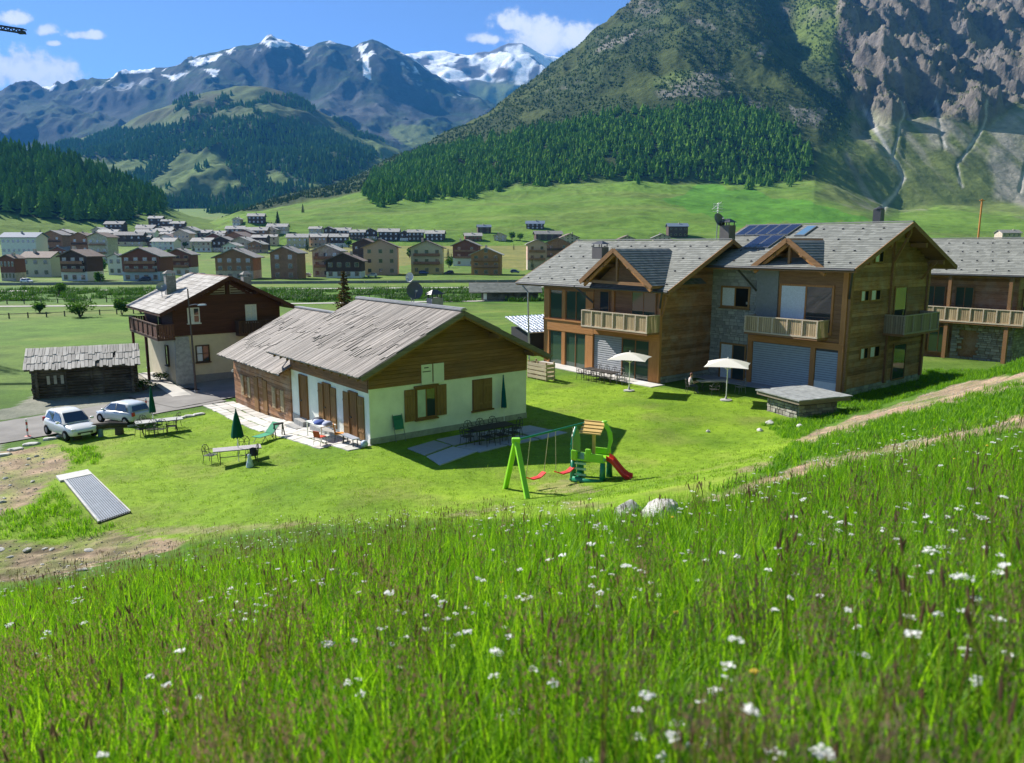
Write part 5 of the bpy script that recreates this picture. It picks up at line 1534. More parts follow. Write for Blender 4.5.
for i in range(16):
    MB().bar((-0.4 + i * .42, -0.5, 1.79), (-0.4 + i * .42, 4.0, 2.94), 0.05, 0.05).build('seam', ZINC, r2)
# ----------------------------------------------------------------- stone bin shelter with slab roof
BS = empty('slab_roofed_shelter', (16.7, 44.0, gz(16.9, 44.2)), math.radians(22), 'low stone shelter with thick slab roof beside the dirt track', 'shelter')
WS = Wall((0, 0, 0), (1, 0, 0), (0, -1, 0)); WS2 = Wall((0, 0, 0), (0, 1, 0), (-1, 0, 0)); WS3 = Wall((2.9, 0, 0), (0, 1, 0), (1, 0, 0))
MB().box(0.04, 2.86, 0.04, 2.6, -0.5, 0.95).build('core', MATS['mortar'], BS)
stone_wall(BS, WS, 0.0, 2.9, -0.4, 0.95, STONE, 0.14, 0.26, 0.2, 0.5, 0.09); stone_wall(BS, WS2, 0.0, 2.6, -0.4, 0.95, STONE, 0.14, 0.26, 0.2, 0.5, 0.09); stone_wall(BS, WS3, 0.0, 2.6, -0.4, 0.95, STONE, 0.14, 0.26, 0.2, 0.5, 0.09)
MB().box(-0.45, 3.4, -0.55, 3.1, 0.95, 1.17).build('fascia', wood('fascia_grey', (0.15, 0.12, 0.09), (0.30, 0.25, 0.19), 'x'), BS)
for i in range(4):
    for j in range(2):
        MB().box(-0.55 + i * 1.01, -0.55 + i * 1.01 + 0.99, -0.65 + j * 1.9, -0.65 + j * 1.9 + 1.88, 1.172, 1.24 + 0.01 * ((i * 7 + j * 3) % 3)).build('slab', plain('slab_stone', (0.26, 0.27, 0.265), 0.8, vary=0.3), BS)
# ================================================================= the village
VW = {'white': plain('village_white', (0.66, 0.65, 0.61), 0.9), 'cream': plain('village_cream', (0.56, 0.50, 0.36), 0.9), 'yellow': plain('village_yellow', (0.60, 0.47, 0.20), 0.9), 'pink': plain('village_pink', (0.54, 0.36, 0.29), 0.9),
      'stone': plain('village_stone', (0.50, 0.42, 0.34), 0.9, vary=0.3, scale=1.2), 'brown': plain('village_brown', (0.29, 0.155, 0.095), 0.85, vary=0.25, scale=1.2), 'dark': plain('village_dark', (0.085, 0.053, 0.040), 0.85, vary=0.25), 'red': plain('village_red', (0.20, 0.080, 0.055), 0.85),
      'orange': plain('village_orange', (0.42, 0.21, 0.085), 0.8, vary=0.2), 'blue': plain('village_pale_blue', (0.42, 0.48, 0.54), 0.9)}
VR = {'pale': plain('roof_pale', (0.36, 0.34, 0.32), 0.8, vary=0.25, scale=0.8), 'grey': plain('roof_grey', (0.235, 0.22, 0.21), 0.8, vary=0.25, scale=0.8), 'brown': plain('roof_brown', (0.17, 0.125, 0.105), 0.8, vary=0.25, scale=0.8), 'metal': plain('roof_blue_metal', (0.13, 0.17, 0.24), 0.75, 0.3, 0.0)}
VGL = glass('village_glass', (0.03, 0.035, 0.045), 0.1)
VSH = plain('village_frame', (0.50, 0.42, 0.32), 0.8)
_wcache = {}
def v_house(x0, x1, yt, yb, face, lo, up, roof, label, rows=3, cols=3, balc=True, group='village houses', slope=0.42, split=0.4, depth=1.0, name='village_house', cat='house'):
    """face: 'g' gable front, 'e' eave front; sizes read from the place in view"""
    p = on_land((x0 + x1) / 2, yb)
    sc = p.y / FPX
    w = (x1 - x0) * sc * 0.86
    h = (yb - yt) * sc
    root = empty(name, (p.x, p.y, p.z - 0.3), RNG.uniform(-0.12, 0.12) + (0.0 if face == 'g' else 0.05), label, cat, group)
    d = w * 0.95 * depth if face == 'g' else min(w * 0.7, 11.0)
    over = 0.09 * w if face == 'g' else 0.06 * w
    if face == 'g':
        rise = (w / 2) * slope
        he = h - rise
        ze = lambda x: he + (w / 2 - abs(x)) * slope
        zs = he * split
        MB().box(-w / 2, w / 2, 0.02, d, 0, zs).build('ground_floor', VW[lo], root)
        MB().prism([(-w / 2 - .03, zs), (w / 2 + .03, zs), (w / 2 + .03, he), (0, h - .02), (-w / 2 - .03, he)], 'y', 0, d + .03).build('upper_floors', VW[up], root)
        th = 0.3
        a = w / 2 + over
        r = MB().prism([(-a, he - over * slope + th), (0, h + th), (a, he - over * slope + th), (a, he - over * slope), (0, h), (-a, he - over * slope)], 'y', -over, d + over).build('roof', VR[roof], root)
    else:
        rise = (d / 2) * slope * 1.1
        he = h - rise
        zs = he * split
        MB().box(-w / 2, w / 2, 0.02, d, 0, zs).build('ground_floor', VW[lo], root)
        MB().prism([(0, zs), (d, zs), (d, he), (d / 2, h - .02), (0, he)], 'x', -w / 2 - .03, w / 2 + .03).build('upper_floors', VW[up], root)
        th = 0.3; b = 0.8; kk = (h - he) / (d / 2)
        r = MB().prism([(-b, he - b * kk + th), (d / 2, h + th), (d + b, he - b * kk + th), (d + b, he - b * kk), (d / 2, h), (-b, he - b * kk)], 'x', -w / 2 - over, w / 2 + over).build('roof', VR[roof], root)
    cx = w * RNG.uniform(-0.25, 0.25)
    MB().box(cx - .45, cx + .45, d * .35, d * .35 + .8, he, h + RNG.uniform(0.6, 1.3)).build('chimney', VW['stone'], r)
    # windows, each a part with its pane
    ww, wh = min(1.3, w / cols * 0.42), min(1.4, he / rows * 0.5)
    key = (round(ww, 1), round(wh, 1))
    if key not in _wcache:
        a, b = key[0] / 2, key[1] / 2
        _wcache[key] = (MB().box(-a - .1, a + .1, -0.08, 0.04, -b - .1, b + .1).mesh('window', VSH), MB().box(-a, a, -0.1, -0.03, -b, b).mesh('pane', VGL))
    wm, pm_ = _wcache[key]
    nrow = rows + (1 if face == 'g' and w > 9 else 0)
    for r_ in range(nrow):
        z = he * (r_ + 0.55) / rows
        lim = w / 2 if z < he else max((h - z) / slope - 0.8, 0)
        for c_ in range(cols):
            x = -w / 2 + w * (c_ + 0.5) / cols
            if abs(x) + ww > lim: continue
            wo_ = link_mesh('window', wm, root, (x, -0.02, z))
            link_mesh('pane', pm_, wo_)
    if balc:
        for zb in ([zs] if rows < 3 else [zs, zs + (he - zs) * 0.5]):
            bo = MB().box(-w * .42, w * .42, -1.1, 0.0, zb - .15, zb).build('balcony', VW['dark'], root)
            MB().box(-w * .42, w * .42, -1.12, -1.04, zb, zb + .95).build('railing', VW['brown' if up != 'brown' else 'dark'], bo)
    return root
NEAR = [
 (0, 41, 233, 264, 'e', 'white', 'white', 'metal', 'long white hotel with blue metal roof and rows of windows at the left edge', 3, 7, False),
 (19, 55, 252, 277, 'e', 'cream', 'cream', 'brown', 'cream house with hipped brown roof behind the road on the left', 2, 3, False),
 (59, 91, 250, 281, 'g', 'white', 'dark', 'brown', 'almost black timber chalet on white base left of the main road', 3, 3, True),
 (108, 124, 254, 275, 'g', 'white', 'white', 'grey', 'narrow white house between the black chalet and the red-brown one', 2, 2, False),
 (121, 163, 248, 281, 'g', 'blue', 'red', 'grey', 'broad red-brown chalet on pale blue base by the main road', 3, 4, True),
 (165, 193, 249, 275, 'g', 'white', 'red', 'grey', 'dark red house just right of the broad red-brown chalet', 3, 3, True),
 (214, 256, 249, 279, 'g', 'stone', 'brown', 'grey', 'brown chalet with pale centre bay behind the lane house roof', 3, 4, False),
 (269, 300, 247, 279, 'g', 'brown', 'brown', 'grey', 'tall narrow brown house with three rows of windows', 3, 2, False),
 (311, 342, 245, 277, 'g', 'stone', 'stone', 'pale', 'stone house with pale roof behind the low black chalet', 3, 3, True),
 (324, 364, 253, 278, 'g', 'white', 'dark', 'brown', 'low black chalet on white base in front of the stone house', 2, 4, False),
 (351, 378, 239, 260, 'g', 'dark', 'dark', 'brown', 'dark house peeping out behind the pink one', 2, 3, False),
 (362, 400, 240, 275, 'g', 'pink', 'pink', 'brown', 'pinkish plastered house with brown timber bay', 3, 3, False),
 (409, 445, 241, 274, 'g', 'yellow', 'cream', 'brown', 'yellow house with two dark balconies in the middle of the valley', 3, 3, True),
 (451, 480, 240, 266, 'g', 'white', 'red', 'grey', 'dark stepped house left of the orange timber one', 3, 2, True),
 (469, 503, 248, 275, 'g', 'orange', 'orange', 'pale', 'orange timber house standing nearest the field shed', 3, 3, True),
 (526, 548, 240, 270, 'g', 'stone', 'pink', 'grey', 'left gable of the stepped terrace beyond the glazed chalet', 3, 2, True),
 (543, 572, 238, 266, 'g', 'stone', 'brown', 'grey', 'right gable of the stepped terrace beyond the glazed chalet', 3, 2, True),
 (43, 65, 231, 258, 'g', 'stone', 'brown', 'grey', 'stepped brown house right of the white hotel', 3, 2, True),
 (71, 92, 233, 262, 'g', 'stone', 'brown', 'brown', 'brown house behind the black chalet, left of two', 3, 2, True),
 (88, 111, 233, 264, 'g', 'cream', 'stone', 'brown', 'cream-based house behind the black chalet, right of two', 3, 3, True),
]
for h_ in NEAR: v_house(*h_)
FARH = [(104, 124, 222, 233, 'e', 'dark', 'dark', 'grey'), (114, 144, 232, 246, 'e', 'cream', 'dark', 'grey'), (148, 163, 217, 227, 'e', 'dark', 'dark', 'pale'), (161, 172, 220, 230, 'e', 'dark', 'dark', 'pale'), (170, 185, 222, 232, 'e', 'dark', 'dark', 'pale'),
 (150, 173, 229, 240, 'e', 'stone', 'brown', 'pale'), (150, 176, 238, 250, 'e', 'white', 'white', 'pale'), (173, 191, 230, 248, 'g', 'white', 'stone', 'pale'), (190, 213, 238, 252, 'e', 'white', 'stone', 'pale'), (193, 212, 230, 240, 'e', 'stone', 'dark', 'pale'), (211, 226, 231, 242, 'e', 'white', 'brown', 'pale'),
 (220, 250, 232, 250, 'g', 'white', 'brown', 'brown'), (225, 245, 226, 236, 'e', 'stone', 'dark', 'pale'), (243, 268, 228, 238, 'e', 'stone', 'brown', 'pale'), (251, 268, 235, 250, 'e', 'dark', 'dark', 'pale'), (247, 265, 214, 224, 'e', 'dark', 'dark', 'pale'), (266, 288, 224, 234, 'e', 'white', 'stone', 'pale'),
 (286, 309, 234, 248, 'e', 'cream', 'cream', 'pale'), (308, 328, 234, 247, 'e', 'stone', 'pink', 'pale'), (329, 349, 234, 247, 'e', 'white', 'dark', 'pale'), (308, 322, 227, 235, 'e', 'white', 'stone', 'pale'), (323, 334, 227, 236, 'g', 'stone', 'dark', 'grey'), (333, 351, 228, 236, 'e', 'dark', 'dark', 'pale'), (349, 366, 230, 240, 'e', 'dark', 'dark', 'pale'), (364, 378, 229, 240, 'g', 'stone', 'dark', 'pale'),
 (377, 400, 229, 241, 'e', 'dark', 'dark', 'pale'), (399, 411, 231, 241, 'g', 'white', 'dark', 'pale'), (407, 425, 230, 241, 'e', 'dark', 'dark', 'pale'), (424, 445, 231, 241, 'e', 'dark', 'dark', 'pale'), (464, 483, 233, 241, 'e', 'dark', 'red', 'pale'), (477, 492, 225, 233, 'e', 'dark', 'dark', 'metal'), (493, 507, 233, 241, 'g', 'stone', 'stone', 'grey'),
 (525, 545, 221, 229, 'e', 'dark', 'dark', 'metal'), (534, 564, 231, 240, 'e', 'dark', 'dark', 'grey'), (560, 580, 234, 243, 'g', 'stone', 'stone', 'brown'), (652, 672, 234, 243, 'g', 'white', 'stone', 'grey'), (667, 689, 224, 238, 'e', 'dark', 'dark', 'metal'), (618, 636, 236, 244, 'g', 'white', 'stone', 'brown'),
 (1000, 1022, 230, 242, 'e', 'white', 'stone', 'grey'), (0, 18, 255, 281, 'g', 'stone', 'red', 'brown'), (232, 241, 218, 226, 'g', 'white', 'stone', 'pale')]
vr = random.Random(17)
for _ in range(34):
    x = vr.uniform(40, 272); yb = vr.choice([vr.uniform(235, 246), vr.uniform(244, 262)])
    w = vr.uniform(15, 24) * (0.75 + (yb - 235) / 60); h = w * vr.uniform(.55, .75)
    if yb > 256 and x > 115: continue
    FARH.append((round(x - w / 2), round(x + w / 2), yb - h, yb, vr.choice('geg'), vr.choice(['white', 'stone', 'cream', 'pink']), vr.choice(['brown', 'dark', 'stone', 'red', 'white']), vr.choice(['pale', 'pale', 'grey', 'brown'])))
order = sorted(range(len(FARH)), key=lambda i: FARH[i][0])
def nth(k):
    return f"{k}{'th' if 10 <= k % 100 <= 20 else {1: 'st', 2: 'nd', 3: 'rd'}.get(k % 10, 'th')}"
ZONES = [(0, 147, 'at village left'), (147, 200, 'below the wooded hill'), (200, 270, 'near the wooded spur'), (270, 340, 'in row left of the pink house'), (340, 450, 'in row behind the yellow house'), (450, 600, 'at the green slope foot, mid picture'), (600, 1100, 'at the slope foot on the right')]
roofw = {'pale': 'pale', 'grey': 'grey', 'brown': 'brown', 'metal': 'blue metal'}
cnt = {}
tot = {}
for i in order:
    z_ = [q for q in ZONES if q[0] <= FARH[i][0] < q[1]][0][2]; tot[z_] = tot.get(z_, 0) + 1
for i in order:
    f = FARH[i]
    z_ = [q for q in ZONES if q[0] <= f[0] < q[1]][0][2]
    cnt[z_] = cnt.get(z_, 0) + 1
    v_house(*f, f"{f[6]} house, {roofw[f[7]]} roof, {nth(cnt[z_])} from left {z_}", 2, 4 if f[1] - f[0] > 16 else 2, False, 'distant village houses')
# hay barns dotted over the slopes
for k, (x, y, lab) in enumerate(((208, 188, 'tiny hay barn in the clearing below the spur'), (222, 186, 'second tiny hay barn in the clearing, beside the first'), (612, 205, 'tiny hay barn alone on the green slope'), (948, 214, 'dark hay barn at the foot of the scree fans'))):
    pass
# ----------------------------------------------------------------- roads and walls across the valley
def ribbon(name, pts, wid, mat, lift, kind='structure', n=60, label=None, cat=None):
    P = []
    for (a, b) in zip(pts[:-1], pts[1:]):
        for i in range(n): P.append(a + (b - a) * (i / n))
    P.append(pts[-1])
    V, F = [], []
    for i, p in enumerate(P):
        d = (P[min(i + 1, len(P) - 1)] - P[max(i - 1, 0)]).xy.normalized()
        nn_ = Vector((-d.y, d.x))
        for s_ in (-0.5, -0.17, 0.17, 0.5):
            q = p.xy + nn_ * wid * s_
            V.append((q.x, q.y, gz(q.x, q.y) + lift))
    for i in range(len(P) - 1):
        for j in range(3):
            F.append((i * 4 + j, i * 4 + j + 1, (i + 1) * 4 + j + 1, (i + 1) * 4 + j))
    o = link_mesh(name, np_mesh(name, np.array(V), np.array(F), mat, True))
    return tag(o, label, cat, None, kind)
ASPH = plain('asphalt', (0.135, 0.132, 0.128), 0.9, 0.2, vary=0.2, scale=0.7, bump=0.3)
ASPH_L = plain('asphalt_worn', (0.215, 0.205, 0.190), 0.9, 0.15, vary=0.22, scale=0.5, bump=0.3)
GRAV = plain('pale_gravel', (0.46, 0.44, 0.40), 0.95, 0.05, vary=0.2, scale=0.6, bump=0.3)
mr0, mr1 = gp(-140, 285.5, -1.1), gp(760, 280.0, -1.1)
mr = ribbon('main_road', [mr0, mr1], 8.0, ASPH, 0.12)
dvec = (mr1 - mr0).xy.normalized(); nvec = Vector((-dvec.y, dvec.x))
# painted edge lines
for s_ in (-3.6, 3.6):
    off = Vector((nvec.x * s_, nvec.y * s_, 0))
    l_ = ribbon('edge_line', [mr0 + off, mr1 + off], 0.18, WHITE, 0.14)
    l_['kind'] = 'structure'
ribbon('river_path', [gp(-140, 292.5, -1.1), gp(760, 285.5, -1.1)], 5.0, GRAV, 0.10)
ribbon('cycle_path', [gp(-140, 308.0, -1.1), gp(160, 306.0, -1.1), gp(520, 301.0, -1.1)], 2.6, GRAV, 0.08)
# low wall between road and river path
WALLM = plain('wall_concrete', (0.24, 0.235, 0.23), 0.9, vary=0.2, scale=0.4)
wl = empty('road_wall', mr0, 0, 'long low concrete wall with coping along the near side of the main road', 'wall')
off = Vector((-nvec.x * 4.6, -nvec.y * 4.6, 0)); a = mr0 + off; L_ = (mr1 - mr0).length
for i in range(40):
    q0 = a + (mr1 - mr0) * (i / 40); q1 = a + (mr1 - mr0) * ((i + 0.985) / 40)
    MB().bar(Vector((q0.x, q0.y, gz(q0.x, q0.y) + 0.35)) - mr0, Vector((q1.x, q1.y, gz(q1.x, q1.y) + 0.35)) - mr0, 0.4, 0.9).build('wall_panel', WALLM, wl)
# timber fences in the field
def fence(pts_px, n, label, h=0.9, rails=1):
    A = on_ground(*pts_px[0]); B = on_ground(*pts_px[1])
    root = empty('field_fence', A, 0, label, 'fence', 'field fences')
    prev = None
    for i in range(n + 1):
        p = A + (B - A) * (i / n)
        p = Vector((p.x, p.y, gz(p.x, p.y)))
        q = p - A
        MB().box(q.x - .07, q.x + .07, q.y - .07, q.y + .07, q.z - .2, q.z + h + random.uniform(-.06, .06)).build('post', WD_BARN, root)
        if prev is not None:
            for r_ in range(rails):
                z_ = h * 0.8
                MB().bar(prev + Vector((0, -.1, z_)), q + Vector((0, -.1, z_)), 0.05, 0.08).build('rail', WD_BARN, root)
        prev = q
fence([(-10, 319.5), (150, 313.0)], 9, 'weathered rail fence nearest the log barn in the far field')
fence([(-10, 304.5), (200, 300.5)], 13, 'rail fence along the cycle path left of the lane house')
fence([(280, 299.5), (470, 296)], 11, 'rail fence along the cycle path behind the chalet roof')
# ================================================================= lane, paving, kerb stones
lane_pts = [gp(-160, 470, -1.2), gp(-40, 438, -1.2), gp(50, 424, -1.2), gp(140, 408, -1.2), gp(205, 398, -1.2)]
lane = ribbon('lane', lane_pts, 6.4, ASPH_L, 0.05, n=24)
yard = ribbon('lane_yard', [gp(150, 403, -1.2), gp(214, 393, -1.2), gp(236, 380, -1.2)], 7.5, ASPH_L, 0.075, n=24)
ribbon('garden_path', [gp(146, 372, -1.1), gp(165, 384, -1.1), gp(182, 396, -1.1)], 1.3, GRAV, 0.09, n=14)
PAVE = tonemat('paving_stone', [(0.0, (0.42, 0.40, 0.36)), (0.5, (0.55, 0.53, 0.49)), (1.0, (0.68, 0.66, 0.61))], 0.9, 4, 0.4)
def frameM(root): return Matrix.Translation(root.location) @ Matrix.Rotation(root.rotation_euler.z, 4, 'Z')
MC = frameM(CH)
def paving(name, frame, a0, a1, b0, b1, nu, nv, mat, skip=None, lift=0.05, gap=0.03, jit=0.06, seed=1):
    """flat stones one by one, lying on the ground"""
    r_ = random.Random(seed)
    root = empty(name, frame @ Vector(((a0 + a1) / 2, (b0 + b1) / 2, 0)), 0)
    tag(root, kind='structure')
    for i in range(nu):
        for j in range(nv):
            u0, u1 = a0 + (a1 - a0) * i / nu + gap, a0 + (a1 - a0) * (i + 1) / nu - gap
            v0, v1 = b0 + (b1 - b0) * j / nv + gap, b0 + (b1 - b0) * (j + 1) / nv - gap
            if skip and skip((u0 + u1) / 2, (v0 + v1) / 2): continue
            vs = []
            for dz in (-0.1, 0.0):
                for (u, v) in ((u0, v0), (u1, v0), (u1, v1), (u0, v1)):
                    r2 = random.Random(int(u * 100) * 7919 + int(v * 100) + seed)
                    q = frame @ Vector((u + r2.uniform(-jit, jit), v + r2.uniform(-jit, jit), 0))
                    vs.append(Vector((q.x, q.y, gz(q.x, q.y) + lift + dz + (0.0 if dz else 0))) - root.location)
            o = MB().add(vs, [(0, 3, 2, 1), (4, 5, 6, 7), (0, 1, 5, 4), (1, 2, 6, 5), (2, 3, 7, 6), (3, 0, 4, 7)]).build('paving_slab', mat, root)
            a = o.data.attributes.new('tone', 'FLOAT', 'POINT'); a.data.foreach_set('value', [r_.random()] * 8)
    return root
paving('chalet_terrace', MC, -2.1, -0.02, -0.3, 9.6, 3, 11, PAVE, lambda u, v: u < -1.3 and v < 1.2, 0.05)
paving('wing_terrace', MC, -2.3, -0.12, 9.6, 20.6, 3, 12, PAVE, None, 0.05, seed=2)
BLUE_SL = tonemat('flagstone', [(0.0, (0.30, 0.31, 0.33)), (0.5, (0.38, 0.39, 0.41)), (1.0, (0.46, 0.47, 0.49))], 0.85, 3, 0.3)
fl = empty('flagstone_terrace', gp(480, 446), 0); tag(fl, kind='structure')
FLAGS = [[(407, 449), (434, 441), (452, 446), (425, 456)], [(436, 440), (462, 435), (484, 439), (454, 446)], [(426, 457), (453, 447), (478, 452), (440, 466)], [(464, 435), (498, 430), (518, 434), (486, 440)], [(456, 447), (486, 441), (508, 446), (480, 453)], [(500, 430), (530, 426), (549, 430), (520, 434)], [(488, 441), (520, 435), (540, 440), (510, 446)], [(522, 434), (550, 430), (568, 433), (542, 440)]]
for k_, q in enumerate(FLAGS):
    vs = []
    c_ = sum((on_ground(*p) for p in q), Vector()) / 4
    for dz in (-0.08, 0.0):
        for p in q:
            w_ = on_ground(*p); w_ = c_ + (w_ - c_) * 0.97
            vs.append(Vector((w_.x, w_.y, gz(w_.x, w_.y) + 0.045 + dz)) - fl.location)
    o = MB().add(vs, [(0, 3, 2, 1), (4, 5, 6, 7), (0, 1, 5, 4), (1, 2, 6, 5), (2, 3, 7, 6), (3, 0, 4, 7)]).build('flagstone', BLUE_SL, fl)
    a = o.data.attributes.new('tone', 'FLOAT', 'POINT'); a.data.foreach_set('value', [(k_ * 0.37) % 1] * 8)
MAx = frameM(HA); MBx = frameM(HB)
paving('house_terrace', MAx, -1.5, 12.0, -1.5, 0.0, 12, 1, PAVE, None, 0.06, 0.008, 0.0, 3)
paving('stone_house_terrace', MBx, -11.0, -0.2, -1.6, 0.0, 10, 1, BLUE_SL, None, 0.06, 0.008, 0.0, 4)
KERB = [(2, 456), (16, 450), (31, 445), (50, 439.5), (65, 436), (79, 434), (93, 431.5), (106, 429), (118, 428), (130, 426.5), (180, 418.7), (190, 416.7), (199, 415)]
for i, (x, y) in enumerate(KERB):
    p = on_ground(x, y)
    r_ = random.Random(i)
    m = MB()
    n_ = 7
    ang = math.atan2(4.2, 4.6)
    lo = [(0.48 * r_.uniform(.8, 1.1) * math.cos(2 * math.pi * j / n_), 0.26 * r_.uniform(.8, 1.15) * math.sin(2 * math.pi * j / n_)) for j in range(n_)]
    vs = [(q[0], q[1], -0.1) for q in lo] + [(q[0] * .95, q[1] * .93, 0.08) for q in lo] + [(q[0] * .75, q[1] * .7, 0.12 + r_.uniform(-.02, .02)) for q in lo]
    fs = [tuple(range(n_ - 1, -1, -1)), tuple(range(2 * n_, 3 * n_))]
    for l in range(2):
        fs += [(l * n_ + j, l * n_ + (j + 1) % n_, (l + 1) * n_ + (j + 1) % n_, (l + 1) * n_ + j) for j in range(n_)]
    o = m.add(vs, fs).build('kerb_stone', plain('kerb_white_stone', (0.50, 0.49, 0.46), 0.9, vary=0.15, scale=5, bump=0.5), None, False, p, (0, 0, ang + r_.uniform(-.2, .2)))
    tag(o, f'flat whitish stone edging the lawn along the lane, {nth(i + 1)} from left', 'stone', 'white edging stones along the lane')
# metal loading ramp on the grass
q4 = [on_ground(64, 482), on_ground(93, 476), on_ground(131, 513), on_ground(98, 524)]
RP = empty('metal_ramp', q4[0], 0, 'ribbed grey metal plate with pale edges lying on the slope by the earth heap', 'ramp')
def bil(u, v, dz): 
    p = (q4[0] * (1 - u) + q4[1] * u) * (1 - v) + (q4[3] * (1 - u) + q4[2] * u) * v
    return Vector((p.x, p.y, gz(p.x, p.y) + dz)) - q4[0]
def quadbox(m, u0, u1, v0, v1, z0, z1):
    m.add([bil(u, v, z0) for (u, v) in ((u0, v0), (u1, v0), (u1, v1), (u0, v1))] + [bil(u, v, z1) for (u, v) in ((u0, v0), (u1, v0), (u1, v1), (u0, v1))], [(0, 3, 2, 1), (4, 5, 6, 7), (0, 1, 5, 4), (1, 2, 6, 5), (2, 3, 7, 6), (3, 0, 4, 7)])
    return m
RIB = plain('ramp_grey', (0.19, 0.22, 0.26), 0.5, 0.4, 0.2, vary=0.15)
quadbox(MB(), 0, 1, 0.0, 1.0, 0.0, 0.05).build('deck', DARKM, RP)
for i in range(13):
    quadbox(MB(), 0.06 + i * 0.069, 0.06 + i * 0.069 + 0.043, 0.0, 0.99, 0.05, 0.09).build('rib', RIB, RP)
for (u0, u1) in ((0.0, 0.055), (0.955, 1.0)):
    quadbox(MB(), u0, u1, 0.0, 1.0, 0.05, 0.11).build('edge_bar', plain('ramp_edge', (0.40, 0.39, 0.37), 0.7, vary=0.2), RP)
quadbox(MB(), -0.12, 1.0, -0.16, -0.01, 0.0, 0.10).build('threshold', MATS['kerb_white_stone'], RP)
# ----------------------------------------------------------------- boulders
def boulder(name, p, sx, sy, sz, seed, label, mat, group=None):
    bm = bmesh.new()
    bmesh.ops.create_icosphere(bm, subdivisions=(4 if sx > .25 else 2), radius=1.0)
    for v in bm.verts:
        d = v.co.copy()
        n_ = mnoise.noise(d * 1.2 + Vector((seed, 0, 0))) * 0.35 + mnoise.noise(d * 3.1 + Vector((0, seed, 0))) * 0.12 + mnoise.noise(d * 8 + Vector((0, 0, seed))) * 0.04
        v.co = d * (1 + n_)
        for ax in (Vector((.6, -.5, .62)), Vector((-.7, -.2, .68)), Vector((.1, .8, .6))):
            t_ = v.co.dot(ax.normalized())
            if t_ > 0.78: v.co -= ax.normalized() * (t_ - 0.78) * 0.8
        v.co = Vector((v.co.x * sx, v.co.y * sy, v.co.z * sz))
    me = bpy.data.meshes.new(name); bm.to_mesh(me); bm.free()
    me.materials.append(mat)
    o = link_mesh(name, me, None, p, (0, 0, seed))
    return tag(o, label, 'rock', group)
m_rock, t, out = new_mat('boulder_stone')
v = objcoord(t)
n1 = t.noise(v, 2.5, 8, 0.65); n2 = t.noise(v, 12, 5, 0.7)
c = t.ramp(n1, [(0.3, (0.33, 0.31, 0.28)), (0.5, (0.52, 0.50, 0.46)), (0.72, (0.66, 0.64, 0.60))])
c = t.mix(t.ramp(n2, [(0.55, 0.0), (0.7, 0.5)]), c, (0.22, 0.20, 0.15))
bsdf(t, out, c, 0.95, 0.1, 0, n2, 0.8, 0.04)
p = on_ground(664, 526); boulder('boulder', p + Vector((0, 0, .2)), 0.43, 0.36, 0.31, 2.0, 'larger pale boulder of the two at the meadow edge', m_rock, 'rocks at the meadow edge')
p = on_ground(629, 526); boulder('boulder', p + Vector((0, 0, .26)), 0.31, 0.27, 0.24, 5.3, 'smaller pinkish boulder left of the big one at the meadow edge', m_rock, 'rocks at the meadow edge')
p = on_ground(622, 533); boulder('stone', p + Vector((0, 0, .06)), 0.4, 0.22, 0.13, 7.7, 'flat pale stone low in the grass in front of the boulders', m_rock, 'rocks at the meadow edge')
for i, (x, y, s_, lab) in enumerate(((770, 424, .22, 'grey stone on the lawn below the slab-roofed shelter'), (760, 431, .16, 'small white stone on the lawn below the slab-roofed shelter'), (800, 427, .18, 'stone at the start of the dirt track'), (708, 432, .12, 'small pale stone alone on the lawn before the white parasols'))):
    p = on_ground(x, y); boulder('stone', p + Vector((0, 0, s_ * .3)), s_ * 1.3, s_, s_ * .75, 11.3 + i * 3, lab, m_rock)
rr = random.Random(77)
for i in range(22):
    x, y = rr.uniform(0, 52), rr.uniform(452, 512)
    if x > 52 - (y - 452) * 0.5: continue
    p = on_ground(x, y); s_ = rr.uniform(.03, .11)
    o = boulder('rubble', p + Vector((0, 0, s_ * .3)), s_ * 1.4, s_, s_ * .7, 31.3 + i * 1.7, 'lump of pale rubble strewn on the bare earth at the left edge', m_rock, 'rubble on the bare earth at the left edge')
for i in range(10):
    x, y = rr.uniform(0, 90), rr.uniform(548, 572)
    p = on_ground(x, y); s_ = rr.uniform(.04, .13)
    boulder('rubble', p + Vector((0, 0, s_ * .2)), s_ * 1.7, s_, s_ * .5, 51.3 + i * 1.7, 'whitish lump in the dug-over earth at lower left', m_rock, 'lumps in the dug-over earth at lower left')

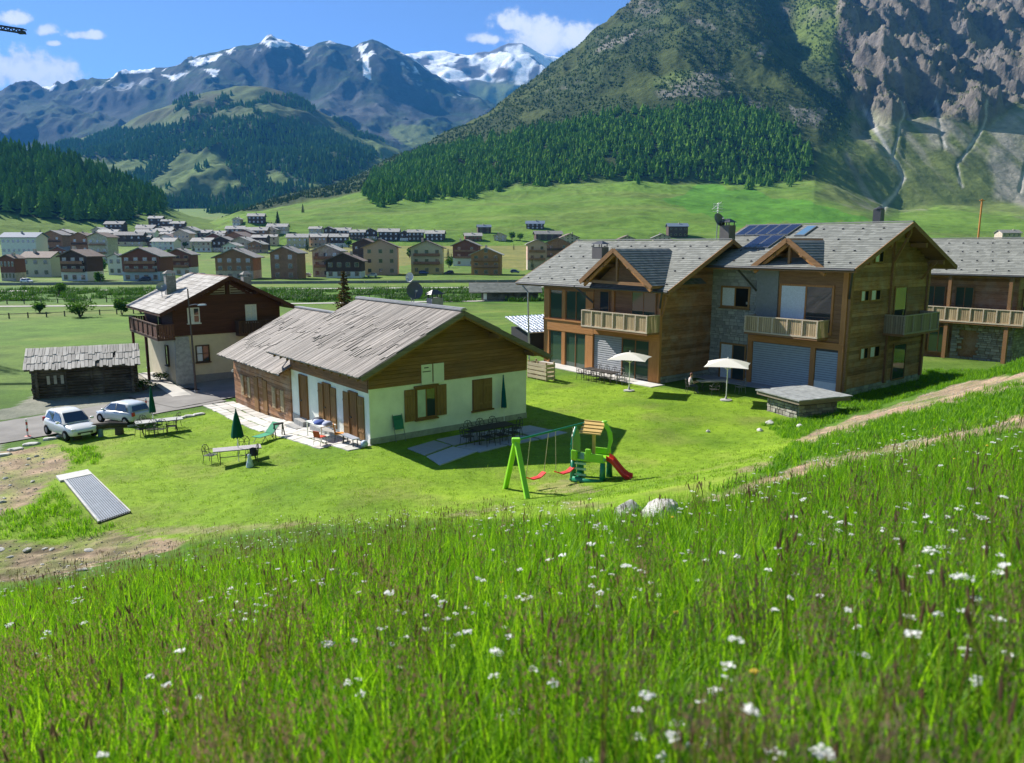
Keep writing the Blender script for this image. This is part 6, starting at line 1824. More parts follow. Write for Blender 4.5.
# ================================================================= garden furniture
IRON = plain('wrought_iron', (0.05, 0.048, 0.045), 0.5, 0.4, vary=0.2)
IRONL = plain('grey_iron', (0.20, 0.20, 0.195), 0.5, 0.4, vary=0.2)
def iron_chair(mat, label, loc, rz, group, seatm=None):
    root = empty('garden_chair', loc, rz, label, 'chair', group)
    m = MB()
    for i in range(7):
        x = -0.24 + i * 0.08
        m.bar((x, -0.24, 0.44), (x, 0.22, 0.43), 0.035, 0.018)
    m.bar((-0.26, -0.25, 0.44), (0.26, -0.25, 0.44), 0.03); m.bar((-0.26, 0.23, 0.43), (0.26, 0.23, 0.43), 0.03)
    m.build('seat', seatm or mat, root)
    m = MB()
    arch = [(-0.25, 0.24, 0.43), (-0.26, 0.30, 0.75), (-0.16, 0.33, 0.92), (0, 0.34, 0.96), (0.16, 0.33, 0.92), (0.26, 0.30, 0.75), (0.25, 0.24, 0.43)]
    m.tube(arch, 0.018, 6)
    m.tube([(-0.12, 0.26, 0.45), (0.0, 0.31, 0.68), (0.14, 0.33, 0.90)], 0.012, 5); m.tube([(0.12, 0.26, 0.45), (0.0, 0.31, 0.68), (-0.14, 0.33, 0.90)], 0.012, 5)
    m.tube([(0, 0.25, 0.45), (0, 0.335, 0.95)], 0.012, 5); m.tube([(-0.26, 0.29, 0.66), (0.26, 0.29, 0.66)], 0.012, 5)
    m.build('backrest', mat, root)
    for (sx, sy, ex, ey) in ((-1, -1, .02, -.04), (1, -1, .02, -.04), (-1, 1, .02, .06), (1, 1, .02, .06)):
        MB().tube([(sx * 0.24, sy * 0.22, 0.44), (sx * (0.25 + ex), sy * 0.22 + (ey if sy > 0 else -.03), 0.0)], 0.016, 6).build('leg', mat, root)
    for sx in (-1, 1):
        MB().tube([(sx * 0.26, 0.29, 0.66), (sx * 0.29, 0.0, 0.68), (sx * 0.28, -0.22, 0.64), (sx * 0.25, -0.24, 0.44)], 0.015, 6).build('armrest', mat, root)
    return root
def ground_at(px, py): return on_ground(px, py)
def table(name, loc, rz, L, W, h, top, legm, label, slats=6, cross=True, cat='table', group=None):
    root = empty(name, loc, rz, label, cat, group)
    tt = MB().box(-L / 2, L / 2, -W / 2, W / 2, h - 0.05, h - 0.022).build('table_top', top, root)
    for i in range(slats):
        y0 = -W / 2 + W * i / slats
        MB().box(-L / 2, L / 2, y0 + 0.008, y0 + W / slats - 0.008, h - 0.02, h).build('slat', top, tt)
    for sx in (-1, 1):
        if cross:
            for sy in (-1, 1):
                MB().bar((sx * L * .36, sy * W * .42, 0), (sx * L * .36, -sy * W * .3, h - .05), 0.035).build('leg', legm, root)
        else:
            for sy in (-1, 1):
                MB().bar((sx * L * .45, sy * W * .42, 0), (sx * L * .44, sy * W * .40, h - .05), 0.045).build('leg', legm, root)
    MB().bar((-L * .36, 0, h * .42), (L * .36, 0, h * .42), 0.03).build('stretcher', legm, root)
    return root
GREENC = plain('green_canvas', (0.010, 0.085, 0.055), 0.8, 0.1, vary=0.15)
TEALC = plain('teal_canvas', (0.012, 0.12, 0.12), 0.8, 0.1, vary=0.15)
def closed_parasol(name, loc, h, r, mat, label, pole0=0.0, z0=0.95, tilt=(0, 0)):
    root = empty(name, loc, 0.3, label, 'parasol')
    root.rotation_euler = (tilt[0], tilt[1], 0.3)
    MB().tube([(0, 0, pole0), (0, 0, h)], 0.022, 8).build('pole', WHITE, root)
    prof, n = [(r * .9, z0), (r, z0 + 0.12), (r * .72, z0 + (h - z0) * .45), (r * .35, z0 + (h - z0) * .8), (0.03, h - .03)], 16
    m = MB()
    vs, fs = [], []
    for (rr_, z) in prof:
        for j in range(n):
            f_ = 1.0 if j % 2 == 0 else 0.62
            a = 2 * math.pi * j / n
            vs.append((rr_ * f_ * math.cos(a), rr_ * f_ * math.sin(a), z + (0.06 if j % 2 else 0) * (z < z0 + .2)))
    for i in range(len(prof) - 1):
        for j in range(n): fs.append((i * n + j, i * n + (j + 1) % n, (i + 1) * n + (j + 1) % n, (i + 1) * n + j))
    fs.append(tuple((len(prof) - 1) * n + j for j in range(n)))
    m.add(vs, fs).build('canopy', mat, root, True)
    MB().lathe([(0.03, 0), (0.04, .05), (0.01, .1)], 8, (0, 0, h - .03)).build('finial', mat, root)
    return root
# set 1: grey folding table with green parasol near the corner of the terrace
T1 = ground_at(238, 462)
tb = table('folding_table', (T1.x, T1.y, T1.z), math.radians(22), 2.3, 0.8, 0.74, plain('table_grey', (0.40, 0.37, 0.38), 0.6), IRON, 'grey slatted folding table with closed green parasol on the lawn', 6)
closed_parasol('green_parasol', (T1.x + .05, T1.y, T1.z), 2.7, 0.31, GREENC, 'closed dark green parasol standing through the grey folding table', z0=1.25)
gA = 'wrought iron garden chairs'
q = ground_at(211, 463); iron_chair(IRON, 'iron chair with pale seat at the left end of the grey folding table', q, math.radians(75), gA, IRONL)
q = ground_at(244, 455); iron_chair(IRON, 'dark iron chair behind the grey folding table', q, math.radians(10), gA)
q = ground_at(252, 463); iron_chair(IRON, 'iron chair with jacket pushed to the right end of the grey folding table', q, math.radians(-60), gA)
jk = ground_at(250, 466)
m = MB(); m.lathe([(0.06, .86), (0.16, .82), (.2, .6), (.16, .45)], 10); jo = m.build('jacket', plain('jacket_black', (0.02, 0.02, 0.025), 0.9), None, True, (jk.x + .1, jk.y + .3, jk.z)); tag(jo, 'black jacket hung over the chair back at the folding table', 'jacket')
jo.scale = (1, .6, 1)
wb = ground_at(250, 467)
m = MB(); m.lathe([(0.17, 0.0), (0.19, 0.06), (0.13, 0.3), (0.07, 0.5), (0.09, 0.62), (0.02, .66)], 12, cap=False); bo = m.build('towel_bundle', plain('towel_blue_white', (0.55, 0.63, 0.74), 0.9, vary=0.25, scale=6), None, True, wb); tag(bo, 'pale blue and white towel hanging to the grass beside the folding table', 'towel')
# green sun lounger and black stool at the terrace edge
gl_ = ground_at(268, 440)
GCH = plain('green_fabric', (0.045, 0.30, 0.155), 0.8, vary=0.15)
lo_ = empty('deck_chair', gl_, math.radians(-25), 'bright green fabric deck chair beside the wing terrace', 'deck chair')
m = MB(); m.box(-.28, .28, -.9, .1, .34, .37); m.build('seat', GCH, lo_)
m = MB(); m.add([(-.28, .1, .36), (.28, .1, .36), (.28, .75, .85), (-.28, .75, .85), (-.28, .1, .39), (.28, .1, .39), (.28, .75, .88), (-.28, .75, .88)], [(0, 3, 2, 1), (4, 5, 6, 7), (0, 1, 5, 4), (1, 2, 6, 5), (2, 3, 7, 6), (3, 0, 4, 7)]); m.build('backrest', GCH, lo_)
for sx in (-.3, .3):
    for (y0, y1) in ((-.8, -.5), (.2, -.1)):
        MB().tube([(sx, y0, 0), (sx, y1, .36)], .018, 6).build('leg', IRONL, lo_)
    MB().tube([(sx, -.92, .36), (sx, .1, .36), (sx, .78, .88)], .018, 6).build('side_rail', IRONL, lo_)
bk = ground_at(279, 437)
so = empty('trestle', bk, math.radians(40), 'small black trestle standing between lawn and terrace', 'trestle')
MB().box(-.28, .28, -.07, .07, .72, .82).build('top', DARKM, so)
for sx in (-1, 1):
    for sy in (-1, 1): MB().bar((sx * .24, 0, .74), (sx * .27, sy * .22, 0), .05).build('leg', DARKM, so)
# set 2: table with closed parasol by the lane
T2 = ground_at(160, 432)
table('garden_table', T2, math.radians(32), 2.6, 0.9, 0.74, plain('table_pale', (0.42, 0.42, 0.40), 0.6), IRON, 'long pale garden table on the lawn beside the lane', 6)
closed_parasol('green_parasol', (T2.x - .4, T2.y + .1, T2.z), 2.7, 0.20, GREENC, 'narrow closed green parasol at the table beside the lane', z0=1.15)
for i, (x, y, a) in enumerate(((142, 436, 60), (152, 436, 0), (161, 436, 5), (172, 433, -70), (175, 427, -100), (147, 429, 170))):
    q = ground_at(x, y); iron_chair(IRON, ['iron chair at the left end of the lane table', 'iron chair on the near side of the lane table, left of two', 'iron chair on the near side of the lane table, right of two', 'iron chair at the right end of the lane table, nearer', 'iron chair at the right end of the lane table, farther', 'iron chair on the far side of the lane table'][i], q, math.radians(a), gA)
# log bench / trough by the cars
lb = ground_at(98, 437)
LB = empty('log_bench', lb, math.radians(28), 'dark rough log bench on stumps between lawn and parked cars', 'bench')
MB().tube([(-1.5, 0, .52), (-.5, .05, .62), (.6, 0, .66), (1.6, .03, .56)], [.17, .2, .2, .16], 10).build('seat_log', WD_BARN, LB)
for x in (-1.05, 1.15):
    MB().tube([(x, 0, -.1), (x, 0, .5)], [.27, .24], 10).build('stump', WD_BARN, LB)
MB().tube([(0.15, .05, -.05), (.15, .05, .5)], .16, 10).build('blue_barrel', plain('barrel_blue', (0.16, 0.26, 0.40), 0.6), LB)
# marker posts (red and white)
MRED = plain('marker_red', (0.55, 0.06, 0.04), 0.6)
for i, (x, y, lab) in enumerate(((28, 437, 'red and white marker post at the kerb left of the front car'), (147, 414, 'red and white marker post beside the lane right of the rear car'))):
    q = ground_at(x, y)
    mp = empty('marker_post', q, 0, lab, 'marker post', 'red and white marker posts')
    MB().lathe([(.22, 0), (.22, .05), (.06, .09)], 12).build('foot', MRED, mp)
    MB().tube([(0, 0, .05), (0, 0, 1.1)], .05, 8).build('post', WHITE, mp)
    for z in (.35, .75): MB().tube([(0, 0, z), (0, 0, z + .18)], .055, 8).build('band', MRED, mp)
# utility pole with lamp by the lane house
up = on_ground(196, 394)
UP = empty('street_lamp', up, 0, 'tall thin dark pole with short side arm in front of the lane house', 'street lamp')
MB().tube([(0, 0, -.2), (0, 0, 3.6), (-.06, 0, 8.0)], [.09, .075, .05], 8).build('pole', plain('pole_rust', (0.09, 0.07, 0.06), 0.7), UP)
MB().tube([(-.05, 0, 6.75), (.45, -.1, 6.85), (.95, -.15, 6.8)], .035, 6).build('arm', GREYM, UP)
MB().add([(.7, -.3, 6.74), (1.3, -.3, 6.78), (1.3, 0, 6.78), (.7, 0, 6.74), (.75, -.25, 6.86), (1.2, -.25, 6.88), (1.2, -.05, 6.88), (.75, -.05, 6.86)], [(0, 3, 2, 1), (4, 5, 6, 7), (0, 1, 5, 4), (1, 2, 6, 5), (2, 3, 7, 6), (3, 0, 4, 7)]).build('lamp_head', WHITE, UP)
MB().lathe([(.14, 0), (.14, .3)], 10).build('base', CONC, UP)
# planters by the lane house
for i, (x, y, w_, lab) in enumerate(((155, 368, .9, 'white stone trough by the garden path of the lane house'), (227, 372, .5, 'round brown flower pot against the wall of the lane house'))):
    q = on_ground(x, y)
    pt = empty('planter', q, .5, lab, 'planter')
    if i == 0:
        MB().box(-.7, .7, -.35, .35, 0, .1).build('base', CONC, pt); m = MB(); m.box(-.6, .6, -.3, -.22, .1, .65); m.box(-.6, .6, .22, .3, .1, .65); m.box(-.6, -.52, -.22, .22, .1, .65); m.box(.52, .6, -.22, .22, .1, .65); m.build('basin', WHITE, pt)
    else:
        MB().lathe([(.3, 0), (.42, .5), (.46, .62), (.4, .62), (.36, .5)], 14).build('pot', plain('terracotta', (0.30, 0.11, 0.07), 0.8), pt)
# things by the chalet doors
def chp(a, b): 
    w_ = MC @ Vector((a, b, 0)); return Vector((w_.x, w_.y, gz(w_.x, w_.y) + 0.05))
dr = empty('drying_table', chp(-1.0, 3.7), math.radians(38), 'table heaped with dark and blue laundry before the chalet doors', 'table')
MB().box(-.45, .45, -.95, .95, .78, .83).build('table_top', WHITE, dr)
for (sx, sy) in ((-1, -1), (1, -1), (1, 1), (-1, 1)): MB().bar((sx * .4, sy * .88, 0), (sx * .4, sy * .88, .78), .05).build('leg', WHITE, dr)
for i, (x, y, r_, c_) in enumerate(((0.05, .55, .28, (0.03, 0.03, 0.05)), (-.1, -.1, .3, (0.05, 0.09, 0.30)), (.1, -.6, .26, (0.35, 0.38, 0.50)), (-.15, .25, .2, (0.45, 0.5, 0.6)))):
    m = MB(); m.lathe([(r_, 0), (r_ * 1.05, .05), (r_ * .7, .14), (r_ * .2, .17)], 10)
    o = m.build('laundry', plain(f'laundry_{i}', c_, 0.9), None, True, chp(-1.0, 3.7) + Vector((x * .8 - y * .6, x * .6 + y * .8, .832)))
    o.scale = (1, 1.4, 1)
    tag(o, ['black laundry heap on the table by the chalet doors', 'blue laundry heap on the table by the chalet doors', 'grey-blue laundry heap at the near end of the table', 'pale folded laundry in the middle of the table'][i], 'laundry')
def simple_chair(name, loc, rz, seatm, legm, label, backh=.85, towel=None):
    root = empty(name, loc, rz, label, 'chair')
    MB().box(-.22, .22, -.22, .22, .42, .46).build('seat', seatm, root)
    MB().add([(-.22, .2, .46), (.22, .2, .46), (.22, .23, .46), (-.22, .23, .46), (-.21, .27, backh), (.21, .27, backh), (.21, .3, backh), (-.21, .3, backh)], [(0, 3, 2, 1), (4, 5, 6, 7), (0, 1, 5, 4), (1, 2, 6, 5), (2, 3, 7, 6), (3, 0, 4, 7)]).build('backrest', seatm, root)
    for sx in (-1, 1):
        for sy in (-1, 1): MB().tube([(sx * .2, sy * .2, .44), (sx * .23, sy * .24, 0)], .016, 6).build('leg', legm, root)
    return root
simple_chair('red_chair', chp(-1.7, 2.3), math.radians(150), plain('red_plastic', (0.62, 0.07, 0.04), 0.4, 0.5), GREYM, 'small red chair with grey legs on the chalet terrace', .78)
simple_chair('orange_chair', chp(-.8, 1.9), math.radians(100), plain('orange_cloth', (0.70, 0.27, 0.04), 0.85), IRON, 'chair draped in orange cloth before the chalet doors', .95)
bn_ = empty('low_bench', chp(-.75, .75), math.radians(128), 'low grey bench with dark legs at the right end of the chalet terrace', 'bench')
MB().box(-.7, .7, -.18, .18, .40, .45).build('seat', plain('bench_grey', (0.33, 0.35, 0.40), 0.6), bn_)
for sx in (-.55, .55):
    for sy in (-.12, .12): MB().bar((sx, sy, 0), (sx, sy, .4), .04).build('leg', IRON, bn_)
m = MB(); m.lathe([(.16, 0), (.2, .1), (.15, .25), (.05, .32)], 10); o = m.build('plastic_bag', plain('bag_blue', (0.5, 0.58, 0.72), 0.6, vary=0.3, scale=8), None, True, chp(-.45, -.2)); tag(o, 'crumpled blue and white bag on the ground at the chalet corner', 'bag')
# folded green chair leaning on the gable, terrace table with chairs, teal parasol
fc = empty('folded_chair', MC @ Vector((1.55, -.35, gz(-5.7, 38.6) + .02)), math.radians(38), 'folded green chair leaning against the white gable wall', 'chair')
m = MB(); m.box(-.3, .3, .0, .05, .75, 1.35, Matrix.Rotation(math.radians(-12), 4, 'X')); m.build('backrest', plain('faded_green', (0.035, 0.19, 0.13), 0.8), fc, bevel=0.02)
m = MB(); m.box(-.27, .27, -.08, -.03, .62, 1.15, Matrix.Rotation(math.radians(-12), 4, 'X')); m.build('seat', MATS['faded_green'], fc, bevel=0.02)
for sx in (-.28, .28):
    MB().tube([(sx, -.05, 0), (sx, .18, .85), (sx, .3, 1.38)], .018, 6).build('leg', IRONL, fc)
MB().tube([(-.28, .05, .35), (.28, .05, .35)], .016, 6).build('stretcher', IRONL, fc)
T3 = ground_at(492, 441)
table('terrace_table', T3 + Vector((0, 0, .05)), math.radians(38), 2.4, 0.95, 0.76, plain('table_dark', (0.045, 0.038, 0.032), 0.6), IRON, 'dark garden table on the blue flagstones by the gable', 7, False)
for i, (du, dv, a) in enumerate(((-.8, .75, 0), (0, .78, 0), (.8, .75, 0), (-.8, -.75, 180), (0, -.78, 180), (.8, -.75, 180), (1.55, 0, -90), (-1.55, 0, 90))):
    c_, s_ = math.cos(math.radians(38)), math.sin(math.radians(38))
    x, y = T3.x + du * c_ - dv * s_, T3.y + du * s_ + dv * c_
    iron_chair(IRON, f"dark iron chair at the flagstone terrace table, {['wall side left', 'wall side middle', 'wall side right', 'lawn side left', 'lawn side middle', 'lawn side right', 'right end', 'left end'][i]}", (x, y, gz(x, y) + .05), math.radians(38 + a), gA)
tp = MC @ Vector((8.25, -.42, 0))
closed_parasol('teal_parasol', (tp.x, tp.y, gz(tp.x, tp.y) + .55), 2.2, .17, TEALC, 'closed teal parasol leaning against the white gable wall', -.5, 0.35, (math.radians(-4), 0))
# white parasols, open
CREAM = None
m_can, t, out = new_mat('parasol_cream')
b1 = t.n('ShaderNodeBsdfDiffuse', inp={0: (0.78, 0.74, 0.68, 1)}); b2 = t.n('ShaderNodeBsdfTranslucent', inp={0: (0.7, 0.62, 0.5, 1)})
mx = t.n('ShaderNodeMixShader', inp={0: 0.25, 1: b1.outputs[0], 2: b2.outputs[0]}); t.link(mx.outputs[0], out.inputs[0])
def open_parasol(loc, rz, r, h, label):
    root = empty('white_parasol', loc, rz, label, 'parasol', 'open white parasols')
    MB().tube([(0, 0, .05), (0, 0, h)], .028, 10).build('pole', WHITE, root)
    MB().lathe([(.38, 0), (.38, .07), (.1, .11), (.05, .3)], 20).build('base', CONC, root)
    n = 4
    cor = [(r * math.cos(math.pi / 4 + math.pi / 2 * j), r * math.sin(math.pi / 4 + math.pi / 2 * j)) for j in range(4)]
    V_, F_ = [], []
    N = 10
    for j in range(4):
        a, b = Vector(cor[j]), Vector(cor[(j + 1) % 4])
        base = len(V_)
        for i in range(N + 1):
            f = i / N
            for k_ in range(N + 1):
                g = k_ / N
                e = a.lerp(b, g)
                e = e * (1 - 0.06 * math.sin(math.pi * g))
                q = e * f
                drop = 0.42 * f ** 1.25 + 0.03 * math.sin(math.pi * g) * f * -1
                V_.append((q.x, q.y, h - drop))
        for i in range(N):
            for k_ in range(N):
                b0 = base + i * (N + 1) + k_
                F_.append((b0, b0 + N + 1, b0 + N + 2, b0 + 1))
    MB().add(V_, F_).build('canopy', m_can, root, True)
    for j in range(4):
        MB().bar((0, 0, h - .03), (cor[j][0] * .97, cor[j][1] * .97, h - .44), .025).build('rib', WHITE, root)
        MB().bar((0, 0, h - .75), (cor[j][0] * .5, cor[j][1] * .5, h - .22), .018).build('strut', WHITE, root)
    MB().lathe([(.03, 0), (.045, .05), (.01, .12)], 8, (0, 0, h)).build('finial', WHITE, root)
    return root
P1 = ground_at(629, 391); open_parasol(P1, math.radians(-20), 1.85, 2.72, 'open white parasol before the glazed chalet, left of two')
P2 = ground_at(726, 400.5); open_parasol(P2, math.radians(-20), 1.95, 2.78, 'open white parasol shading the person at the stone-fronted chalet')
T4 = MAx @ Vector((7.6, -2.2, 0)); T4 = Vector((T4.x, T4.y, gz(T4.x, T4.y)))
table('long_garden_table', T4, DEG, 3.2, 0.95, 0.76, MATS['table_dark'], IRON, 'long dark garden table under the left white parasol', 7, False)
sides = ['house side', 'lawn side']
for s_ in (-1, 1):
    for i in range(4):
        w_ = MAx @ Vector((7.6 - 1.2 + i * .8, -2.2 - s_ * .8, 0))
        iron_chair(IRON, f"dark iron chair at the long table, {nth(i + 1)} from left on the {'house side' if s_ < 0 else 'lawn side'}", (w_.x, w_.y, gz(w_.x, w_.y)), DEG + (0 if s_ < 0 else math.pi), gA)
w_ = MAx @ Vector((9.9, -2.3, 0)); iron_chair(IRONL, 'pale iron chair at the right end of the long table', (w_.x, w_.y, gz(w_.x, w_.y)), DEG - math.pi / 2, gA)
T5 = ground_at(712, 391)
table('garden_table', T5, math.radians(8), 2.0, 0.85, 0.74, plain('table_beige', (0.45, 0.40, 0.34), 0.6), IRON, 'pale garden table where the person sits', 6, True)
q = ground_at(690, 392.5); PCH = q
iron_chair(IRON, 'iron chair the person sits on', q, math.radians(90), gA)
q = ground_at(714, 395.5); iron_chair(IRON, 'iron chair on the near side of the pale table under the right parasol', q, math.radians(185), gA)
q = ground_at(740, 393); iron_chair(IRONL, 'pale iron chair right of the parasol pole by the slatted blind', q, math.radians(-75), gA)
# wooden planter fence beside the glazed chalet
wf = on_ground(541, 379)
WF = empty('slatted_planter', wf, DEG, 'waist-high wooden slatted planter box between the two chalets', 'planter')
for z in (.1, .42, .74, 1.02):
    MB().box(-1.1, 1.1, -.45, -.40, z, z + .22).build('slat', WD_PALEX, WF); MB().box(-1.1, 1.1, .40, .45, z, z + .22).build('slat', WD_PALEX, WF)
    MB().box(-1.1, -1.05, -.4, .4, z, z + .22).build('slat', WD_PALEX, WF); MB().box(1.05, 1.1, -.4, .4, z, z + .22).build('slat', WD_PALEX, WF)
for (x, y) in ((-1.03, -.38), (1.03, -.38), (1.03, .38), (-1.03, .38), (0, -.38)):
    MB().box(x - .05, x + .05, y - .05, y + .05, 0, 1.4).build('post', WD_PALE, WF)

# ================================================================= playground
PG_L = plain('plastic_lime', (0.26, 0.62, 0.03), 0.35, 0.5, vary=0.05)
PG_D = plain('plastic_dark_green', (0.008, 0.20, 0.10), 0.35, 0.5, vary=0.05)
PG_R = plain('plastic_red', (0.72, 0.045, 0.03), 0.35, 0.5, vary=0.05)
PG_Y = plain('plastic_tan', (0.60, 0.40, 0.13), 0.45, 0.4, vary=0.08)
ROPE = plain('rope', (0.62, 0.50, 0.36), 0.9)
s0 = on_ground(505, 488); s1 = on_ground(528, 499)
apex = Vector(((s0.x + s1.x) / 2, (s0.y + s1.y) / 2, 0))
tower = on_ground(592, 479)
SW = empty('swing_set', (apex.x, apex.y, 0), 0, 'lime green swing set with two red seats and dark top beam', 'swing')
def rel(p, z=None): return Vector((p.x - apex.x, p.y - apex.y, (p.z if z is None else z)))
top = Vector((0, 0, 2.5))
for p in (s0, s1):
    MB().bar(rel(p) + Vector((0, 0, -.1)), top + (rel(p) - top) * 0.02, 0.20, 0.17).build('leg', PG_L, SW, bevel=0.03)
MB().cbox((0, 0, 2.46), (.34, .3, .2)).build('joint', PG_L, SW, bevel=0.04)
bend = Vector((tower.x - .35 - apex.x, tower.y + .3 - apex.y, 2.55))
MB().tube([top + Vector((0, 0, -.03)), bend], .045, 10).build('top_beam', PG_D, SW)
for i, f in enumerate((.2, .56)):
    c0 = top.lerp(bend, f); c1 = top.lerp(bend, f + .26)
    mid = (c0 + c1) / 2
    d = (c1 - c0).normalized()
    back = Vector((-d.y, d.x, 0)) * (-.05 if i else .25)
    a = c0 + Vector((0, 0, -1.75)) + back; b = c1 + Vector((0, 0, -1.75)) + back
    for (t0, e) in ((c0, a), (c1, b)):
        MB().tube([t0, e], .014, 6).build('rope', ROPE, SW)
    m = MB()
    sagm = (a + b) / 2 + Vector((0, 0, -.14))
    n_ = Vector((-d.y, d.x, 0)) * .12
    pts = [a, a.lerp(sagm, .6) + Vector((0, 0, -.06)), sagm, b.lerp(sagm, .6) + Vector((0, 0, -.06)), b]
    V_ = []; F_ = []
    for q in pts: V_ += [q - n_, q + n_, q - n_ + Vector((0, 0, -.05)), q + n_ + Vector((0, 0, -.05))]
    for k_ in range(4):
        o_ = k_ * 4
        F_ += [(o_, o_ + 1, o_ + 5, o_ + 4), (o_ + 2, o_ + 6, o_ + 7, o_ + 3), (o_, o_ + 4, o_ + 6, o_ + 2), (o_ + 1, o_ + 3, o_ + 7, o_ + 5)]
    F_ += [(0, 2, 3, 1), (16, 17, 19, 18)]
    m.add(V_, F_).build('swing_seat', PG_R, SW)
# play tower with slide
TW = empty('play_tower', (tower.x, tower.y, tower.z), math.radians(-24), 'dark and lime green plastic play tower with tan canopy and red slide', 'play tower')
# arched dark green climbing wall at the left
m = MB()
poly = [(-.55, 0), (-.55, 1.75), (-.45, 2.05), (-.2, 2.35), (0, 2.55), (.2, 2.35), (.45, 2.05), (.55, 1.75), (.55, 0), (.42, 0), (.42, 1.15), (-.42, 1.15), (-.42, 0)]
def ring(x, poly, th, name, mat):
    return MB().prism(poly, 'x', x - th / 2, x + th / 2).build(name, mat, TW, bevel=0.02)
ring(-.85, [(-.6, 0), (-.38, 0), (-.33, 1.1), (.33, 1.1), (.38, 0), (.6, 0), (.55, 1.75), (.42, 2.1), (0, 2.5), (-.42, 2.1), (-.55, 1.75)], .12, 'gable_wall', PG_D)
for z in (1.3, 1.5, 1.72):
    MB().tube([(-.93, -.5, z), (-.96, 0, z + .04), (-.93, .5, z)], .022, 6).build('rib', plain('plastic_teal', (0.05, 0.42, 0.33), 0.4), TW)
MB().prism([(-.14, 1.85), (.14, 1.85), (.14, 2.08), (0, 2.2), (-.14, 2.08)], 'x', -.925, -.905).build('porthole', DARKROOM, TW)
# deck with lime railing
MB().box(-.8, .75, -.62, .62, 1.0, 1.1).build('deck', PG_L, TW, bevel=0.03)
for (x, y) in ((-.75, -.55), (.68, -.55), (.68, .55), (-.75, .55)):
    MB().lathe([(.17, 0), (.14, .5), (.12, 1.0)], 10, (x, y, 0)).build('leg', PG_D, TW, True)
MB().box(-.2, .72, -.66, -.58, 1.1, 1.42).build('rail_panel', PG_L, TW, bevel=0.03)
MB().box(-.85, -.55, -.68, -.5, 1.0, 1.5).build('rail_knob', PG_L, TW, bevel=0.05)
MB().box(-.15, .12, -.68, -.52, 1.1, 1.62).build('rail_knob', PG_L, TW, bevel=0.05)
MB().box(-.2, .72, .58, .66, 1.1, 1.42).build('rail_panel', PG_L, TW, bevel=0.03)
# dark base with step openings
MB().box(-.9, -.62, -.7, .7, .0, .12).build('base_foot', PG_D, TW, bevel=0.03)
m = MB(); m.tube([(-.7, -.72, .14), (0, -.85, .12), (.75, -.72, .14)], .13, 10); m.build('base_bumper', PG_D, TW, True)
for z in (.3, .58, .84): MB().box(-.66, -.1, -.66, -.58, z, z + .09).build('step', plain('plastic_mint', (0.36, 0.60, 0.40), 0.4), TW)
# tan canopy on a post, lime sail behind it
MB().box(.0, .13, -.08, .05, 1.1, 2.25).build('canopy_post', PG_Y, TW)
m = MB(); m.add([(-.5, -.55, 2.3), (.55, -.55, 2.3), (.55, .35, 2.72), (-.5, .35, 2.72), (-.5, -.55, 2.36), (.55, -.55, 2.36), (.55, .35, 2.78), (-.5, .35, 2.78)], [(0, 3, 2, 1), (4, 5, 6, 7), (0, 1, 5, 4), (1, 2, 6, 5), (2, 3, 7, 6), (3, 0, 4, 7)])
cp = m.build('canopy', PG_Y, TW, bevel=0.015)
for f in (.1, .37, .63, .9):
    y_ = -.55 + .9 * f
    MB().box(-.52, .57, y_ - .02, y_ + .02, 2.37 + .42 * f, 2.40 + .42 * f).build('rib', PG_Y, cp)
sail = [(.55, 2.85), (.75, 2.75), (.95, 2.4), (1.0, 2.0), (.9, 1.65), (.78, 1.35), (.7, 1.35), (.76, 1.7), (.8, 2.0), (.72, 2.4), (.6, 2.6)]
MB().prism(sail, 'y', -.12, -.02).build('sail_arm', PG_L, TW, bevel=0.02)
MB().lathe([(.1, 0), (.14, .04), (.1, .08)], 12, (.58, -.05, 2.82)).build('sail_knob', PG_L, TW)
TW.scale = (.9, .9, .9)
# slide
m = MB()
path = [(.75, 0, 1.12), (1.0, -.05, 1.02), (1.22, -.05, .78), (1.5, -.05, .48), (1.72, -.05, .32), (1.92, -.05, .28)]
V_, F_ = [], []
for (x, y, z) in path:
    for (dy, dz) in ((-.30, .16), (-.26, .18), (-.22, .02), (.22, .02), (.26, .18), (.30, .16), (.26, -.05), (-.26, -.05)):
        V_.append((x, y + dy, z + dz))
for i in range(len(path) - 1):
    for j in range(8): F_.append((i * 8 + j, i * 8 + (j + 1) % 8, (i + 1) * 8 + (j + 1) % 8, (i + 1) * 8 + j))
F_ += [tuple(range(7, -1, -1)), tuple((len(path) - 1) * 8 + j for j in range(8))]
m.add(V_, F_).build('slide', PG_R, TW)
MB().box(1.62, 1.92, -.28, .18, -.05, .24).build('slide_foot', DARKM, TW, bevel=0.02)
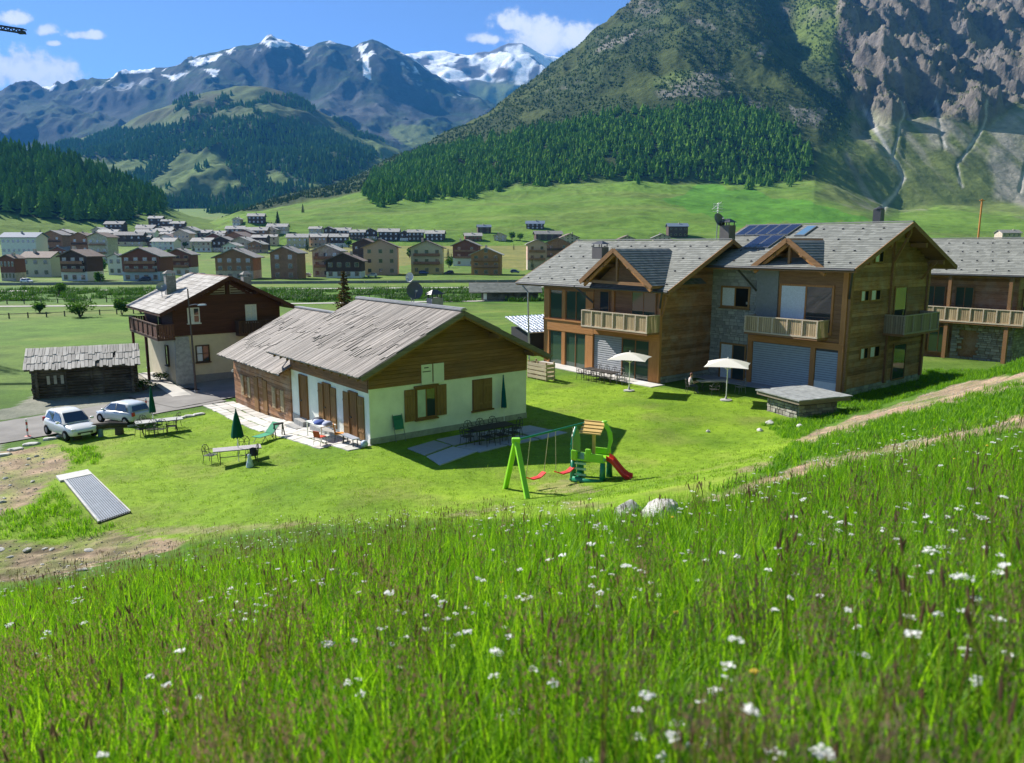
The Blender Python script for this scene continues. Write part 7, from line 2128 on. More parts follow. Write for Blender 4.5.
# ================================================================= cars
PAINT_W = None
def paint(name, col):
    m, t, out = new_mat(name)
    b = bsdf(t, out, col, 0.35, 0.5)
    b.inputs['Coat Weight'].default_value = 0.6
    b.inputs['Coat Roughness'].default_value = 0.05
    return m
TYRE = plain('tyre', (0.02, 0.02, 0.02), 0.9, 0.1)
CGL = glass('car_glass', (0.015, 0.03, 0.05), 0.02)
LAMP_W = plain('headlight_lens', (0.65, 0.68, 0.70), 0.15, 0.7)
LAMP_R = plain('tail_light_lens', (0.50, 0.02, 0.02), 0.2, 0.6)
def car(name, loc, rz, paintm, label, group, scale=1.0, tall=1.0):
    """hatchback, nose along +x"""
    root = empty(name, loc, rz, label, 'car', group)
    root.scale = (scale,) * 3
    W = 0.86
    # stations: x, half width at sill/belt, z of sill, belt, and body top (bonnet/tail)
    low = [(-1.98, .62, .42, .78), (-1.90, .78, .26, .92), (-1.45, .85, .20, .98), (-.6, .87, .20, .96), (.4, .87, .20, .93), (1.0, .86, .20, .90), (1.5, .82, .22, .80), (1.88, .70, .28, .66), (1.98, .52, .36, .54)]
    V_, F_ = [], []
    K = 10
    for (x, w, zs, zb) in low:
        zb *= tall
        h = zb - zs
        V_ += [(x, -w * .86, zs), (x, -w * .98, zs + h * .2), (x, -w, zs + h * .55), (x, -w * .95, zs + h * .9), (x, -w * .80, zb), (x, w * .80, zb), (x, w * .95, zs + h * .9), (x, w, zs + h * .55), (x, w * .98, zs + h * .2), (x, w * .86, zs)]
    for i in range(len(low) - 1):
        for j in range(K): F_.append((i * K + j, (i + 1) * K + j, (i + 1) * K + (j + 1) % K, i * K + (j + 1) % K))
    F_ += [tuple(range(K)), tuple((len(low) - 1) * K + j for j in range(K - 1, -1, -1))]
    body = MB().add(V_, F_).build('body', paintm, root, True)
    s = body.modifiers.new('sub', 'SUBSURF'); s.levels = 1; s.render_levels = 1
    # cabin
    roof = [(-1.80, .66, .93), (-1.62, .60, 1.34), (-1.25, .60, 1.46), (-.3, .62, 1.50), (.35, .60, 1.42), (1.08, .68, .90)]
    V_, F_ = [], []
    for (x, w, z) in roof:
        V_ += [(x, -max(w, .0) - (.14 if z < 1 else .06), min(.93, z) * tall), (x, -w, z * tall - .03), (x, -w * .8, z * tall), (x, w * .8, z * tall), (x, w, z * tall - .03), (x, w + (.14 if z < 1 else .06), min(.93, z) * tall)]
    for i in range(len(roof) - 1):
        for j in range(5): F_.append((i * 6 + j, (i + 1) * 6 + j, (i + 1) * 6 + j + 1, i * 6 + j + 1))
    MB().add(V_, F_).build('cabin', paintm, root, True)
    T_ = tall
    def pane(nm, pts, off):
        o_ = Vector(off)
        P = [Vector((p[0], p[1], p[2] * T_)) + o_ for p in pts]
        MB().add(P + [q - o_ * 0.6 for q in P], [tuple(range(len(P))), tuple(range(2 * len(P) - 1, len(P) - 1, -1))]).build(nm, CGL, root)
    pane('windscreen', [(1.02, -.66, .94), (1.02, .66, .94), (.42, .54, 1.39), (.42, -.54, 1.39)], (.015, 0, .015))
    pane('rear_window', [(-1.79, -.62, .98), (-1.79, .62, .98), (-1.64, .53, 1.32), (-1.64, -.53, 1.32)], (-.02, 0, .008))
    for sy in (-1, 1):
        pane('side_window', [(.80, sy * .74, .97), (.30, sy * .635, 1.36), (-.28, sy * .64, 1.42), (-.30, sy * .78, .97)], (0, sy * .02, 0))
        pane('side_window', [(-.38, sy * .78, .97), (-.36, sy * .64, 1.42), (-1.15, sy * .63, 1.38), (-1.45, sy * .77, .99)], (0, sy * .02, 0))
        MB().cbox((.72, sy * .96, .98 * T_), (.16, .18, .13)).build('mirror', paintm, root, bevel=0.03)
        MB().cbox((1.77, sy * .56, .63 * T_), (.16, .28, .13)).build('headlight', LAMP_W, root, bevel=0.03)
        MB().cbox((-1.90, sy * .66, .82 * T_), (.14, .20, .26)).build('tail_light', LAMP_R, root, bevel=0.03)
        for x in (-1.25, 1.25):
            wv = empty('x', (0, 0, 0)); bpy.data.objects.remove(wv)
            tm = MB()
            prof = [(.17, -.10), (.29, -.11), (.315, -.07), (.315, .07), (.29, .11), (.17, .10)]
            vs, fs = [], []
            n = 20
            for (r_, d_) in prof:
                for j in range(n):
                    a = 2 * math.pi * j / n
                    vs.append((x + r_ * math.cos(a), sy * .77 + d_, .315 + r_ * math.sin(a)))
            for i in range(len(prof) - 1):
                for j in range(n): fs.append((i * n + j, i * n + (j + 1) % n, (i + 1) * n + (j + 1) % n, (i + 1) * n + j))
            wh = tm.add(vs, fs).build('wheel', TYRE, root, True)
            m2 = MB()
            vs = [(x, sy * .885, .315)] + [(x + .19 * math.cos(2 * math.pi * j / 15), sy * .868, .315 + .19 * math.sin(2 * math.pi * j / 15)) for j in range(15)]
            m2.add(vs, [(0, j + 1, (j + 1) % 15 + 1) for j in range(15)]).build('rim', GREYM, wh)
    MB().box(1.90, 2.0, -.42, .42, .40, .52).build('grille', DARKM, root)
    MB().box(-2.0, -1.96, -.26, .26, .56, .67).build('number_plate', WHITE, root)
    MB().box(2.0, 2.012, -.26, .26, .34, .45).build('number_plate', WHITE, root)
    return root
gC = 'white cars parked beside the lane'
c1 = on_ground(68, 437.5)
WPAINT = paint('car_white', (0.74, 0.74, 0.72)); SPAINT = paint('car_silver_white', (0.60, 0.64, 0.68))
car('parked_car', (c1.x, c1.y + .35, gz(c1.x, c1.y) + .05), math.radians(-38), WPAINT, 'white hatchback facing the camera, nearest the log bench', gC, 1.0, 1.06)
c2 = on_ground(121, 424)
car('parked_car', (c2.x, c2.y + .4, gz(c2.x, c2.y) + .05), math.radians(153), SPAINT, 'white hatchback seen from behind beside the lane table', gC, 0.95)
VP = [('car_blue', (0.05, 0.10, 0.28)), ('car_dark', (0.05, 0.05, 0.06)), ('car_white', (0.7, 0.7, 0.7)), ('car_red', (0.35, 0.03, 0.03))]
pm = {n_: (bpy.data.materials.get(n_) or paint(n_, c_)) for n_, c_ in VP}
for i, (x, y, k_, lab) in enumerate(((27, 283, 'car_white', 'white car parked before the cream house at far left'), (145, 281, 'car_dark', 'dark car beside the pale blue house base'), (203, 277, 'car_dark', 'dark car right of the dark red house'), (306, 277, 'car_white', 'white car parked right of the tall narrow house'), (424, 274, 'car_blue', 'blue car before the yellow house'), (449, 274, 'car_dark', 'dark car right of the yellow house'), (515, 273, 'car_blue', 'blue car between the orange house and the terrace'), (372, 277, 'car_white', 'white car in front of the pink house'))):
    p = on_land(x, y); car('distant_car', p, random.uniform(-.4, .4) + (math.pi if i % 2 else 0), pm[k_], lab, 'cars parked in the village')
# ================================================================= tower crane whose jib tip enters at the upper left; mast on the right
def lattice(m, a, b, w, n):
    a, b = Vector(a), Vector(b); d = (b - a).normalized()
    u = d.cross(Vector((0, 0, 1))) if abs(d.z) < .9 else Vector((1, 0, 0)); u.normalize(); v_ = u.cross(d).normalized()
    C_ = [u * w / 2 + v_ * w / 2, -u * w / 2 + v_ * w / 2, -u * w / 2 - v_ * w / 2, u * w / 2 - v_ * w / 2]
    for c_ in C_: m.bar(a + c_, b + c_, .12)
    for i in range(n):
        p, q = a.lerp(b, i / n), a.lerp(b, (i + 1) / n)
        for k_ in range(4):
            m.bar(p + C_[k_], q + C_[(k_ + 1) % 4], .07); m.bar(p + C_[k_], p + C_[(k_ + 1) % 4], .07)
s_, e_ = px_dir(25, 31.5); Yc = 92.0
tip = Vector((s_ * Yc, Yc, HC + e_ * Yc))
basec = Vector((tip.x - 26, tip.y + 3, 0)); basec.z = gz(basec.x, basec.y)
CR = empty('tower_crane', basec, 0, 'dark lattice jib tip of a crane entering at the upper left corner', 'crane')
m = MB(); lattice(m, (0, 0, 0), (0, 0, tip.z - basec.z - .8), 1.3, 24); m.build('mast', plain('crane_dark', (0.03, 0.035, 0.05), 0.6), CR)
m = MB(); a_ = Vector((-6, -.7, tip.z - basec.z + 5.0)); lattice(m, a_, tip - basec, .42, 50); m.build('jib', MATS['crane_dark'], CR)
MB().cbox(tip - basec + Vector((-.4, 0, -.1)), (.7, .5, .3)).build('jib_tip', MATS['crane_dark'], CR)
MB().box(-7, -5, -1.2, .2, tip.z - basec.z - 1.2, tip.z - basec.z + .3).build('counterweight', CONC, CR)
q = on_ground(978, 236)
s_, e_ = px_dir(978, 199)
YP = {'Y': HD.location.y + 25}['Y']
sx, ex = px_dir(978, 240)
pl_ = Vector((sx * YP, YP, gz(sx * YP, YP)))
OP = empty('orange_mast', pl_, 0, 'slim orange pole with crossbar rising behind the far right chalet roof', 'pole')
ztop = HC + e_ * YP - pl_.z
MB().tube([(0, 0, 0), (0, 0, ztop)], [.16, .12], 8).build('pole', plain('mast_orange', (0.55, 0.22, 0.06), 0.6), OP)
MB().bar((-.35, 0, ztop - .2), (.35, 0, ztop - .2), .12).build('crossbar', MATS['mast_orange'], OP)
# dishes and chimney behind the chalet ridge
pc = MC @ Vector((6.9, 5.6, 5.75))
dish('satellite_dish', MC @ Vector((6.6, 6.5, 5.85)), math.radians(25), 0.52, 'dark blue-grey satellite dish showing over the chalet ridge', mat=plain('dish_blue', (0.10, 0.115, 0.16), 0.4), mast=1.55, tilt=8)
dish('small_dish', MC @ Vector((6.6, 6.75, 5.85)), math.radians(-30), 0.30, 'small pale dish above the dark one over the chalet ridge', mat=plain('dish_pale', (0.6, 0.58, 0.55), 0.5), mast=2.35, tilt=12)
chimney(CH, 7.3, 5.2, 5.2, 6.9, .8, .6, CONC, True)
# ================================================================= the person at the table
def person_seated(loc, rz, label):
    """one skinned body; faces -y, hips at seat height"""
    V_ = [(0, 0, .52), (0, .04, .72), (0, .03, .92), (0, -.02, 1.05), (0, -.05, 1.13), (0, -.08, 1.24), (0, -.09, 1.33)]
    Rr = [.15, .14, .16, .10, .055, .095, .06]
    E_ = [(0, 1), (1, 2), (2, 3), (3, 4), (4, 5), (5, 6)]
    def chain(start, pts, rad):
        p = start
        for q, r in zip(pts, rad):
            V_.append(q); Rr.append(r); E_.append((p, len(V_) - 1)); p = len(V_) - 1
        return p
    hands = []
    for s in (-1, 1):
        chain(0, [(s * .10, -.03, .50), (s * .13, -.42, .50), (s * .14, -.48, .46), (s * .13, -.42, .12), (s * .13, -.43, .07), (s * .14, -.58, .045)], [.10, .075, .07, .045, .045, .035])
        h = chain(2, [(s * .17, .02, .98), (s * .22, -.02, .93), (s * .25, -.16, .72), (s * .20, -.36, .77), (s * .17, -.43, .78)], [.075, .06, .045, .036, .028])
        hands.append((s, h))
        for k, (dx, L) in enumerate(((-.028, .075), (-.01, .085), (.01, .08), (.028, .065))):
            chain(h, [(s * .17 + dx, -.47, .785), (s * .17 + dx, -.47 - L * .6, .78), (s * .17 + dx, -.47 - L, .765)], [.010, .009, .008])
        chain(h, [(s * .17 - s * .04, -.44, .78), (s * .17 - s * .055, -.475, .775)], [.011, .009])
    me = bpy.data.meshes.new('person')
    me.from_pydata(V_, E_, [])
    o = bpy.data.objects.new('person', me)
    COL.objects.link(o)
    sk_ = o.modifiers.new('skin', 'SKIN')
    for i, v in enumerate(me.skin_vertices[0].data):
        v.radius = (Rr[i], Rr[i] * (0.72 if i in (1, 2) else 1.0)); v.use_root = (i == 0)
    if True:
        me.skin_vertices[0].data[1].radius = (.16, .11); me.skin_vertices[0].data[2].radius = (.19, .115)
    sb = o.modifiers.new('sub', 'SUBSURF'); sb.levels = 2; sb.render_levels = 2
    sb2 = sk_
    sk_.use_smooth_shade = True
    m, t, out = new_mat('person_body')
    z = t.n('ShaderNodeSeparateXYZ', inp={0: t.n('ShaderNodeTexCoord').outputs['Object']})
    n = t.noise(objcoord(t), 20, 3)
    skin = t.ramp(n, [(0.3, (0.50, 0.29, 0.21)), (0.7, (0.58, 0.35, 0.26))])
    shirt = t.ramp(n, [(0.3, (0.50, 0.42, 0.42)), (0.7, (0.62, 0.54, 0.54))])
    jeans = t.ramp(n, [(0.3, (0.035, 0.045, 0.07)), (0.7, (0.06, 0.075, 0.11))])
    zz, yy = z.outputs[2], z.outputs[1]
    is_shirt = t.math('MULTIPLY', t.math('GREATER_THAN', zz, 0.6), t.math('MULTIPLY', t.math('LESS_THAN', zz, 1.08), t.math('GREATER_THAN', yy, -0.12)))
    is_leg = t.math('LESS_THAN', zz, 0.605)
    is_shoe = t.math('LESS_THAN', zz, 0.085)
    c = t.mix(is_shirt, skin, shirt); c = t.mix(is_leg, c, jeans); c = t.mix(is_shoe, c, (0.25, 0.24, 0.23))
    bsdf(t, out, c, 0.75, 0.25)
    me.materials.append(m)
    o.location = loc; o.rotation_euler = (0, 0, rz)
    tag(o, label, 'person')
    HAIR = plain('hair_auburn', (0.13, 0.05, 0.025), 0.7)
    bm = bmesh.new(); bmesh.ops.create_icosphere(bm, subdivisions=3, radius=.118)
    for v in bm.verts:
        if v.co.y < -.035 and v.co.z < .045: v.co.y = -.02
        if v.co.z < -.05: v.co.z = -.05 - (v.co.z + .05) * .2
        v.co.z *= 1.08
    hm = bpy.data.meshes.new('hair'); bm.to_mesh(hm); bm.free(); hm.materials.append(HAIR)
    link_mesh('hair', hm, o, (0, -.065, 1.285))
    FS = plain('face_skin', (0.55, 0.33, 0.24), 0.6)
    MB().add([(-.014, -.165, 1.235), (.014, -.165, 1.235), (0, -.19, 1.235), (0, -.165, 1.285)], [(0, 1, 2), (0, 2, 3), (1, 3, 2), (0, 3, 1)]).build('nose', FS, o)
    for s in (-1, 1):
        MB().lathe([(.002, 0), (.011, .003), (.011, .008), (.002, .011)], 8, (0, 0, 0)).build('eye', plain('eye_dark', (0.03, 0.02, 0.02), 0.3), o, True, (s * .035, -.163, 1.272), (math.pi / 2, 0, 0))
        MB().lathe([(.004, -.03), (.016, -.02), (.018, .01), (.008, .03)], 8).build('ear', FS, o, True, (s * .098, -.075, 1.255))
    MB().cbox((0, -.166, 1.205), (.045, .012, .012)).build('mouth', plain('lips', (0.42, 0.16, 0.14), 0.6), o)
    return o
person_seated((PCH.x, PCH.y, PCH.z - .02), math.radians(90), 'person in pale top with reddish hair sitting at the table under the right parasol')
# ================================================================= single trees and bushes
def leaf_cloud(name, pts, size, mat, parent, rng, droop=0.0):
    """many small leaf faces"""
    n = len(pts)
    a = rng.uniform(0, 6.28, n); b = rng.uniform(-1, 1, n); s = size * rng.uniform(.6, 1.4, n)
    u = np.stack([np.cos(a), np.sin(a), b * .5], -1); u /= np.linalg.norm(u, axis=1)[:, None]
    w = np.cross(u, rng.normal(size=(n, 3))); w /= np.linalg.norm(w, axis=1)[:, None] + 1e-9
    P = np.asarray(pts)
    V_ = np.stack([P - u * s[:, None], P + w * s[:, None] * .5, P + u * s[:, None], P - w * s[:, None] * .5], 1).reshape(-1, 3)
    F_ = np.arange(4 * n).reshape(-1, 4)
    return link_mesh(name, np_mesh(name, V_, F_, mat, False, None, {'tone': np.repeat(rng.random(n), 4)}), parent)
BARK = wood('bark', (0.06, 0.045, 0.035), (0.14, 0.105, 0.08), 'z')
LEAF = leafmat('leaf_green', (0.030, 0.075, 0.014), (0.095, 0.190, 0.030), 0.35, 1.2)
NEED = leafmat('needle_green', (0.018, 0.042, 0.016), (0.060, 0.095, 0.030), 0.2, 1.2)
NEED_R = leafmat('needle_brownish', (0.055, 0.050, 0.022), (0.16, 0.10, 0.05), 0.2, 1.2)
def spruce(loc, h, r, label, seed, top=NEED, name='spruce_tree', group=None):
    rg = np.random.default_rng(seed)
    root = empty(name, loc, 0, label, 'tree', group)
    MB().tube([(0, 0, -.3), (0, 0, h * .5), (0, 0, h * .97)], [h * .022, h * .013, .01], 8).build('trunk', BARK, root)
    m = MB(); pts = []
    k = int(h * 9)
    for i in range(k):
        z = h * (.08 + .9 * i / k)
        L = r * (1 - (z / h)) ** .85 * rg.uniform(.75, 1.15) + .05
        a = i * 2.4 + rg.uniform(-.3, .3)
        e = Vector((math.cos(a) * L, math.sin(a) * L, z - L * .25 + .1))
        m.tube([(0, 0, z), e], [.02, .006], 4)
        nn = int(10 + 26 * L)
        f = rg.uniform(.15, 1.05, nn)
        q = np.outer(f, [math.cos(a) * L, math.sin(a) * L, -L * .25]) + np.array([0, 0, z])
        pts.append(q + rg.normal(size=q.shape) * np.array([.12, .12, .07]) * (0.5 + L * .5))
    m.build('limbs', BARK, root)
    leaf_cloud('crown', np.concatenate(pts), .13 * max(h / 8, .6), top, root, rg)
    return root
def bush(loc, r, h, label, seed, mat=LEAF, cat='bush', name='bush', n=500, leaf=.13):
    rg = np.random.default_rng(seed)
    root = empty(name, loc, 0, label, cat)
    m = MB()
    C_ = []
    for i in range(7):
        a = rg.uniform(0, 6.28); rr_ = r * rg.uniform(.2, .75)
        e = np.array([math.cos(a) * rr_, math.sin(a) * rr_, h * rg.uniform(.5, .85)])
        m.tube([(0, 0, -.1), tuple(e * .5 + [0, 0, .1]), tuple(e)], [.05 * r, .03 * r, .01], 5)
        C_.append(e)
    m.build('stems', BARK, root)
    C_ = np.array(C_)
    ii = rg.integers(0, len(C_), n)
    d = rg.normal(size=(n, 3)); d /= np.linalg.norm(d, axis=1)[:, None]
    P_ = C_[ii] + d * rg.uniform(.1, 1, (n, 1)) ** .5 * np.array([r * .5, r * .5, h * .35])
    P_[:, 2] = np.abs(P_[:, 2])
    leaf_cloud('foliage', P_, leaf, mat, root, rg)
    return root
# spruce behind the chalet: its top shows above the roof
s_, e_ = px_dir(343, 269); Y_ = 78.0
zt = HC + e_ * Y_; x_ = s_ * Y_; g_ = gz(x_, Y_)
spruce((x_, Y_, g_), zt - g_, 1.9, 'reddish-tipped spruce standing behind the chalet roof', 3, NEED_R)
BU = [(80, 317, 2.4, 2.2, 'round green bush beside the cycle path in the far field'), (122, 315, 1.1, 2.4, 'thin upright bush left of the lane house'), (141, 313, 1.6, 2.0, 'low bush against the far side of the lane house'), (40, 313, 1.3, 1.6, 'small bush at the fence in the far field'), (58, 296, 2.0, 2.6, 'dark bush on the river bank at left')]
for i, (x, y, r_, h_, lab) in enumerate(BU):
    bush(on_ground(x, y), r_, h_, lab, 40 + i, LEAF, n=700, leaf=.2)
bush(on_ground(161, 381), .6, .8, 'leafy shrub beside the garden path of the lane house', 60, LEAF, n=350, leaf=.08)
bush(on_ground(145, 390), .9, .8, 'dark shrub at the right corner of the log barn', 61, LEAF, n=400, leaf=.09)
bush(on_ground(113, 380), .35, 1.5, 'thin grey-green weed stalks at the barn corner', 62, LEAF, n=160, leaf=.07)
vt = random.Random(23)
TX = sorted((vt.uniform(5, 575), vt.uniform(0, 1)) for _ in range(34))
TV = [(41, 240, 9, 'spruce between the white hotel and the stepped house'), (57, 213, 14, 'spruce standing out at the wood edge above the hotel'), (236, 240, 8, 'small dark tree among the far houses near the spur'), (272, 232, 9, 'tree at the right end of the far houses by the spur'), (278, 226, 14, 'pointed spruce alone below the wood edge'), (303, 213, 10, 'dark tree alone on the green slope'), (349, 248, 7, 'round tree by the far row, left of the pink house'), (419, 236, 6, 'dark tree behind the far row'), (512, 240, 8, 'greyish tree right of the far row'), (520, 241, 7, 'second greyish tree right of the far row'), (553, 238, 8, 'tree behind the stepped terrace'), (449, 268, 5, 'pale shrub right of the yellow house'), (100, 284, 4, 'shrub before the black chalet'), (190, 262, 6, 'dark tree beside the dark red house'), (247, 246, 7, 'tree behind the brown chalet')]
for i, (x, y, h_, lab) in enumerate(TV):
    p = on_land(x, y)
    if i in (6, 8, 9, 11, 12): bush(p, h_ * .45, h_ * .8, lab, 80 + i, LEAF, 'tree', 'village_tree', 350, h_ * .09)
    else: spruce(p, h_, h_ * .24, lab, 80 + i)

for i, (x, u) in enumerate(TX):
    y = 246 + u * 26 if x < 300 else 248 + u * 24
    p = on_land(x, y); h_ = vt.uniform(3, 8)
    if vt.random() < .5: bush(p, h_ * .42, h_ * .8, f'round green tree between the village houses, {nth(i + 1)} from left of these', 140 + i, LEAF, 'tree', 'village_tree', 220, h_ * .1)
    else: spruce(p, h_ * 1.3, h_ * .3, f'small dark conifer between the village houses, {nth(i + 1)} from left of these', 140 + i, NEED, 'village_conifer')
# ================================================================= meadow (uncountable: stuff)
def grassmat(name, c0, c1, tr=0.5, tint=(1.15, 1.2, 0.45)):
    m, t, out = new_mat(name)
    tone = t.n('ShaderNodeAttribute', attribute_name='tone').outputs['Fac']
    r = rnd(t)
    f = t.math('ADD', t.math('MULTIPLY', tone, 0.6), t.math('MULTIPLY', r, 0.4))
    c = t.mix(f, c0, c1)
    d = t.n('ShaderNodeBsdfPrincipled', inp={'Base Color': c, 'Roughness': 0.55})
    d.inputs['Specular IOR Level'].default_value = 0.25
    tl = t.n('ShaderNodeBsdfTranslucent', inp={0: t.mix(1.0, c, tint, 'MULTIPLY')})
    mx = t.n('ShaderNodeMixShader', inp={0: tr, 1: d.outputs[0], 2: tl.outputs[0]})
    t.link(mx.outputs[0], out.inputs[0])
    return m
G_BL = grassmat('grass_blade', (0.085, 0.235, 0.010), (0.320, 0.530, 0.036), 0.62, (1.2, 1.25, 0.4))
G_DK = grassmat('grass_blade_deep', (0.048, 0.160, 0.012), (0.150, 0.320, 0.018), 0.55)
G_BNK = grassmat('bank_blade', (0.030, 0.085, 0.012), (0.070, 0.160, 0.020), 0.3)
G_LW = grassmat('lawn_blade', (0.110, 0.205, 0.012), (0.220, 0.310, 0.030), 0.4)
G_ST = grassmat('grass_stem', (0.14, 0.19, 0.03), (0.26, 0.26, 0.08), 0.3)
G_SEED = grassmat('seed_head', (0.120, 0.082, 0.060), (0.260, 0.185, 0.130), 0.35, (1.1, .9, .8))
G_PAN = grassmat('panicle', (0.15, 0.115, 0.080), (0.27, 0.205, 0.14), 0.45, (1.1, .95, .8))
G_WH = grassmat('white_petal', (0.74, 0.74, 0.70), (0.86, 0.86, 0.82), 0.35, (1, 1, 1))
G_PEB = plain('pebble', (0.36, 0.31, 0.25), 0.95, 0.05, vary=0.35, scale=9)
G_YE = grassmat('yellow_petal', (0.60, 0.42, 0.03), (0.72, 0.55, 0.05), 0.3, (1, 1, .6))
rg = np.random.default_rng(21)
class TB:
    def __init__(s): s.v, s.f, s.t, s.m = [], [], [], []
    def strip(s, P, Wd, wdir, tone, mat):
        b = len(s.v)
        for p, w in zip(P, Wd):
            s.v += [p - wdir * w / 2, p + wdir * w / 2]; s.t += [tone, tone]
        for i in range(len(P) - 1):
            s.f.append((b + 2 * i, b + 2 * i + 1, b + 2 * i + 3, b + 2 * i + 2)); s.m.append(mat)
    def poly(s, P, tone, mat):
        b = len(s.v); s.v += list(P); s.t += [tone] * len(P); s.f.append(tuple(range(b, b + len(P)))); s.m.append(mat)
    def mesh(s, name, mats):
        me = bpy.data.meshes.new(name)
        me.from_pydata([tuple(p) for p in s.v], [], s.f)
        a = me.attributes.new('tone', 'FLOAT', 'POINT'); a.data.foreach_set('value', s.t)
        for m in mats: me.materials.append(m)
        me.polygons.foreach_set('material_index', s.m)
        me.update(); return me
def blade(tb, o, h, w, mat, lean=.35, seg=4, flat=None):
    a = rg.uniform(0, 6.28); d = np.array([math.cos(a), math.sin(a), 0.])
    L = h * rg.uniform(.1, lean); cu = rg.uniform(1.4, 2.6)
    fs = np.linspace(0, 1, seg + 1)
    P = [o + d * L * f ** cu + np.array([0, 0, h * (f - .18 * L / h * f ** 3)]) for f in fs]
    W_ = [w * (1 - .2 * f) if f < .6 else w * (1 - f) * 2.1 + .0006 for f in fs]
    b2 = a + rg.uniform(.6, 2.4)
    tb.strip(P, W_, np.array([math.cos(b2), math.sin(b2), 0.]), rg.random(), mat)
def tuft(name, n, r, h0, h1, w, mats, lean=.5, deep=.35):
    tb = TB()
    for _ in range(n):
        q = r * math.sqrt(rg.random()); a = rg.uniform(0, 6.28)
        blade(tb, np.array([q * math.cos(a), q * math.sin(a), -.03]), rg.uniform(h0, h1), w * rg.uniform(.6, 1.3), 0 if rg.random() > deep else 1, lean)
    return tb.mesh(name, mats)
def stalk(tb, o, h, lean=.18):
    a = rg.uniform(0, 6.28); d = np.array([math.cos(a), math.sin(a), 0.]); L = h * rg.uniform(.02, lean)
    P = [o + d * L * f ** 2 + np.array([0, 0, h * f]) for f in np.linspace(0, 1, 5)]
    for k in range(2):
        w = np.array([math.cos(a + k * 1.57), math.sin(a + k * 1.57), 0.])
        tb.strip(P, [.004] * 5, w, rg.random(), 0)
    return P[-1], (P[-1] - P[-2]) / np.linalg.norm(P[-1] - P[-2])
def seedhead(name, n):
    tb = TB()
    for _ in range(n):
        o = np.array([rg.uniform(-.12, .12), rg.uniform(-.12, .12), 0.])
        p, d = stalk(tb, o, rg.uniform(.5, .8))
        L = rg.uniform(.04, .09); r_ = rg.uniform(.0035, .0065)
        for k in range(3):
            w = np.array([math.cos(k * 1.05), math.sin(k * 1.05), 0.])
            tb.strip([p + d * L * f for f in (0, .2, .6, .9, 1)], [2 * r_ * q for q in (.5, 1, .95, .6, .1)], w, rg.random(), 1)
    return tb.mesh(name, [G_ST, G_SEED])
def panicle(name, n):
    tb = TB()
    for _ in range(n):
        o = np.array([rg.uniform(-.15, .15), rg.uniform(-.15, .15), 0.])
        p, d = stalk(tb, o, rg.uniform(.5, .75))
        for k in range(26):
            z = rg.uniform(-.14, .03); a = rg.uniform(0, 6.28); rr_ = .05 * (1 - abs(z + .07) * 6) + .008
            q = p + np.array([math.cos(a) * rr_, math.sin(a) * rr_, z])
            s_ = rg.uniform(.004, .008)
            tb.poly([q + np.array([0, 0, -s_ * 1.6]), q + np.array([s_ * .6, 0, 0]), q + np.array([0, 0, s_ * 1.6]), q + np.array([-s_ * .6, s_ * .3, 0])], rg.random(), 1)
    return tb.mesh(name, [G_ST, G_PAN])
def umbel(name, n, R, petal=1, size=.012):
    tb = TB()
    for _ in range(n):
        o = np.array([rg.uniform(-.15, .15), rg.uniform(-.15, .15), 0.])
        p, d = stalk(tb, o, rg.uniform(.32, .62), .25)
        for k in range(22):
            a = rg.uniform(0, 6.28); q = R * math.sqrt(rg.random())
            c = p + np.array([math.cos(a) * q, math.sin(a) * q, .01 - q * q * 4 + rg.uniform(-.004, .004)])
            s_ = size * rg.uniform(.7, 1.3)
            ph = rg.uniform(0, 6.28); tl = rg.uniform(-.5, .5, 2)
            tb.poly([c + s_ * np.array([math.cos(ph + j * 1.257), math.sin(ph + j * 1.257), tl[0] * math.cos(j * 1.257) + tl[1] * math.sin(j * 1.257)]) for j in range(5)], rg.random(), 1)
        for k in range(3):
            a = rg.uniform(0, 6.28); z = rg.uniform(.05, .25)
            w = np.array([math.cos(a), math.sin(a), .3])
            tb.strip([o + np.array([0, 0, z]), o + np.array([0, 0, z]) + w * .05, o + np.array([0, 0, z]) + w * .1], [.004, .02, .002], np.array([-math.sin(a), math.cos(a), 0]), rg.random(), 0)
    return tb.mesh(name, [G_ST if petal else G_DK, G_WH if petal == 1 else G_YE])
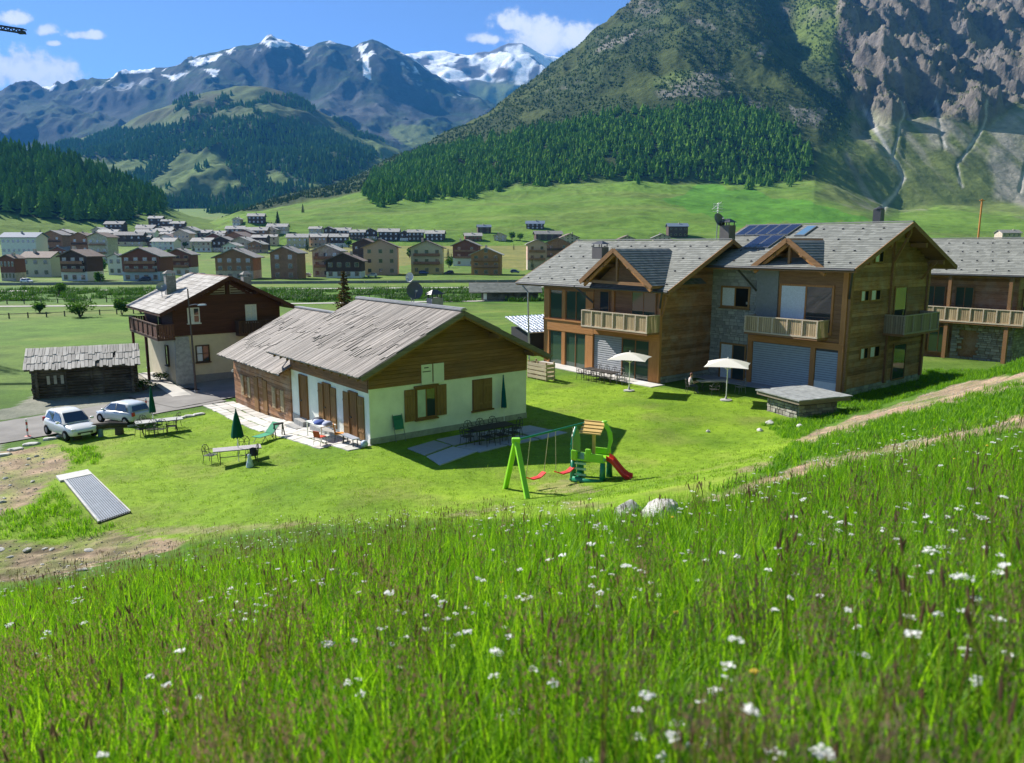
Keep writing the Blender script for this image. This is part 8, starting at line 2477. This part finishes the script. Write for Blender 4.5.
def scatter_stuff(name, meshes, P, scl, idx, tilt=.12):
    col_ = bpy.data.collections.new(name + '_kinds')
    for i, me in enumerate(meshes):
        o = bpy.data.objects.new(f'{name}_{i:02d}', me); col_.objects.link(o)
    n = len(P)
    me = bpy.data.meshes.new(name)
    me.vertices.add(n); me.vertices.foreach_set('co', np.ascontiguousarray(P, dtype=np.float32).ravel())
    rot = np.stack([rg.normal(0, tilt, n), rg.normal(0, tilt, n), rg.uniform(0, 6.28, n)], -1).astype(np.float32)
    a = me.attributes.new('rot', 'FLOAT_VECTOR', 'POINT'); a.data.foreach_set('vector', rot.ravel())
    a = me.attributes.new('scl', 'FLOAT', 'POINT'); a.data.foreach_set('value', np.asarray(scl, np.float32))
    a = me.attributes.new('pick', 'INT', 'POINT'); a.data.foreach_set('value', np.asarray(idx, np.int32))
    o = link_mesh(name, me); tag(o, kind='stuff')
    ng = bpy.data.node_groups.new(name, 'GeometryNodeTree')
    ng.interface.new_socket('Geometry', in_out='INPUT', socket_type='NodeSocketGeometry')
    ng.interface.new_socket('Geometry', in_out='OUTPUT', socket_type='NodeSocketGeometry')
    N = ng.nodes
    gi, go = N.new('NodeGroupInput'), N.new('NodeGroupOutput')
    ci = N.new('GeometryNodeCollectionInfo'); ci.inputs[0].default_value = col_; ci.inputs['Separate Children'].default_value = True; ci.inputs['Reset Children'].default_value = True
    ip = N.new('GeometryNodeInstanceOnPoints'); ip.inputs['Pick Instance'].default_value = True
    def na(nm, typ):
        q = N.new('GeometryNodeInputNamedAttribute'); q.data_type = typ; q.inputs[0].default_value = nm; return q.outputs[0]
    L = ng.links
    e2r = N.new('FunctionNodeEulerToRotation')
    L.new(na('rot', 'FLOAT_VECTOR'), e2r.inputs[0])
    L.new(gi.outputs[0], ip.inputs['Points']); L.new(ci.outputs[0], ip.inputs['Instance'])
    L.new(na('pick', 'INT'), ip.inputs['Instance Index']); L.new(e2r.outputs[0], ip.inputs['Rotation']); L.new(na('scl', 'FLOAT'), ip.inputs['Scale'])
    L.new(ip.outputs[0], go.inputs[0])
    md = o.modifiers.new('scatter', 'NODES'); md.node_group = ng
    return o
def field_pts(n, y0, y1, wpow, s0=-.80, s1=.80):
    """random ground points in the sector before the camera, denser near"""
    u = rg.random(n)
    k = 2 - wpow
    Y = (y0 ** k + u * (y1 ** k - y0 ** k)) ** (1 / k)
    X = rg.uniform(s0, s1, n) * (Y + 1.0)
    Z = ground_z(X, Y)
    px, py = project(X, Y, Z)
    return X, Y, Z, px, py
def meadow_mask(X, Y, px, py):
    """1 inside the unmown hillside (as traced), thin on tracks"""
    ex, ey = cover_noise(px, py, 30., 812, 8.)
    edge = np.interp(ex, [-300, 0, 120, 200, 300, 420, 540, 620, 700, 760, 830, 900, 1024, 1300], [640, 592, 572, 545, 528, 519, 522, 534, 520, 496, 472, 456, 430, 380])
    return ey > edge
def dirt_at(px, py):
    ex, ey = cover_noise(px, py, 18., 40, 5.)
    r = np.zeros(px.shape, bool)
    for p in DIRT[:4]: r |= inpoly(ex, ey, p)
    return r
near_kinds = [tuft(f'tuft', 30, .17, .22, .50, .0075, [G_BL, G_DK], .7) for _ in range(5)] + [tuft('tuft', 20, .15, .30, .62, .0105, [G_BL, G_DK], .55) for _ in range(3)] + [tuft('tuft', 14, .14, .14, .34, .017, [G_DK, G_BL], .9) for _ in range(2)] + [tuft('tuft', 9, .12, .12, .30, .034, [G_DK, G_BL], 1.1) for _ in range(2)]
far_kinds = [tuft('tuft', 26, .26, .20, .46, .016, [G_BL, G_DK], .6) for _ in range(5)] + [tuft('tuft', 22, .26, .16, .36, .020, [G_DK, G_BL], .7) for _ in range(2)]
X, Y, Z, px, py = field_pts(11500, 1.7, 15, 1.35)
k = (py < 900)
P = np.stack([X, Y, Z], -1)[k]
scatter_stuff('meadow_grass', near_kinds, P, rg.uniform(.75, 1.25, len(P)), rg.integers(0, len(near_kinds), len(P)))
X, Y, Z, px, py = field_pts(24000, 13, 60, 1.0, -.74, .74)
k = meadow_mask(X, Y, px, py) & ~dirt_at(px, py) & (Z > -1.3)
P = np.stack([X, Y, Z], -1)[k]
edgef = np.clip((py[k] - np.interp(px[k], [0, 540, 1024], [575, 512, 420])) / 40, 0.35, 1)
scatter_stuff('meadow_grass_far', far_kinds, P, rg.uniform(.7, 1.2, len(P)) * edgef, rg.integers(0, len(far_kinds), len(P)))
# seed heads, panicles, flowers
sk_ = [seedhead('seed_stalk', 3) for _ in range(4)] + [panicle('panicle', 2) for _ in range(3)]
X, Y, Z, px, py = field_pts(6200, 1.3, 34, 1.05, -.76, .76)
pn = fbm(X / 3., Y / 3., 3, seed=830)
k = (meadow_mask(X, Y, px, py - 6)) & (rg.random(len(X)) < .38 + 1.3 * pn + .22 * (px < 450)) & ~((Y > 15) & dirt_at(px, py))
P = np.stack([X, Y, Z], -1)[k]
pick = np.where(rg.random(len(P)) < np.where(P[:, 1] < 6, .35, .6), rg.integers(0, 4, len(P)), rg.integers(4, 7, len(P)))
scatter_stuff('seed_stalks', sk_, P, rg.uniform(.8, 1.2, len(P)), pick)
X, Y, Z, px, py = field_pts(800, 1.1, 7, 1.2, -.80, .80)
pn = fbm(X / 1.1, Y / 1.1, 3, seed=835)
k = pn + .15 * (px < 300) > .05
P = np.stack([X, Y, Z], -1)[k]
scatter_stuff('near_panicles', sk_, P, rg.uniform(.85, 1.3, len(P)), rg.integers(4, 7, len(P)))
fk = [umbel('white_umbel', 2, .022, 1, .0065) for _ in range(3)] + [umbel('white_umbel', 1, .034, 1, .0080) for _ in range(2)] + [umbel('yellow_flower', 1, .014, 2, .007)]
X, Y, Z, px, py = field_pts(4800, 2.0, 40, 1.0, -.74, .74)
cl = fbm(X / 2.2, Y / 2.2, 3, seed=840) + .12 * (px > 480)
k = meadow_mask(X, Y, px, py) & (cl > .10) & (rg.random(len(X)) < .6)
P = np.stack([X, Y, Z], -1)[k]
pick = np.where(rg.random(len(P)) < .95, rg.integers(0, 5, len(P)), 5)
scatter_stuff('meadow_flowers', fk, P, rg.uniform(.75, 1.2, len(P)), pick)
# mown lawn: short blades, and longer tufts along its rough edges
lk = [tuft('lawn_tuft', 16, .22, .04, .10, .014, [G_LW, G_BL], .9, .3) for _ in range(4)]
n_ = 26000
Y = rg.uniform(22, 66, n_); X = rg.uniform(-24, 34, n_); Z = ground_z(X, Y); px, py = project(X, Y, Z)
ex, ey = cover_noise(px, py, 18., 40, 5.)
k = inpoly(ex, ey, lawnpoly) & ~dirt_at(px, py) & (rg.random(n_) < .9 * (36 / Y) ** 1.2) & (fbm(X / 2.2, Y / 2.2, 4, seed=61) < .3)
def off_buildings(X, Y):
    ok = np.ones(X.shape, bool)
    for root, (a0, a1, b0, b1) in ((CH, (-2.4, 10.3, -.05, 20.6)), (HA, (-1.6, 12.2, -1.7, 12)), (HB, (-11.2, .2, -1.7, 11.3)), (HCc, (-13, .2, -.1, 10)), (BS, (-.6, 4.8, -.2, 3))):
        c_, s_ = math.cos(root.rotation_euler.z), math.sin(root.rotation_euler.z)
        dx, dy = X - root.location.x, Y - root.location.y
        u, v = dx * c_ + dy * s_, -dx * s_ + dy * c_
        ok &= ~((u > a0) & (u < a1) & (v > b0) & (v < b1))
    return ok
for q in FLAGS: k &= ~inpoly(px, py, q)
k &= ~inpoly(px, py, [(52, 484), (92, 466), (136, 512), (98, 530)])
k &= off_buildings(X, Y)
P = np.stack([X, Y, Z], -1)[k]
scatter_stuff('lawn_grass', lk, P, rg.uniform(.7, 1.3, len(P)), rg.integers(0, 4, len(P)))
ek = [tuft('edge_tuft', 24, .22, .12, .30, .018, [G_DK, G_BL], .7) for _ in range(4)]
n_ = 42000
Y = rg.uniform(18, 62, n_); X = rg.uniform(-26, 42, n_); Z = ground_z(X, Y); px, py = project(X, Y, Z)
ex, ey = cover_noise(px, py, 14., 850, 4.)
zone = np.zeros(n_)
for poly, d_ in (([(-40, 520), (30, 508), (62, 482), (100, 528), (118, 522), (90, 540), (20, 538), (-40, 540)], .9), ([(760, 424), (800, 418), (846, 398), (905, 378), (940, 366), (1040, 346), (1040, 370), (960, 384), (900, 400), (840, 420), (795, 442)], .9), ([(700, 498), (770, 468), (830, 450), (900, 430), (1040, 392), (1040, 412), (930, 436), (860, 452), (800, 466), (740, 490)], .6), ([(60, 450), (95, 446), (100, 462), (70, 468)], .7), ([(790, 446), (905, 412), (1040, 376), (1040, 420), (880, 452), (760, 482)], .8), ([(700, 505), (760, 486), (840, 464), (940, 440), (1040, 424), (1040, 440), (900, 465), (760, 500)], .6)):
    zone = np.maximum(zone, inpoly(ex, ey, poly) * d_)
k = (rg.random(n_) < zone) & off_buildings(X, Y) & ~inpoly(px, py, [(52, 484), (92, 466), (136, 512), (98, 530)])
dq = dirt_at(px, py)
k &= ~dq | (rg.random(n_) < .6 * (fbm(X / 1.5, Y / 1.5, 2, seed=881) > .0))
P = np.stack([X, Y, Z], -1)[k]
scatter_stuff('edge_grass', ek, P, rg.uniform(.7, 1.3, len(P)), rg.integers(0, 4, len(P)))

# stones on the bare tracks
pk = []
for q in range(4):
    bm = bmesh.new(); bmesh.ops.create_icosphere(bm, subdivisions=1, radius=.05)
    for v in bm.verts: v.co = Vector((v.co.x * rg.uniform(.7, 1.5), v.co.y * rg.uniform(.7, 1.3), v.co.z * rg.uniform(.4, .8)))
    me = bpy.data.meshes.new('pebble'); bm.to_mesh(me); bm.free(); me.materials.append(G_PEB); pk.append(me)
n_ = 55000
Y = rg.uniform(20, 50, n_); X = rg.uniform(-28, 36, n_); Z = ground_z(X, Y); px, py = project(X, Y, Z)
k = dirt_at(px, py)
P = np.stack([X, Y, Z], -1)[k]
scatter_stuff('track_gravel', pk, P, rg.uniform(.2, 1.0, len(P)) ** 3 * .9 + .12, rg.integers(0, 4, len(P)), .5)
# rank growth on the river bank
n_ = 9000
Y = rg.uniform(140, 200, n_); X = rg.uniform(-.75, .3, n_) * Y; Z = ground_z(X, Y); px, py = project(X, Y, Z)
k = (py > 288.5) & (py < 302) & (fbm(X / 9., Y / 6., 3, seed=871) > .05)
P = np.stack([X, Y, Z], -1)[k]
bk_ = [tuft('bank_tuft', 30, .3, .10, .30, .03, [G_BNK, G_BNK], .7) for _ in range(4)]
scatter_stuff('bank_growth', bk_, P, rg.uniform(2.0, 5.0, len(P)), rg.integers(0, 4, len(P)))
# ================================================================= the air
hz = MB().box(-13500, 13500, -200, 14500, -20, 2750).build('haze', [], None)
m, t, out = new_mat('haze')
pv = t.n('ShaderNodeVolumePrincipled', inp={'Color': (0.08, 0.40, 1.0, 1), 'Density': HAZE, 'Anisotropy': 0.0})
t.link(pv.outputs[0], out.inputs['Volume'])
hz.data.materials.append(m)
tag(hz, kind='stuff')
